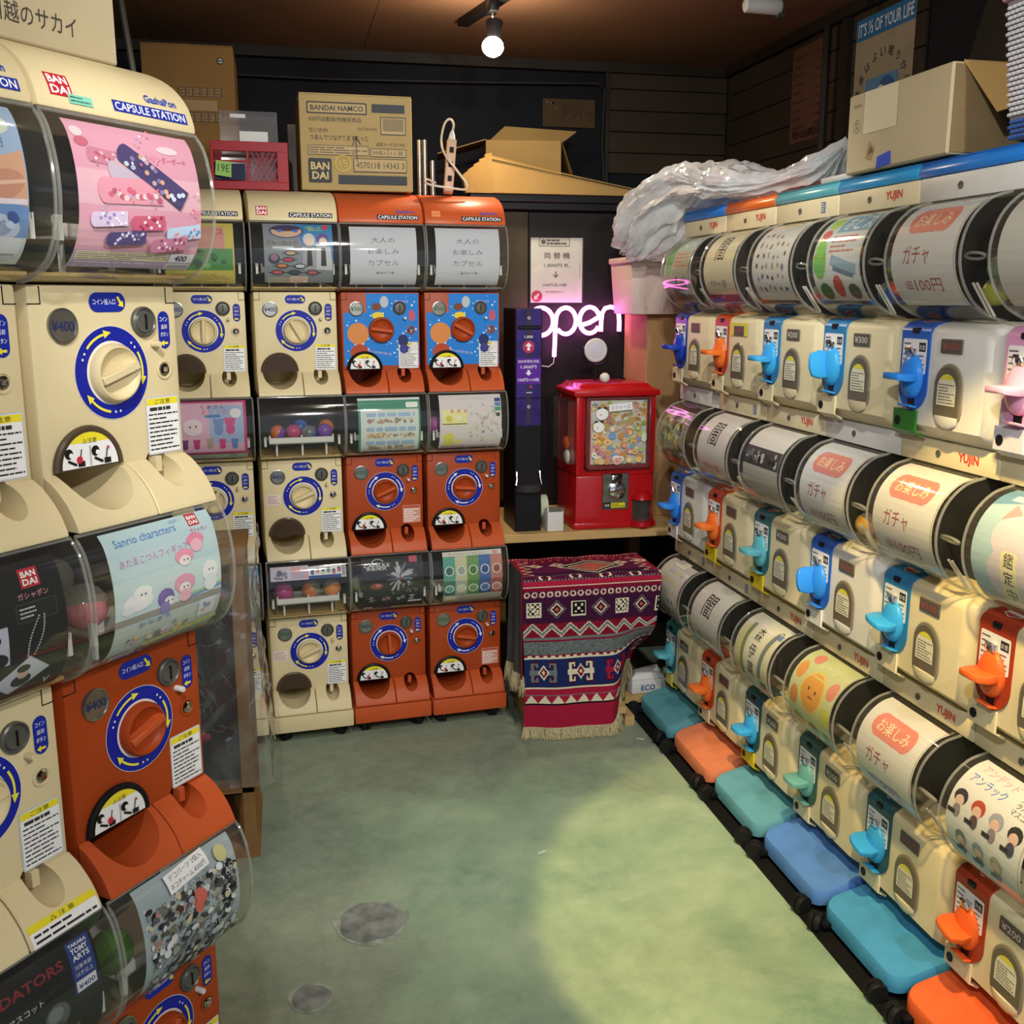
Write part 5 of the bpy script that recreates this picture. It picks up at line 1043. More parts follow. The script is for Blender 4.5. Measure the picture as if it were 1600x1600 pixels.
for x, y, z, lab in ((-0.083, -0.015, 0.364, 'pink capsule at the left of the pastel figures card'), (-0.080, 0.045, 0.39, 'pink capsule further back behind the pastel figures card')): capsule((x, y, z), A, 'd8808c', lab, None, 1.15)
A = find('cream capsule machine with black photo card'); capsule((0.082, 0.0, 0.366), A, 'c8707c', 'pink capsule at the right of the black photo card', None, 1.2)
A = find('orange capsule machine with crowded charm')
for x, y, z, lab in ((-0.083, -0.01, 0.364, 'green capsule at the left of the crowded charm card'), (-0.080, 0.05, 0.40, 'green capsule further back behind the crowded charm card')): capsule((x, y, z), A, '3c6a1c', lab, '5c8a2c', 1.15)
for s, items in (('crank machine with upright light blue', ((0.083, 0.004, 0.312, '8c9c3c', None), (0.083, 0.004, 0.262, '3c5ab0', 'c04840'), (0.032, 0.02, 0.262, '2f6c78', None))),
                 ('white crank machine with blue handle and green lock', ((0.092, 0.0, 0.262, '9ca048', None), (0.07, 0.02, 0.300, '3c8c64', None))),
                 ('white crank machine with upright blue', ((0.088, -0.01, 0.262, 'c8605c', None), (0.034, 0.0, 0.262, 'c89a3c', None))),
                 ('crank machine with teal handle and half blank', ((0.088, 0.0, 0.256, '6a4a98', '7a58a8'), (0.034, 0.02, 0.262, 'a8b050', None))),
                 ('crank machine with dark blue handle under', ((0.086, 0.0, 0.330, 'b04048', None), (0.083, 0.0, 0.272, '3c7c5c', None))),
                 ('crank machine with orange handle, yellow lock', ((0.085, 0.0, 0.262, 'c85a44', None), (0.032, 0.0, 0.256, 'b85848', None))),
                 ('crank machine with light blue handle and white card of brushed', ((0.09, -0.01, 0.254, '9c3c5c', None),)),
                 ('crank machine with light blue handle and card of small', ((0.088, 0.0, 0.262, 'b83c40', None),))):
    A = find(s)
    for k, (x, y, z, c, l) in enumerate(items):
        nm = {'8c9c3c': 'yellow-green', '3c5ab0': 'blue and red', '2f6c78': 'dark teal', '9ca048': 'yellow', '3c8c64': 'green', 'c8605c': 'red', 'c89a3c': 'amber', '6a4a98': 'purple', 'a8b050': 'lime', 'b04048': 'crimson', '3c7c5c': 'sea green', 'c85a44': 'orange-red', 'b85848': 'rust red', '9c3c5c': 'maroon', 'b83c40': 'bright red'}[c]
        x, y = min(x, 0.083), max(y, 0.004)
        capsule((x, y, z), A, c, '%s toy capsule inside the %s' % (nm, {'crank machine with upright light blue': 'drum with the upright light blue handle', 'white crank machine with blue handle and green lock': 'drum above the green lock cover', 'white crank machine with upright blue': 'drum above the upright blue handle', 'crank machine with teal handle and half blank': 'drum with the half blank card', 'crank machine with dark blue handle under': 'drum under the milky bag', 'crank machine with orange handle, yellow lock': 'middle 闇 drum', 'crank machine with light blue handle and white card of brushed': 'drum with brushed black characters', 'crank machine with light blue handle and card of small': 'drum of grey specks'}[s]), l, 0.95)

# ------------------------------------------------------------------ boxes
def cbox(name, label, w, d, h, loc, rz, m, prints=None, cat='box', rx=0, tape=True, closed=True):
    """closed carton; origin at the front left bottom corner, front faces -y"""
    t = thing(name, label, cat, loc, rz); t.rotation_euler.x = rx
    part('carton_body', MB().box(0, w, 0, d, 0, h), m, t, bevel=0.002, seg=1)
    if closed:
        part('lid_flap', MB().box(0.001, w-0.001, 0.001, d/2-0.0008, h, h+0.003), m, t, smooth=0); part('lid_flap', MB().box(0.001, w-0.001, d/2+0.0008, d-0.001, h, h+0.003), m, t, smooth=0)
    if tape: part('packing_tape', MB().box(-0.0006, w+0.0006, d/2-0.024, d/2+0.024, h+0.0030, h+0.0036), TAPE, t, smooth=0)
    if prints:
        p = PR(flat_y(-0.0004)); prints(p, w, h); obj('printing', p.mesh('printing'), None, t)
    return t
LN = Vector((-math.sin(LY), math.cos(LY)))
o0 = L2 + LU*(0.117-0.47) + LN*0.076
def pr_sakai(p, w, h): p.text('引越のサカイ', w-0.122, 0.031, 0.024, '4a4440', 0.01, w=0.120, rot=0.0)
cbox('moving_carton', 'pale moving carton with grey lettering on top of the angled towers', 0.47, 0.22, 0.34, (o0.x, o0.y, 1.5575), LY, CARDL, pr_sakai)
def pr_namco(p, w, h):
    k = '2e2c28'
    p.rrect(0.020, h*0.80, 0.182, h*0.925, 0.004, k); p.rrect(0.0235, h*0.815, 0.1785, h*0.91, 0.003, 'b39a68'); p.text('BANDAI NAMCO', 0.101, h*0.862, 0.014, k, 0.02, w=0.142); p.rect(0.195, h*0.83, 0.285, h*0.92, '2c3238')
    p.text('300円自動販売機用商品', 0.095, h*0.745, 0.013, k, 0.0, w=0.142); p.rect(0.218, h*0.60, 0.288, h*0.79, k); p.rect(0.220, h*0.61, 0.286, h*0.78, 'b39a68')
    for i in range(22): p.rect(0.225+i*0.0026, h*0.64, 0.2263+i*0.0026, h*0.77, k); p.l -= p.lift
    p.l += p.lift; p.text('ちいかわ', 0.050, h*0.63, 0.012, k, 0.01, w=0.05); p.text('つまんでつなげてますこっと', 0.105, h*0.555, 0.014, k, 0.01, w=0.158); p.text('0637810406', 0.182, h*0.655, 0.008, '6a5c40', 0.0, w=0.052); p.text('品目コード 2711432', 0.245, h*0.50, 0.009, k, 0.0, w=0.078)
    p.rect(0.020, h*0.37, 0.184, h*0.475, '4c4232'); p.rect(0.0215, h*0.377, 0.1825, h*0.468, 'b39a68'); p.lines(0.024, h*0.385, 0.18, h*0.46, 3, '4c4232', 0.4)
    p.rect(0.188, h*0.365, 0.288, h*0.455, k); p.rect(0.1895, h*0.372, 0.236, h*0.448, 'b39a68'); p.rect(0.2375, h*0.372, 0.2865, h*0.448, 'b39a68'); p.text('200個入', 0.213, h*0.41, 0.011, k, 0.0, w=0.040); p.text('1.1 瓩', 0.262, h*0.41, 0.011, k, 0.0, w=0.034)
    p.rrect(0.020, h*0.08, 0.082, h*0.335, 0.004, '262a2c'); p.text('BAN', 0.051, h*0.255, 0.020, 'c8b078', 0.03, w=0.050); p.text('DAI', 0.051, h*0.155, 0.020, 'c8b078', 0.03, w=0.044)
    p.ring(0.113, h*0.285, 0.019, 0.022, 0, 360, 'cbb43c', 24); p.text('15', 0.113, h*0.285, 0.018, 'cbb43c', 0.0); p.rect(0.142, h*0.20, 0.288, h*0.345, k); p.rect(0.1435, h*0.208, 0.2865, h*0.338, 'b39a68'); p.text('4570118 14343 3', 0.215, h*0.272, 0.016, k, 0.0, w=0.132)
    p.rect(0.100, h*0.07, 0.288, h*0.165, '2c3238'); p.bar(0.152, h*0.30, 0.150, h*0.58, 0.002, k); p.bar(0.150, h*0.58, 0.141, h*0.48, 0.002, k); p.bar(0.150, h*0.58, 0.162, h*0.49, 0.002, k)
cbox('printed_carton', 'cardboard carton with black printing and barcode on the back towers', 0.305, 0.26, 0.248, (0.063, 3.0, 1.557), math.radians(1.5), mat('printed_cardboard', 'b39a68', 0.8, var=0.05, scale=5, bump=0.25), pr_namco)
st = thing('storage_shelf', 'dark wooden storage shelf standing behind the back towers', 'shelf', (-0.62, 3.33, 0))
part('shelf_top', MB().box(0, 1.20, 0, 0.62, 1.47, 1.50), WOODD, st, smooth=0)
for x in (0.0, 1.17): part('side_panel', MB().box(x, x+0.03, 0, 0.62, 0, 1.47), WOODD, st, smooth=0)
part('back_panel', MB().box(0.03, 1.17, 0.6, 0.62, 0, 1.47), WOODD, st, smooth=0)
def pr_tall(p, w, h):
    for y in (h*0.80-0.03, h*0.80-0.105):
        p.rect(w*0.38, y-0.014, w*0.86, y+0.014, '5c4a30')
        for k in range(6): p.rect(w*0.38+0.003+k*w*0.078, y-0.0115, w*0.38+w*0.072+k*w*0.078, y+0.0115, '93744a'); p.lines(w*0.385+0.003+k*w*0.078, y-0.009, w*0.375+w*0.07+k*w*0.078, y+0.009, 2, '5c4a30', 0.4)
    p.rect(w*0.40, h*0.80-0.086, w*0.80, h*0.80-0.054, 'a08458'); p.ell(w*0.86, h*0.92, 0.010, 0.010, '2a2c3c', 16); p.ell(w*0.86, h*0.92, 0.007, 0.007, 'c8c4bc', 16); p.rect(w*0.84, h*0.916, w*0.88, h*0.924, '2a2c3c')
cbox('tall_carton', 'tall brown carton with printed tables behind the angled towers', 0.278, 0.30, 0.540, (-0.40, 3.60, 1.5005), 0, CARDD, pr_tall)

# red crate with things in it
cr = thing('plastic_crate', 'red plastic crate with lattice front on the cream towers', 'crate', (-0.175, 3.03, 1.557), math.radians(2))
CW, CDp, CH = 0.205, 0.24, 0.125
part('crate_floor', MB().box(0, CW, 0, CDp, 0, 0.006), REDCRATE, cr, smooth=0)
part('back_wall', MB().box(0, CW, CDp-0.004, CDp, 0, CH), REDCRATE, cr, smooth=0)
for x in (0, CW-0.004): part('side_wall', MB().box(x, x+0.004, 0, CDp, 0, CH), REDCRATE, cr, smooth=0)
f = MB().box(0, CW, -0.004, 0.004, 0, 0.022).box(0, CW, -0.006, 0.006, CH-0.026, CH)
for x in (0.0, 0.093, CW-0.030): f.box(x, x+(0.008 if x < 0.1 else 0.030), -0.005, 0.004, 0.02, CH-0.02)
f.box(0.0, 0.095, -0.004, 0.004, 0.070, 0.076)
part('front_frame', f, REDCRATE, cr, bevel=0.001, seg=1)
for k in range(6):
    for s in (1, -1):
        x0 = 0.102+k*0.0135; m = MB(); dx = 0.038*s
        xa, xb = x0, x0+dx
        za, zb = 0.022, 0.099
        if xb > 0.174: zb = za+(0.174-xa)/(xb-xa)*(zb-za); xb = 0.174
        if xb < 0.102: zb = za+(0.102-xa)/(xb-xa)*(zb-za); xb = 0.102
        if abs(xb-xa) < 0.004: continue
        m.add([(xa, -0.002, za), (xa+0.003, -0.002, za), (xb+0.003, -0.002, zb), (xb, -0.002, zb), (xa, 0.002, za), (xa+0.003, 0.002, za), (xb+0.003, 0.002, zb), (xb, 0.002, zb)], [(0,1,2,3), (7,6,5,4), (0,4,5,1), (1,5,6,2), (2,6,7,3), (3,7,4,0)])
        part('lattice_bar', m, REDCRATE, cr, smooth=0)
p = PR(lambda x, z, l: (x, -0.008-l, z)); p.poly([(0.010, 0.036), (0.052, 0.030), (0.054, 0.070), (0.014, 0.074)], '8fbf62'); p.text('19E', 0.033, 0.054, 0.020, '20301c', 0.0, w=0.030, rot=-0.08)
obj('paper_note', p.mesh('paper_note'), None, cr)['label'] = 'green note reading 19E'
p2 = part('blue_card', MB().box(0.008, 0.090, 0.006, 0.009, 0.026, 0.068), mat('navy_card', '232c4a', 0.6), None, smooth=0); p2.location = (-0.175, 3.03, 1.557); p2.rotation_euler.z = math.radians(2)
tag(p2, 'navy blue card standing inside the red crate', 'card')
cc = thing('clear_case', 'clear plastic case with white label sticking out of the red crate', 'case', (-0.15, 3.10, 1.566), math.radians(2))
part('case_shell', MB().box(0, 0.155, 0, 0.08, 0, 0.205), CLEARBAG, cc, smooth=0); part('white_label', MB().box(0.052, 0.128, -0.002, -0.0008, 0.118, 0.152), WHITEP, cc, smooth=0)
part('hanger_tab', MB().box(0.028, 0.070, -0.003, -0.0008, 0.186, 0.197), WHITEP, cc, bevel=0.001, seg=1)
wp = part('white_board', MB().box(0, 0.075, 0, 0.006, 0, 0.21), mat('off_white_board', 'b8b4a8', 0.7), None, smooth=0); wp.location = (0.034, 3.285, 1.5575); wp.rotation_euler.x = 0.02
tag(wp, 'off-white board standing upright between the crate and the printed carton', 'board')

# poles, power strip and torn cardboard on the orange towers
for i, (x, y, h, r, lab) in enumerate(((0.402, 3.12, 0.155, 0.006, 'tallest metal tube standing beside the printed carton'), (0.418, 3.125, 0.156, 0.0065, 'second metal tube beside the printed carton'), (0.438, 3.11, 0.098, 0.007, 'short metal tube beside the power strip'))):
    o = part('metal_tube', MB().lathe([(r*0.8, 0), (r, 0), (r, h), (r*0.8, h), (r*0.8, 0.01)], (0,0,0), 'z', 14), METAL, None); o.location = (x, y, 1.557); tag(o, lab, 'tube', 'metal tubes')
ps = thing('power_strip', 'white power strip leaning upright on the orange towers', 'power strip', (0.470, 3.03, 1.557)); ps.rotation_euler = (math.radians(-8), math.radians(6), 0)
part('strip_body', MB().box(-0.013, 0.013, -0.010, 0.012, 0, 0.152), mat('aged_white_plastic', 'd8b89c', 0.4), ps, bevel=0.004)
part('plug_end', MB().lathe([(0.010, 0.15), (0.008, 0.165), (0.004, 0.176)], (0,0,0), 'z', 10), WHITEP, ps)
for z in (0.04, 0.08, 0.12): part('socket', MB().box(-0.006, 0.006, -0.0115, -0.010, z-0.008, z+0.008), DARKIN, ps, smooth=0)
cp = [(0, 0, 0.17), (0.002, 0.0, 0.195), (-0.010, 0.0, 0.207), (-0.024, 0.0, 0.190), (-0.030, -0.005, 0.14), (-0.018, -0.02, 0.10), (0.015, -0.03, 0.06), (0.045, -0.035, 0.025), (0.042, -0.04, 0.008), (0.0, -0.045, 0.005), (-0.05, -0.045, 0.006), (-0.072, -0.04, 0.012), (-0.066, -0.03, 0.024), (-0.040, -0.02, 0.020)]
part('power_cord', MB().tube(smooth3(cp), 0.0032, 7), mat('white_cord', 'd8ccb8', 0.45), ps)
# long torn cardboard box sloping on the cabinet
TORN = mat('olive_cardboard', 'a08350', 0.85, var=0.07, scale=6, bump=0.25)
lt = thing('torn_carton', 'long torn open cardboard carton lying on the dark cabinet', 'box', (0.66, 3.40, 1.5965))
part('carton_body', MB().loft([[(0.0, 0, 0.0), (0.50, 0, 0.0), (0.50, 0.20, 0.0), (0.02, 0.20, 0.0)], [(0.0, 0, 0.105), (0.52, 0, 0.012), (0.52, 0.20, 0.03), (0.02, 0.20, 0.115)]]), TORN, lt, bevel=0.002, seg=1)
part('top_flap', MB().loft([[(0.0, -0.006, 0.107), (0.52, -0.006, 0.014), (0.52, 0.07, 0.02), (0.02, 0.05, 0.12)], [(0.0, -0.006, 0.110), (0.52, -0.006, 0.017), (0.52, 0.07, 0.023), (0.02, 0.05, 0.123)]]), TORN, lt, smooth=0)
for k in range(5):
    x = -0.075+k*0.018; part('torn_flap', MB().loft([[(x, 0.0, 0.0), (x+0.016, -0.01, 0.0), (x+0.016, 0.03, 0.0), (x, 0.04, 0.0)], [(x-0.010, 0.0, 0.055+0.016*k), (x+0.010, -0.012, 0.070+0.013*k), (x+0.012, 0.03, 0.060+0.013*k), (x-0.01, 0.04, 0.05+0.016*k)]]), TORN, lt, smooth=0)
ob = thing('open_carton', 'open cardboard carton with raised flaps behind the torn one', 'box', (0.70, 3.66, 1.5965), math.radians(-8))
part('carton_body', MB().box(0, 0.26, 0, 0.18, 0, 0.20), TORN, ob, bevel=0.002, seg=1)
for pts in ([(0.0, 0, 0.20), (0.0, 0.18, 0.20), (-0.165, 0.16, 0.15), (-0.165, -0.02, 0.15)], [(0.0, 0.18, 0.20), (0.26, 0.18, 0.20), (0.34, 0.22, 0.26), (0.08, 0.22, 0.275)], [(0.26, 0, 0.20), (0.26, 0.18, 0.20), (0.30, 0.19, 0.09), (0.30, 0.01, 0.09)]):
    part('flap', MB().loft([pts, [(x, y, z+0.003) for x, y, z in pts]]), TORN, ob, smooth=0)

# ------------------------------------------------------------------ dark cabinet, bench and what stands on them
dc = thing('dark_cabinet', 'black stained cabinet behind the neon sign', 'cabinet', (0.62, 3.46, 0))
part('carcass', MB().box(0.0, 1.0, 0.012, 0.50, 0, 1.55), WOODD, dc, smooth=0)
part('door_panel', MB().box(0.185, 0.70, 0.0, 0.012, 0.58, 1.545), mat('black_stain', '1b1a1b', 0.55, var=0.25, scale=4, bump=0.3), dc, bevel=0.001, seg=1)
part('side_board', MB().box(0.04, 0.182, -0.004, 0.012, 0.58, 1.545), mat('weathered_board', '4a4236', 0.7, var=0.25, scale=5, bump=0.3), dc, bevel=0.001, seg=1)
part('cornice', MB().box(-0.02, 1.0, -0.05, 0.50, 1.573, 1.596), mat('black_gloss', '14161b', 0.4, var=0.1), dc, bevel=0.002, seg=1)
part('cornice_step', MB().box(-0.01, 1.0, -0.035, 0.50, 1.55, 1.573), mat('black_gloss', '14161b', 0.4), dc, bevel=0.002, seg=1)
bn = thing('bench', 'pine plank bench carrying the red machine and the money changer', 'bench', (0.625, 3.02, 0))
part('bench_top', MB().box(0, 0.87, 0, 0.43, 0.531, 0.557), WOOD, bn, bevel=0.002, seg=1)
for x in (0.04, 0.52, 0.82): part('leg', MB().box(x, x+0.04, 0.34, 0.40, 0, 0.531), WOODM, bn, smooth=0)
def pr_paper(p):
    p.rect(0.0, 0.0, 0.178, 0.212, 'e8eaf0'); p.rrect(0.028, 0.183, 0.134, 0.212, 0.003, '2e3038'); p.rrect(0.030, 0.185, 0.132, 0.211, 0.003, 'd8dade'); p.ell(0.043, 0.198, 0.008, 0.008, '34363e'); p.lines(0.054, 0.188, 0.128, 0.208, 2, '3c3e46', 0.6)
    p.text('両 替 機', 0.090, 0.154, 0.021, '1c1c20', 0.02, w=0.090); p.text('1,000円 札', 0.090, 0.122, 0.014, '1c1c20', 0.01, w=0.088); p.text('↓', 0.086, 0.092, 0.022, '1c1c20', 0.02); p.text('100円玉10枚', 0.084, 0.058, 0.011, '1c1c20', 0.01, w=0.082); p.text('令和7年新紙幣対応中です', 0.082, 0.035, 0.007, 'a83c3c', 0.0, w=0.066)
    p.ell(0.021, 0.021, 0.019, 0.019, 'c22c5c', 22); p.bar(0.028, 0.029, 0.016, 0.015, 0.006, 'f4f0f2'); p.poly([(0.011, 0.010), (0.025, 0.012), (0.013, 0.024)], 'f4f0f2')
    p.rect(0.168, 0.08, 0.170, 0.13, 'b0a8a0')
sg = thing('paper_sign', 'white paper sign reading 両替機 in a clear sleeve on the dark cabinet', 'sign', (0.812, 3.458, 1.252))
p = PR(flat_y(0.0)); pr_paper(p); obj('printed_paper', p.mesh('printed_paper'), None, sg)
part('clear_sleeve', MB().box(-0.003, 0.181, -0.0045, -0.004, -0.003, 0.217), CLEAR, sg, smooth=0)
part('binder_strip', MB().box(-0.003, 0.181, -0.006, 0.0, 0.2125, 0.218), BLACKP, sg, smooth=0)
# neon sign
NEON = mat('neon_tube_glow', (1.0, 0.50, 0.88), 0.4, emit=8.0, var=0.0)
nn = thing('neon_sign', 'pink neon sign reading open on the black cabinet', 'neon sign', (0.833, 3.425, 1.237))
def npx(u, v): return ((780+u/5.333-845)*0.00222, 0.0, -((300+v/5.333-480)*0.00211))
def npath(pts): return [npx(*q) for q in pts]
def circ(cx, cy, rx, ry, a0, a1, n=18): return [(cx+rx*math.cos(math.radians(a0+(a1-a0)*k/n)), cy+ry*math.sin(math.radians(a0+(a1-a0)*k/n))) for k in range(n+1)]
letters = [circ(365, 1080, 100, 115, 100, -255, 24),
           [(475, 1375), (480, 1250), (483, 1120), (490, 1040)] + circ(570, 1075, 85, 110, 200, 500, 20),
           [(690, 1115), (770, 1090), (845, 1045)] + circ(770, 1070, 85, 110, -10, -330, 22),
           [(866, 1165), (868, 1080), (875, 1010), (900, 970), (945, 958), (990, 970), (1015, 1010), (1022, 1080), (1022, 1165)]]
for L in letters: part('letter_tube', MB().tube(npath(L), 0.0072, 8), NEON, nn)
for u, v in ((465, 1000), (862, 975)): part('wall_clip', MB().tube([npx(u, v), (npx(u, v)[0], 0.03, npx(u, v)[2])], 0.003, 6), BLACKP, nn)
part('neon_cord', MB().tube([npx(475, 1380), npx(470, 1430), npx(430, 1460), npx(360, 1450)], 0.0018, 6), WHITEP, nn)

# money changer
PUR = mat('purple_sticker', '3a2a7c', 0.4, var=0.25, scale=20); PUR2 = mat('bright_purple_sticker', '5a1f9c', 0.4, var=0.05)
mc = thing('money_changer', 'slim black money changer with purple stickers on the bench', 'money changer', (0.671, 3.06, 0.5572))
part('case', MB().box(0, 0.083, 0, 0.17, 0, 0.680), mat('black_steel', '1c1b1d', 0.4, var=0.08), mc, bevel=0.002, seg=1)
part('upper_panel', MB().box(0.003, 0.080, -0.003, 0, 0.415, 0.678), PUR, mc, bevel=0.001, seg=1); part('middle_panel', MB().box(0.003, 0.080, -0.003, 0, 0.330, 0.412), PUR, mc, bevel=0.001, seg=1); part('lower_panel', MB().box(0.003, 0.080, -0.003, 0, 0.004, 0.322), BLACKP, mc, bevel=0.001, seg=1)
part('centre_stripe', MB().box(0.035, 0.047, -0.0036, -0.003, 0.335, 0.676), mat('stripe_grey', '3a3640', 0.4), mc, smooth=0)
for z in (0.652, 0.388): part('lock', MB().lathe([(0.0, -0.008), (0.006, -0.008), (0.0075, -0.003), (0.0, -0.003)], (0.041, 0, z), 'y', 14), CHROME, mc)
part('bill_slot', MB().box(0.008, 0.077, -0.010, -0.003, 0.619, 0.630), BLACKP, mc, bevel=0.002, seg=1)
p = PR(flat_y(-0.0038)); p.text('1,000', 0.041, 0.596, 0.009, 'f0eef4', 0.01, w=0.026); p.ell(0.041, 0.567, 0.0185, 0.0185, 'b83060', 22); p.poly([(0.041, 0.580), (0.030, 0.569), (0.052, 0.569)], 'f4f0f4'); p.rect(0.037, 0.556, 0.045, 0.570, 'f4f0f4')
p.rect(0.005, 0.456, 0.079, 0.533, '5a1f9c'); p.text('2024年新札対応', 0.041, 0.524, 0.009, 'f2eef6', 0.02, w=0.066); p.text('1,000円', 0.041, 0.507, 0.011, 'f2eef6', 0.02, w=0.048); p.rect(0.037, 0.489, 0.045, 0.498, 'f2eef6'); p.poly([(0.031, 0.490), (0.041, 0.481), (0.051, 0.490)], 'f2eef6'); p.text('100円×10枚', 0.041, 0.469, 0.011, 'f2eef6', 0.02, w=0.066); p.ring(0.048, 0.448, 0.0025, 0.0045, 0, 360, 'd84a70', 12); p.rect(0.034, 0.429, 0.052, 0.432, 'c8c4d0')
obj('printing', p.mesh('printing'), None, mc)
part('coin_cup', MB().loft([[(0.041+0.040*math.cos(a), -0.003-0.030*math.sin(a), z) for a in [PI*k/12 for k in range(13)]] for z in (0.128, 0.150)]), mat('dark_grey_cup', '3a3a3c', 0.35), mc)
for s in (-1, 1): part('cup_guard', MB().tube([(0.041+s*0.036, -0.004, 0.190), (0.041+s*0.037, -0.012, 0.165), (0.041+s*0.040, -0.016, 0.150)], 0.0022, 6), CHROME, mc)
part('cup_mouth', MB().box(0.012, 0.070, -0.0045, -0.003, 0.148, 0.178), DARKIN, mc, smooth=0)

# red capsule machine
rm = thing('red_capsule_machine', 'glossy red tabletop capsule machine with squishy toy poster', 'capsule machine', (0.862, 3.05, 0.5572))
RW, RD = 0.255, 0.22
part('lower_body', MB().loft([[(-0.004, -0.004, 0.012), (RW+0.004, -0.004, 0.012), (RW+0.004, RD, 0.012), (-0.004, RD, 0.012)], [(0, 0, 0.045), (RW, 0, 0.045), (RW, RD, 0.045), (0, RD, 0.045)], [(0, 0, 0.17), (RW, 0, 0.17), (RW, RD, 0.17), (0, RD, 0.17)]]), REDP, rm, bevel=0.006)
part('foot_rim', MB().box(-0.008, RW+0.008, -0.008, RD, 0.0, 0.022), REDP, rm, bevel=0.006)
fr = MB()
for x in (0.0, RW-0.022): fr.box(x, x+0.022, 0, RD, 0.17, 0.415)
fr.box(0, RW, RD-0.02, RD, 0.17, 0.415)
part('upper_frame', fr, REDP, rm, bevel=0.003)
for x in (0.0,): part('side_window', MB().box(-0.022, -0.0005, 0.02, RD-0.02, 0.205, 0.40), mat('red_side_window', '5a1418', 0.12, var=0.1) if False else CLEAR, rm, smooth=0)
part('front_sheet', MB().box(0.0, RW, 0.004, 0.012, 0.17, 0.415), REDP, rm, smooth=0)
part('lid', MB().loft([[(-0.010, -0.010, 0.415), (RW+0.010, -0.010, 0.415), (RW+0.010, RD, 0.415), (-0.010, RD, 0.415)], [(-0.010, -0.010, 0.432), (RW+0.010, -0.010, 0.432), (RW+0.010, RD, 0.432), (-0.010, RD, 0.432)], [(0.010, 0.010, 0.440), (RW-0.010, 0.010, 0.440), (RW-0.010, RD-0.015, 0.440), (0.010, RD-0.015, 0.440)], [(0.020, 0.020, 0.452), (RW-0.020, 0.020, 0.452), (RW-0.020, RD-0.02, 0.452), (0.020, RD-0.02, 0.452)]]), REDP, rm, bevel=0.003)
p = PR(flat_y(-0.004)); p.rect(0.044, 0.205, 0.224, 0.402, 'e6e4e4')
rs = random.Random(11); px_ = [(rs.uniform(0.05, 0.218), rs.uniform(0.211, 0.394)) for _ in range(150)]; px_.sort(key=lambda q: -q[1])
for k, (x, y) in enumerate(px_):
    r = rs.uniform(0.007, 0.014); c = rs.choice(['e6e0d4', 'e8c878', 'd8a060', 'c88c8c', '7ca0c8', 'd8c89c', 'a8c068', 'e4b0a0', 'f0eeea', 'c89050', 'd8b870']); p.ell(x, y, min(r, x-0.045, 0.223-x), r*0.85, c, 11)
    if k % 2: p.ell(x, y, r*0.4, r*0.3, rs.choice(['a87048', 'f4f0e8', '8cac58', 'd88078']), 8)
    p.l -= p.lift*0.8
for x, y, r in ((0.076, 0.362, 0.021), (0.066, 0.322, 0.019)):
    p.ell(x+r*0.5, y+r*0.8, r*0.28, r*0.28, '26262a', 10); p.ell(x-r*0.4, y+r*0.8, r*0.28, r*0.28, '26262a', 10); p.ell(x, y, r*0.95, r*0.85, 'f0f0f0', 16); p.ell(x-r*0.2, y-r*0.1, r*0.2, r*0.15, 'd8b8b0', 10)
p.bar(0.098, 0.380, 0.172, 0.386, 0.022, 'eef0f4'); p.text('スクィーズ', 0.135, 0.383, 0.013, '303a60', 0.0, w=0.062, rot=0.08)
obj('poster', p.mesh('poster'), None, rm)
ws = MB()
for a in ((0.028, 0.238, 0.190, 0.198), (0.028, 0.238, 0.406, 0.412)): ws.box(a[0], a[1], -0.012, 0.004, a[2], a[3])
for a in ((0.028, 0.036), (0.230, 0.238)): ws.box(a[0], a[1], -0.012, 0.004, 0.19, 0.412)
part('window_frame', ws, mat('frame_maroon', '7c3a3c', 0.2), rm, bevel=0.002, seg=1)
part('window_pane', MB().box(0.036, 0.230, -0.0105, -0.010, 0.198, 0.406), CLEAR, rm, smooth=0)
part('coin_plate', MB().box(0.085, 0.172, -0.004, 0.0, 0.060, 0.175), METAL, rm, bevel=0.002, seg=1)
part('coin_hood', MB().prism([(-0.004, 0.145), (-0.018, 0.150), (-0.014, 0.172), (-0.004, 0.175)], 0.112, 0.146), CHROME, rm, bevel=0.002, seg=1)
tk = part('turn_knob', MB().lathe([(0.028, -0.004), (0.027, -0.016), (0.020, -0.020), (0.0, -0.020)], (0.130, 0, 0.122), 'y', 22), CHROME, rm)
part('knob_grip', MB().box(0.104, 0.156, -0.032, -0.018, 0.119, 0.126), CHROME, tk, bevel=0.002, seg=1)
p = PR(flat_y(-0.0044)); p.rect(0.088, 0.064, 0.162, 0.084, '26282a'); p.rect(0.114, 0.066, 0.160, 0.082, 'e0d42c'); p.lines(0.117, 0.068, 0.157, 0.080, 2, '4c4a20', 0.4); p.text('300', 0.101, 0.074, 0.008, 'd8d8d8', 0.01); obj('price_label', p.mesh('price_label'), None, rm)
ot = part('outlet_chute', MB().loft([[(0.215+0.032*math.cos(a), -0.004-0.030*math.sin(a), z) for a in [PI*k/10 for k in range(11)]] for z in (0.022, 0.092)]), CLEAR, rm)
part('chute_hood', MB().loft([[(0.215+s*math.cos(a), -0.004-s*math.sin(a), z) for a in [PI*k/10 for k in range(11)]] for s, z in ((0.036, 0.092), (0.034, 0.098), (0.022, 0.114))]), REDP, ot)
part('chute_foot', MB().loft([[(0.215+s*math.cos(a), -0.004-s*math.sin(a), z) for a in [PI*k/10 for k in range(11)]] for s, z in ((0.030, 0.0), (0.038, 0.008), (0.036, 0.022))]), REDP, ot)
part('chute_inside', MB().box(0.186, 0.244, -0.003, -0.001, 0.024, 0.09), DARKIN, rm, smooth=0)
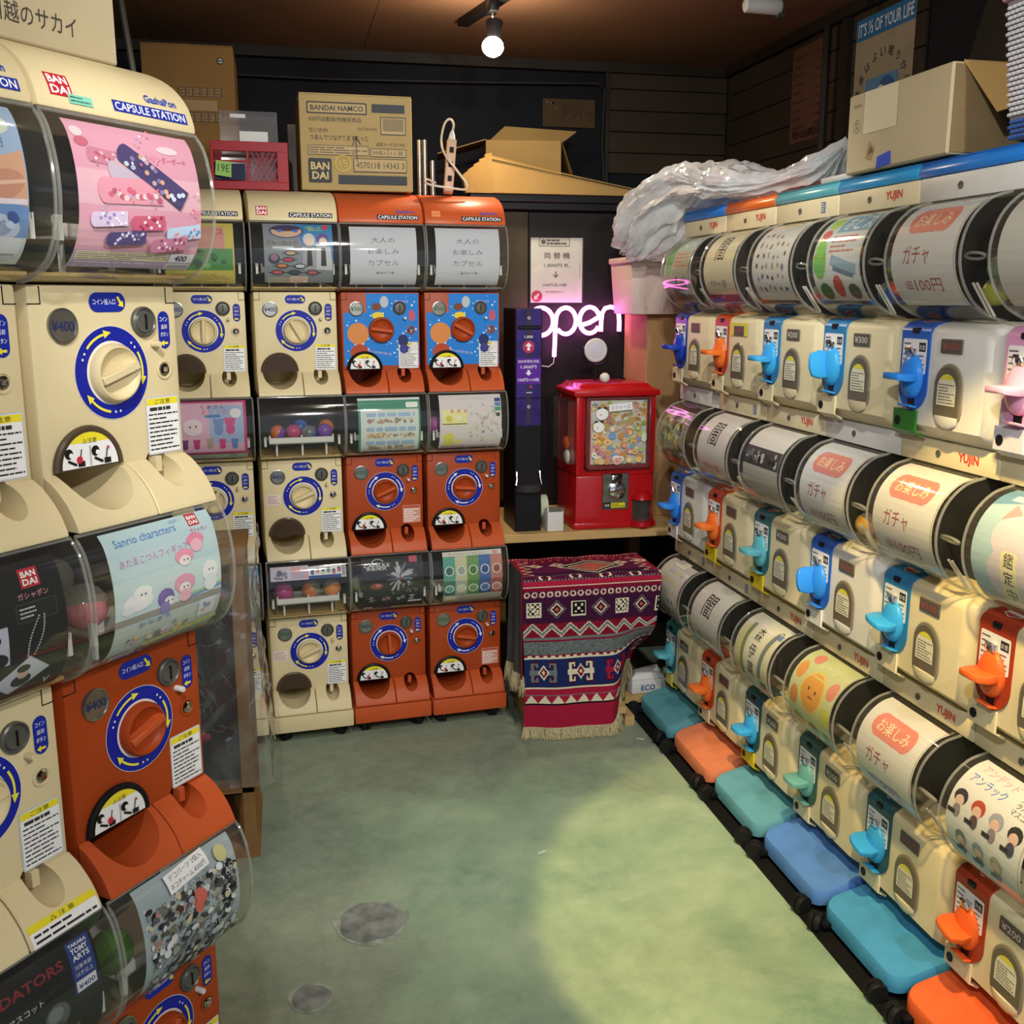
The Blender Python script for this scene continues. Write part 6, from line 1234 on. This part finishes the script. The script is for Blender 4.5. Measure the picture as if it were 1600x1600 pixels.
for x, y, z, c, lab in ((0.847-0.862+0.005, 0.055, 0.262, 'd0562c', 'orange ball capsule in the side window of the red machine'), (0.855-0.862-0.002, 0.045, 0.222, 'd8d4cc', 'white ball capsule at the bottom of the red machine side window')):
    o = part('ball_capsule', MB().ball((0,0,0), 0.010, 0.022, 0.022, 16, 10), mat('ball_'+c, c, 0.3), None); o.location = (0.862+x, 3.05+y+0.03, 0.5572+z); tag(o, lab, 'capsule', 'balls in the red machine')
bt = part('ball_toy', MB().ball((0,0,0.0155), 0.016, 0.016, 0.0155, 16, 10), WHITEP, None); bt.location = (0.965, 3.10, 1.0095); tag(bt, 'small plain white ball toy on top of the red machine', 'toy')
# round work light
wl = thing('work_light', 'round white work light in a black bracket above the red machine', 'lamp', (0.965, 3.20, 1.0095))
part('lamp_head', MB().lathe([(0.030, 0.03), (0.036, 0.01), (0.038, 0.0), (0.034, -0.004)], (0, 0, 0.095), 'y', 24), WHITEP, wl)
part('lens', MB().lathe([(0.0, -0.006), (0.020, -0.0055), (0.034, -0.003), (0.034, 0.0)], (0, 0, 0.095), 'y', 24), mat('lamp_lens', 'd8dae8', 0.1), wl)
part('bracket', MB().tube([(-0.042, 0, 0.105), (-0.041, 0, 0.075), (-0.028, 0, 0.052), (0, 0, 0.047), (0.028, 0, 0.052), (0.041, 0, 0.075), (0.042, 0, 0.105)], 0.004, 8), BLACKP, wl)
part('stem', MB().tube([(0, 0, 0.047), (0.0, 0, 0.0)], 0.005, 8), BLACKP, wl); part('foot_wire', MB().tube([(-0.09, -0.01, 0.003), (-0.05, -0.005, 0.013), (0.0, 0, 0.012), (0.06, 0, 0.011), (0.10, 0.0, 0.003)], 0.0032, 6), BLACKP, wl)
# tape dispenser
td = thing('tape_dispenser', 'white tape dispenser with pale green roll beside the money changer', 'tape dispenser', (0.760, 3.07, 0.5572))
part('dispenser_body', MB().prism([(-0.03, 0.0), (0.09, 0.0), (0.09, 0.030), (0.06, 0.034), (0.03, 0.040), (0.005, 0.070), (-0.018, 0.074), (-0.030, 0.066)], 0.010, 0.062), WHITEP, td, bevel=0.003)
part('tape_roll', MB().lathe([(0.020, -0.012), (0.036, -0.012), (0.036, 0.012), (0.020, 0.012), (0.020, -0.012)], (0.014, 0.055, 0.066), 'x', 24), mat('pale_green_tape', 'c8d4b4', 0.4), td)
part('cutter', MB().box(0.014, 0.058, -0.034, -0.028, 0.064, 0.076), METAL, td, smooth=0)

# ------------------------------------------------------------------ cartons and bag beside the neon sign
tc_ = cbox('brown_carton', 'tall plain cardboard carton standing on the bench behind the red machine', 0.36, 0.23, 0.655, (1.135, 3.20, 0.5572), 0, mat('plain_cardboard', 'b08a5e', 0.8, var=0.06, scale=5, bump=0.2))
pk = thing('storage_bin', 'pale pinkish plastic storage bin on the tall carton beside the neon sign', 'bin', (1.055, 3.14, 1.2165))
PKM = mat('pale_bin_plastic', 'd6c0b8', 0.4, var=0.05)
part('bin_body', MB().loft([[(0.012, 0.008, 0), (0.215, 0.008, 0), (0.215, 0.20, 0), (0.012, 0.20, 0)], [(0, 0, 0.165), (0.225, 0, 0.165), (0.225, 0.21, 0.165), (0, 0.21, 0.165)]]), PKM, pk, bevel=0.004)
part('bin_rim', MB().box(-0.006, 0.231, -0.006, 0.21, 0.158, 0.176), PKM, pk, bevel=0.003)
for x in (0.05, 0.11, 0.17): part('rib', MB().box(x, x+0.006, 0.0, 0.004, 0.02, 0.155), PKM, pk, smooth=0)
# milky bag: crumpled film with sharp folds
def ridge(v, s):
    from mathutils import noise
    a = 0.0; f = s; w = 1.0
    for _ in range(3): a += w*(1-abs(noise.noise(v*f))*2.2); f *= 2.1; w *= 0.45
    return a
def bag():
    """crumpled film: a closed lumpy skin through cross sections along the row, ending in a pulled-up corner"""
    from mathutils import noise
    # (y, x centre, z bottom, z top, half width x)
    S = [(3.10, 1.07, 1.385, 1.43, 0.03), (3.06, 1.06, 1.375, 1.50, 0.09), (2.99, 1.08, 1.38, 1.575, 0.12), (2.90, 1.12, 1.45, 1.625, 0.14), (2.80, 1.18, 1.512, 1.640, 0.15), (2.68, 1.21, 1.512, 1.610, 0.15), (2.58, 1.23, 1.512, 1.585, 0.14), (2.48, 1.25, 1.512, 1.575, 0.11), (2.38, 1.26, 1.520, 1.590, 0.08), (2.29, 1.26, 1.535, 1.610, 0.05), (2.23, 1.25, 1.590, 1.622, 0.012)]
    P = smooth3([Vector((a, b, c)) for a, b, c, d, e in S], 12); Q = smooth3([Vector((a, d, e)) for a, b, c, d, e in S], 12); N = 120; rings = []
    for q1, q2 in zip(P, Q):
        y, x, zb = q1; zt, hw = q2.y, q2.z; zc, hh = (zb+zt)/2, (zt-zb)/2; ring = []
        for j in range(N):
            th = 2*PI*j/N; c, sn = math.cos(th), math.sin(th)
            v = Vector((x+hw*math.copysign(abs(c)**0.8, c), y, zc+hh*math.copysign(abs(sn)**0.8, sn)))
            n = Vector((c*hh, 0, sn*hw)).normalized(); h = 0.0
            f1 = noise.cell(v*9)*0
            q = Vector((c*1.5, sn*1.5, y*2.2)) + Vector((noise.noise(v*6), noise.noise(v*6+Vector((9, 0, 0))), 0))*0.25
            h = (0.5-abs(noise.noise(q*1.4)))*0.060 + (0.45-abs(noise.noise(q*3.2+Vector((5, 1, 2)))))*0.034 + (0.4-abs(noise.noise(q*7.5)))*0.012 - 0.040
            k = min(1.0, hh/0.05); v = v+n*h*k + Vector((0, noise.noise(v*14)*0.016*k, 0))
            if v.y < 2.93 and v.x > 1.11: v.z = max(v.z, 1.514)
            ring.append(tuple(v))
        rings.append(ring)
    return MB().loft(rings)
b = part('plastic_bag', bag(), BAGM, None, smooth=40); tag(b, 'crumpled milky plastic bag lying over the bin and the right-hand row', 'bag')

# ------------------------------------------------------------------ rug on a wooden rack
wr = thing('wooden_rack', 'low open wooden rack under the draped rug', 'rack', (0.655, 2.79, 0))
part('rack_top', MB().box(0, 0.34, 0, 0.22, 0.455, 0.475), WOODM, wr, smooth=0)
for x, y in ((0, 0), (0.32, 0.13)): part('side_panel', MB().box(x, x+0.02, y, 0.22, 0.03, 0.455), mat('rack_side_ply', 'a5824f', 0.65, var=0.1), wr, smooth=0)
part('rack_shelf', MB().box(0.02, 0.30, 0, 0.128, 0.045, 0.065), WOOD, wr, smooth=0); part('rear_shelf', MB().box(0.02, 0.50, 0.13, 0.22, 0.02, 0.042), WOOD, wr, smooth=0); part('rack_back', MB().box(0.02, 0.32, 0.21, 0.22, 0.065, 0.455), WOODD, wr, smooth=0)
for x in (0.01, 0.30): part('skid', MB().box(x, x+0.03, 0.01, 0.21, 0, 0.03), WOOD, wr, smooth=0)
RX0, RX1 = 0.632, 1.05
TOPL, FRL = 0.235, 0.445        # cloth on the top, cloth hanging in front
def sm(t): t = max(0.0, min(1.0, t)); return t*t*(3-2*t)
def rug_pt(x, s):
    """s = 0 at the back edge of the top, grows over the front edge and down"""
    rnd = 0.022
    if s < TOPL-rnd: y = 3.012-s; z = 0.482
    elif s < TOPL+rnd:
        a = (s-(TOPL-rnd))/(2*rnd)*PI/2; y = 3.012-(TOPL-rnd)-rnd*1.27*math.sin(a); z = 0.482-rnd*1.27*(1-math.cos(a))
    else: y = 3.012-(TOPL-rnd)-rnd*1.27; z = 0.482-rnd*1.27-(s-TOPL-rnd)
    dn = max(0.0, (s-TOPL)/FRL)
    y -= 0.010*dn + 0.012*math.sin(x*16+1.0)*dn + 0.006*math.sin(x*37)*dn
    lift = sm((x-0.89)/0.16)
    y += lift*sm((dn-0.35)/0.65)*0.16; z += lift*max(0.0, dn-0.3)*0.19
    xx = x + 0.010*dn*math.sin(z*9) - 0.05*lift*dn
    if s < TOPL and x < RX0+0.03: z -= 0.0
    return (xx, y, z + 0.0015*math.sin(x*50)*(1 if s < TOPL else 0))
PAL = {'r': 'a11f3c', 'R': '7c1530', 'p': '5a1a40', 'n': '1e2a5c', 'k': '15141c', 'w': 'd8cfb4', 'g': '6c7474', 'G': '4a5256', 'o': 'c06a50', 'm': '4a1530', 'P': '3c1636'}
def rug_col(x, s):
    u = (x-RX0); L = TOPL+FRL; W = RX1-RX0
    def diamond(cx, cs, h, w=None): return abs(u-cx)/(w or h)+abs(s-cs)/h
    if s < 0.020: return 'r' if (s < 0.008 or s > 0.016) else ('w' if int(u*180) % 2 else 'p')
    if s < 0.050: return 'R' if s < 0.030 else ('r' if s < 0.036 else ('p' if int(u*120) % 3 else 'o'))
    if s < 0.205:
        for cx in (0.235,):
            d = diamond(cx, 0.125, 0.072, 0.105)
            if d < 1: return ('w' if d > 0.9 else ('k' if d > 0.72 else ('w' if d > 0.66 else ('o' if int(d*26) % 3 else ('n' if abs(u-cx) > 0.02 else 'r')))))
        for cx in (0.07, 0.135, 0.335, 0.40):
            d = diamond(cx, 0.095, 0.020, 0.024)
            if d < 1: return 'w' if d > 0.45 else 'r'
        e = min(u, W-u)
        zz = 0.045-0.030*abs(((s*28) % 1)-0.5)*2 + 0.020*(0.20-s)*4
        if e < zz: return 'w' if e > zz-0.006 else ('r' if e > zz-0.016 else ('k' if e > zz-0.022 else 'r'))
        return 'P' if s > 0.17 else ('p' if s > 0.07 else 'R')
    t = s-0.205
    if t < 0.030: # band of little rings
        q = (u*22) % 1
        if t < 0.004 or t > 0.026: return 'g' if int(u*200) % 2 else 'P'
        return ('w' if 0.06 < ((q-0.5)**2+((t-0.015)*22)**2) < 0.16 and int(u*22) % 2 else ('m' if 0.25 < q < 0.75 else 'p'))
    if t < 0.060: return 'w' if 0.046 < t < 0.050 else ('r' if t < 0.05 else 'R')
    if t < 0.080: q = (u*44) % 1; return 'w' if 0.05 < ((q-0.5)**2+((t-0.070)*44)**2) < 0.15 else 'p'
    if t < 0.150:
        k = int(u/0.066); cx = (k+0.5)*0.066; cz = 0.115
        if k % 2 == 0:
            a, b_ = abs(u-cx), abs(t-cz)
            if max(a, b_) < 0.022: return 'w' if max(a, b_) > 0.018 else ('w' if (int((u-cx+0.05)*140)+int((t-cz+0.05)*140)) % 2 and k % 4 == 0 else ('w' if (abs(a-0.010) < 0.003 and abs(b_-0.010) < 0.003) or (a < 0.004 and b_ < 0.004) else 'k'))
        else:
            d = abs(u-cx)+abs(t-cz)
            if d < 0.028: return 'g' if d > 0.025 else ('m' if d > 0.020 else ('w' if d > 0.015 else ('m' if d > 0.006 else 'o')))
        return 'P'
    if t < 0.205: # zigzag
        z1 = 0.014*abs(((u*18) % 1)-0.5)*2; h = t-0.150
        k = ((u*18) % 1); 
        v = (h-0.008-z1*1.9)/0.012
        if h < 0.006 or h > 0.049: return 'g' if h > 0.049 else 'm'
        return 'w' if -0.35 < v < 0.0 or 0.8 < v < 1.15 else ('R' if v < -0.35 or v > 1.15 else 'g')
    if t < 0.212: return 'R'
    if t < 0.250: return 'g' if random.random() > 0.3 else 'G'
    if t < 0.262: return 'w' if t > 0.259 else ('w' if int(u*90) % 2 and 0.253 < t < 0.257 else 'R')
    if t < 0.348:
        cz = 0.305
        for i, cx in enumerate((0.055, 0.165, 0.280, 0.39)):
            a, b_ = abs(u-cx), abs(t-cz); d = a/0.016+b_/0.024
            c1 = 'w' if i == 1 else ('g' if i == 0 else 'r')
            if d < 1: return 'w' if d > 0.72 else ('R' if d > 0.3 else 'w')
            if a < 0.040:
                if b_ < 0.007: return c1
                if 0.028 < a < 0.036 and b_ < 0.030: return c1
                if 0.016 < a < 0.036 and 0.024 < b_ < 0.030: return c1
                if 0.016 < a < 0.021 and 0.016 < b_ < 0.030: return c1
                if a < 0.039 and b_ < 0.033 and (a > 0.013 and b_ > 0.013): return 'm'
        return 'n'
    if t < 0.356: return 'w' if t > 0.350 else 'k'
    if t < 0.372: return 'r'
    if t < 0.404:
        h = (t-0.374)/0.026
        if h < 0.08 or h > 1.0: return 'g' if h < 0.08 else 'k'
        return 'w' if abs(((u*26) % 1)-0.5)*2 < h else 'r'
    return 'r'
def rug():
    NX, NS = 200, 260; vs = []; fs = []; cs = []; random.seed(5)
    for j in range(NS+1):
        s = (TOPL+FRL)*j/NS
        for i in range(NX+1): vs.append(rug_pt(RX0+(RX1-RX0)*i/NX, s))
    for j in range(NS):
        for i in range(NX):
            a = j*(NX+1)+i; fs.append((a, a+NX+1, a+NX+2, a+1)); c = lin(PAL[rug_col(RX0+(RX1-RX0)*(i+0.5)/NX, (TOPL+FRL)*(j+0.5)/NS)]); k = random.uniform(0.86, 1.08); cs.append((c[0]*k, c[1]*k, c[2]*k, 1))
    me = bpy.data.meshes.new('rug_cloth'); me.from_pydata(vs, [], fs); at = me.color_attributes.new('ink', 'FLOAT_COLOR', 'CORNER'); flat = []
    for c in cs: flat += list(c)*4
    at.data.foreach_set('color', flat); me.polygons.foreach_set('use_smooth', [True]*len(fs)); me.update()
    m = bpy.data.materials.new('woven_wool'); m.use_nodes = True; nt = m.node_tree; b = nt.nodes['Principled BSDF']; b.inputs['Roughness'].default_value = 0.95; b.inputs['Specular IOR Level'].default_value = 0.1
    a = nt.nodes.new('ShaderNodeVertexColor'); a.layer_name = 'ink'; nt.links.new(a.outputs[0], b.inputs['Base Color'])
    n = nt.nodes.new('ShaderNodeTexNoise'); n.inputs['Scale'].default_value = 300; bp = nt.nodes.new('ShaderNodeBump'); bp.inputs['Strength'].default_value = 0.4; bp.inputs['Distance'].default_value = 0.002; nt.links.new(n.outputs['Fac'], bp.inputs['Height']); nt.links.new(bp.outputs['Normal'], b.inputs['Normal'])
    MATS['wool'] = m
    return me
rg = thing('patterned_rug', 'red and navy woven rug with geometric bands draped over the low rack', 'rug', (0, 0, 0))
rc = rug(); obj('rug_cloth', rc, MATS['wool'], rg)
def fringe(pts, L, drift=(0, 0, -1), n=5):
    m = MB(); r = random.Random(4)
    for q in pts:
        q = Vector(q); d = Vector((r.uniform(-0.25, 0.25), r.uniform(-0.35, 0.1), -1)).normalized(); l = L*r.uniform(0.75, 1.1); w = 0.0011
        P = [q, q+d*l*0.5+Vector((r.uniform(-.003, .003), r.uniform(-.004, .002), 0)), q+d*l]
        for k in P: k.z = max(k.z, 0.002)
        m.tube(P, [w, w*1.1, w*0.5], 4)
    return m
FRM = mat('cotton_fringe', 'c2b68c', 0.9, var=0.12, scale=60)
pts = []
rnd = random.Random(9)
for i in range(900):
    x = rnd.uniform(RX0, RX1-0.005); pts.append(Vector(rug_pt(x, TOPL+FRL-0.002)) + Vector((0, rnd.uniform(-0.003, 0.003), 0)))
fo = part('fringe', fringe(pts, 0.062), FRM, rg); fo['kind'] = 'stuff'
part('hem', MB().tube([Vector(rug_pt(RX0+(RX1-RX0)*i/60, TOPL+FRL)) for i in range(61)], 0.0028, 6), FRM, rg)
# grey cloth hanging on the rack's left side
gc = thing('grey_cloth', 'grey folded cloth with cream fringe hanging between the rug and the orange tower', 'cloth', (0, 0, 0))
GC = mat('grey_wool', '5a5c5c', 0.95, var=0.12, scale=40, bump=0.4)
m = MB(); NX, NZ = 10, 14; vs = [(0.628+0.010*math.sin(i*1.1)*(j/NZ), 2.775+0.16*i/NX, 0.500-0.315*j/NZ) for j in range(NZ+1) for i in range(NX+1)]
m.add(vs, [(j*(NX+1)+i, j*(NX+1)+i+1, (j+1)*(NX+1)+i+1, (j+1)*(NX+1)+i) for j in range(NZ) for i in range(NX)])
part('cloth_sheet', m, GC, gc, smooth=60); part('red_edge', MB().tube([(0.628, 2.775, 0.50-0.315*j/8) for j in range(9)], 0.003, 6), mat('maroon_binding', '6a2432', 0.9), gc)
fo = part('fringe', fringe([(0.628+0.010*math.sin(i/240*11), 2.775+0.16*i/240, 0.187) for i in range(240)], 0.055), FRM, gc); fo['kind'] = 'stuff'
# paper pack on the rack shelf
ep = thing('paper_pack', 'white paper pack with blue lettering on the rack shelf', 'package', (1.02, 2.93, 0.0425), math.radians(4))
part('pack', MB().box(0, 0.12, 0, 0.075, 0, 0.045), WHITEP, ep, bevel=0.006); part('crumpled_top', MB().loft([[(0.0, 0.01, 0.045), (0.12, 0.0, 0.045), (0.12, 0.07, 0.045), (0.01, 0.07, 0.045)], [(0.02, 0.02, 0.068), (0.10, 0.015, 0.060), (0.11, 0.06, 0.074), (0.03, 0.06, 0.062)]]), WHITEP, ep, bevel=0.004)
p = PR(flat_y(-0.0006)); p.text('ECO', 0.055, 0.020, 0.018, '24508c', 0.02, w=0.048); obj('printing', p.mesh('printing'), None, ep)

# ------------------------------------------------------------------ on top of the right-hand row
def sidebox(): pass
rb = thing('open_carton', 'worn cardboard carton with blue tape on top of the right-hand row', 'box', (1.125, 2.005, 1.5115), -PI/2)
BWd, BDp, BHt = 0.335, 0.30, 0.150
part('carton_body', MB().box(0, BWd, 0, BDp, 0, BHt), CARDL, rb, bevel=0.003, seg=1)
part('end_flap', MB().loft([[(BWd, 0.02, BHt), (BWd, 0.28, BHt), (BWd+0.085, 0.28, BHt-0.028), (BWd+0.085, 0.03, BHt-0.095)], [(BWd, 0.02, BHt+0.003), (BWd, 0.28, BHt+0.003), (BWd+0.086, 0.28, BHt-0.025), (BWd+0.088, 0.03, BHt-0.094)]]), CARD, rb, smooth=0)
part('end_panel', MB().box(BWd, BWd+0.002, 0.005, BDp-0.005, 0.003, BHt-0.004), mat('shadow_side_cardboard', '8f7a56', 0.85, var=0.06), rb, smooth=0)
part('blue_tape', MB().loft([[(0.115, -0.0008, 0.0), (0.165, -0.0008, 0.004), (0.162, -0.0008, 0.028), (0.118, -0.0008, 0.022)], [(0.115, -0.0014, 0.0), (0.165, -0.0014, 0.004), (0.162, -0.0014, 0.028), (0.118, -0.0014, 0.022)]]), mat('blue_masking_tape', '1c48c8', 0.5), rb, smooth=0)
p = PR(flat_y(-0.0008)); p.rect(0.06, 0.07, 0.175, 0.148, 'd6cdb0'); p.ring(0.035, 0.088, 0.0115, 0.0125, 0, 360, '6a6250', 24); p.text('又', 0.035, 0.088, 0.013, '5c5444', 0.0); p.lines(0.02, 0.122, 0.055, 0.132, 1, '8c8268', 0.4); p.poly([(0.075, 0.025), (0.085, 0.055), (0.105, 0.040), (0.095, 0.018)], 'a08c58'); p.poly([(0.082, 0.028), (0.092, 0.046), (0.104, 0.034)], '5c4c2c'); obj('printing', p.mesh('printing'), None, rb)
wsx = part('white_box', MB().box(0, 0.16, 0, 0.10, 0, 0.012), WHITEP, None, bevel=0.002); wsx.location = (1.16, 2.17, 1.5115); wsx.rotation_euler.z = -PI/2; tag(wsx, 'flat white box lying between the bag and the worn carton', 'box')
bk = thing('woven_basket', 'white woven basket with blue base on top of the right-hand row', 'basket', (1.13, 1.515, 1.5115), -PI/2)
part('basket_wall', MB().loft([[(0.0, 0, 0), (0.24, 0, 0), (0.24, 0.2, 0), (0.0, 0.2, 0)], [(-0.02, -0.012, 0.21), (0.26, -0.012, 0.21), (0.26, 0.21, 0.21), (-0.02, 0.21, 0.21)]]), mat('basket_inner', '8c8c96', 0.7), bk, bevel=0.004)
def weave(z0, z1):
    m = MB(); rows = int((z1-z0)/0.0075)
    for r_ in range(rows):
        z = z0+0.0075*r_+0.004; o = -0.02*z/0.21; f = -0.012*z/0.21
        for k in range(26):
            x = o+(k+0.5*(r_ % 2))*0.0104; m.ball((x+0.004, f-0.0015, z), 0.0068, 0.003, 0.0032, 6, 4)
        for k in range(20):
            y = f+(k+0.5*(r_ % 2))*0.0104; m.ball((o-0.0015, y+0.004, z), 0.003, 0.0056, 0.0036, 6, 4); m.ball((0.24-o+0.0015, y+0.004, z), 0.003, 0.0056, 0.0036, 6, 4)
    return m
w1 = part('white_weave', weave(0.034, 0.20), mat('white_strand', 'dcdce2', 0.6), bk); w1['kind'] = 'stuff'
w2 = part('blue_weave', weave(0.0, 0.034), mat('blue_strand', '3c64b4', 0.6), bk); w2['kind'] = 'stuff'
part('pink_rim', MB().tube([(-0.02, -0.012, 0.212), (0.26, -0.012, 0.212), (0.26, 0.21, 0.212), (-0.02, 0.21, 0.212)], 0.007, 8, True), mat('pink_rim', 'd88cac', 0.6), bk)

# ------------------------------------------------------------------ posters on the walls
def poster(name, label, y1, y0, z0, z1, draw, cat='poster'):
    t = thing(name, label, cat, (XR-0.0135, y1, z0), -PI/2)
    w, h = y1-y0, z1-z0
    part('paper', MB().box(0, w, -0.0008, 0, 0, h), mat('aged_paper', '9c917a', 0.8), t, smooth=0)
    p = PR(flat_y(-0.001)); draw(p, w, h); obj('printing', p.mesh('printing'), None, t)
    return t
def d_life(p, w, h):
    p.rect(0, h-0.062, w, h, '2c6a9c'); p.text("IT'S ⅓ OF YOUR LIFE", w/2, h-0.031, 0.038, 'd8dce0', 0.01, w=w*0.93)
    cx, cy, r = w*0.5, h-0.25, 0.135
    for k, c in enumerate('健康はよい眠りから'):
        a = math.radians(165-150*k/8); p.text(c, cx+r*math.cos(a), cy+r*math.sin(a), 0.026, '34343c', 0.01, rot=a-PI/2)
    p.rect(cx-0.085, cy-0.10, cx+0.085, cy+0.07, '5a84ac'); p.ell(cx+0.03, cy-0.01, 0.060, 0.075, '2f5a88', 18); p.ell(cx, cy+0.005, 0.026, 0.040, 'c8c0b0', 18)
poster('wall_poster', 'poster with blue banner reading IT\'S ⅓ OF YOUR LIFE behind the carton', 3.075, 2.765, 1.70, 2.085, d_life)
def d_price(p, w, h):
    p.rect(0, 0, w, h, '5e4034'); 
    for k in range(9): p.lines(0.015, h-0.04-k*0.028, w*0.42, h-0.025-k*0.028, 1, '4a3428', 0.5); p.lines(w*0.66, h-0.04-k*0.028, w-0.015, h-0.025-k*0.028, 1, '4a3428', 0.5)
    p.text('野山商店', w/2, 0.025, 0.028, '2c201c', 0.02, w=w*0.8)
poster('price_list', 'faded reddish price list hanging on the dark right wall', 3.485, 3.235, 1.785, 2.09, d_price)
sgn = thing('wooden_sign', 'faint wooden sign reading 手づくり on the dark back wall', 'sign', (0.993, YB-0.012, 1.905))
part('sign_board', MB().box(0, 0.207, 0, 0.010, 0, 0.103), mat('sign_wood', '4a3a26', 0.8), sgn, bevel=0.002, seg=1)
p = PR(flat_y(-0.0006)); p.text('手づくり', 0.135, 0.05, 0.045, '2a1418', 0.02, w=0.125, rot=-0.15); p.blobs(0.01, 0.05, 0.06, 0.095, 8, ['5c5a38', '3c4028'], 0.004, 0.009); obj('printing', p.mesh('printing'), None, sgn)
db = part('dark_board', MB().loft([[(1.70, 2.60, 1.55), (1.70, 1.2, 1.55), (1.70, 1.2, 2.12), (1.70, 2.34, 2.12)], [(1.72, 2.60, 1.55), (1.72, 1.2, 1.55), (1.72, 1.2, 2.12), (1.72, 2.34, 2.12)]]), WOODD, None, smooth=0); tag(db, 'dark board with slanted edge leaning on the right wall', 'board')
pp = part('leaning_pole', MB().tube([(-0.425, 3.42, 2.12), (-0.36, 3.42, 1.5005)], 0.010, 10), DARKMETAL, None); tag(pp, 'grey pole leaning beside the tall brown carton', 'pole')

# ------------------------------------------------------------------ plastic-wrapped rack behind the angled towers
wk = thing('wrapped_rack', 'wooden rack wrapped in clear plastic between the angled towers and the back row', 'rack', (-0.40, 2.27, 0))
for x in (0.0, 0.26): part('post', MB().box(x, x+0.028, 0.0, 0.028, 0.02, 0.70), WOODM, wk, bevel=0.001, seg=1)
for x in (0.0, 0.26): part('post', MB().box(x, x+0.028, 0.25, 0.278, 0.02, 0.70), WOODM, wk, bevel=0.001, seg=1)
part('base_board', MB().box(-0.005, 0.293, -0.005, 0.283, 0, 0.02), WOODM, wk, smooth=0); part('top_board', MB().box(-0.005, 0.293, -0.005, 0.283, 0.70, 0.715), WOODM, wk, smooth=0)
part('shelf', MB().box(0.0, 0.288, 0.0, 0.278, 0.16, 0.172), WOODM, wk, smooth=0); part('back_panel', MB().box(0.0, 0.288, 0.278, 0.284, 0.02, 0.70), DARKIN, wk, smooth=0)
part('inner_panel', MB().box(0.03, 0.26, 0.05, 0.056, 0.172, 0.70), mat('dark_mesh_panel', '202826', 0.7, var=0.4, scale=20), wk, smooth=0)
r = random.Random(21)
tg = MB()
for k in range(46):
    q = Vector((r.uniform(0.05, 0.24), 0.035, r.uniform(0.2, 0.66))); pts = [q]
    for _ in range(4): q = q+Vector((r.uniform(-.03, .03), r.uniform(-.008, .008), r.uniform(-.05, .05))); q.x = min(.25, max(.04, q.x)); q.z = min(.68, max(.19, q.z)); pts.append(q)
    tg.tube(smooth3(pts, 3), 0.0016, 5)
tg = part('tangled_cord', tg, mat('grey_green_cord', '5c6a60', 0.7, var=0.4, scale=30), wk); tg['kind'] = 'stuff'
for x, z in ((0.20, 0.60), (0.18, 0.29), (0.235, 0.62)): part('red_rosette', MB().ball((x, 0.03, z), 0.018, 0.010, 0.012, 10, 6), mat('red_cloth', '8c2c40', 0.8), wk)
def film():
    from mathutils import noise
    N, M = 46, 60; vs = []
    for j in range(M+1):
        z = 0.185+0.56*j/M
        for i in range(N+1):
            t = i/N
            if t < 0.72: x, y = -0.01+0.315*t/0.72, -0.022
            else: x, y = 0.308, -0.022+0.25*(t-0.72)/0.28
            q = Vector((x, y, z)); h = (ridge(q+Vector((3, 1, 2)), 7.0)-0.8)*0.010 + noise.noise(q*30)*0.004
            dx = 0.010*math.sin(z*8) if t >= 0.72 else 0
            vs.append((x+(h if t > 0.68 else 0)+dx+0.012*sm((t-0.6)/0.1), y-(abs(h) if t <= 0.72 else 0), z+0.012*noise.noise(Vector((x*9, 0, j > M*0.5)))))
    return MB().add(vs, [(j*(N+1)+i, j*(N+1)+i+1, (j+1)*(N+1)+i+1, (j+1)*(N+1)+i) for j in range(M) for i in range(N)])
part('plastic_wrap', film(), CLEARBAG, wk, smooth=25)
# bits of litter
for i, (x, y, a, l, lab) in enumerate(((0.535, 2.145, 0.4, 0.022, 'tiny white paper scrap in the middle of the floor'), (1.0-0.03, 2.70, -0.6, 0.022, 'tiny white paper scrap beside the teal stand'))):
    o = part('paper_scrap', MB().box(-l/2, l/2, -0.0022, 0.0022, 0.0, 0.0012), WHITEP, None, smooth=0); o.location = (x, y, 0); o.rotation_euler.z = a; tag(o, lab, 'scrap', 'paper scraps')
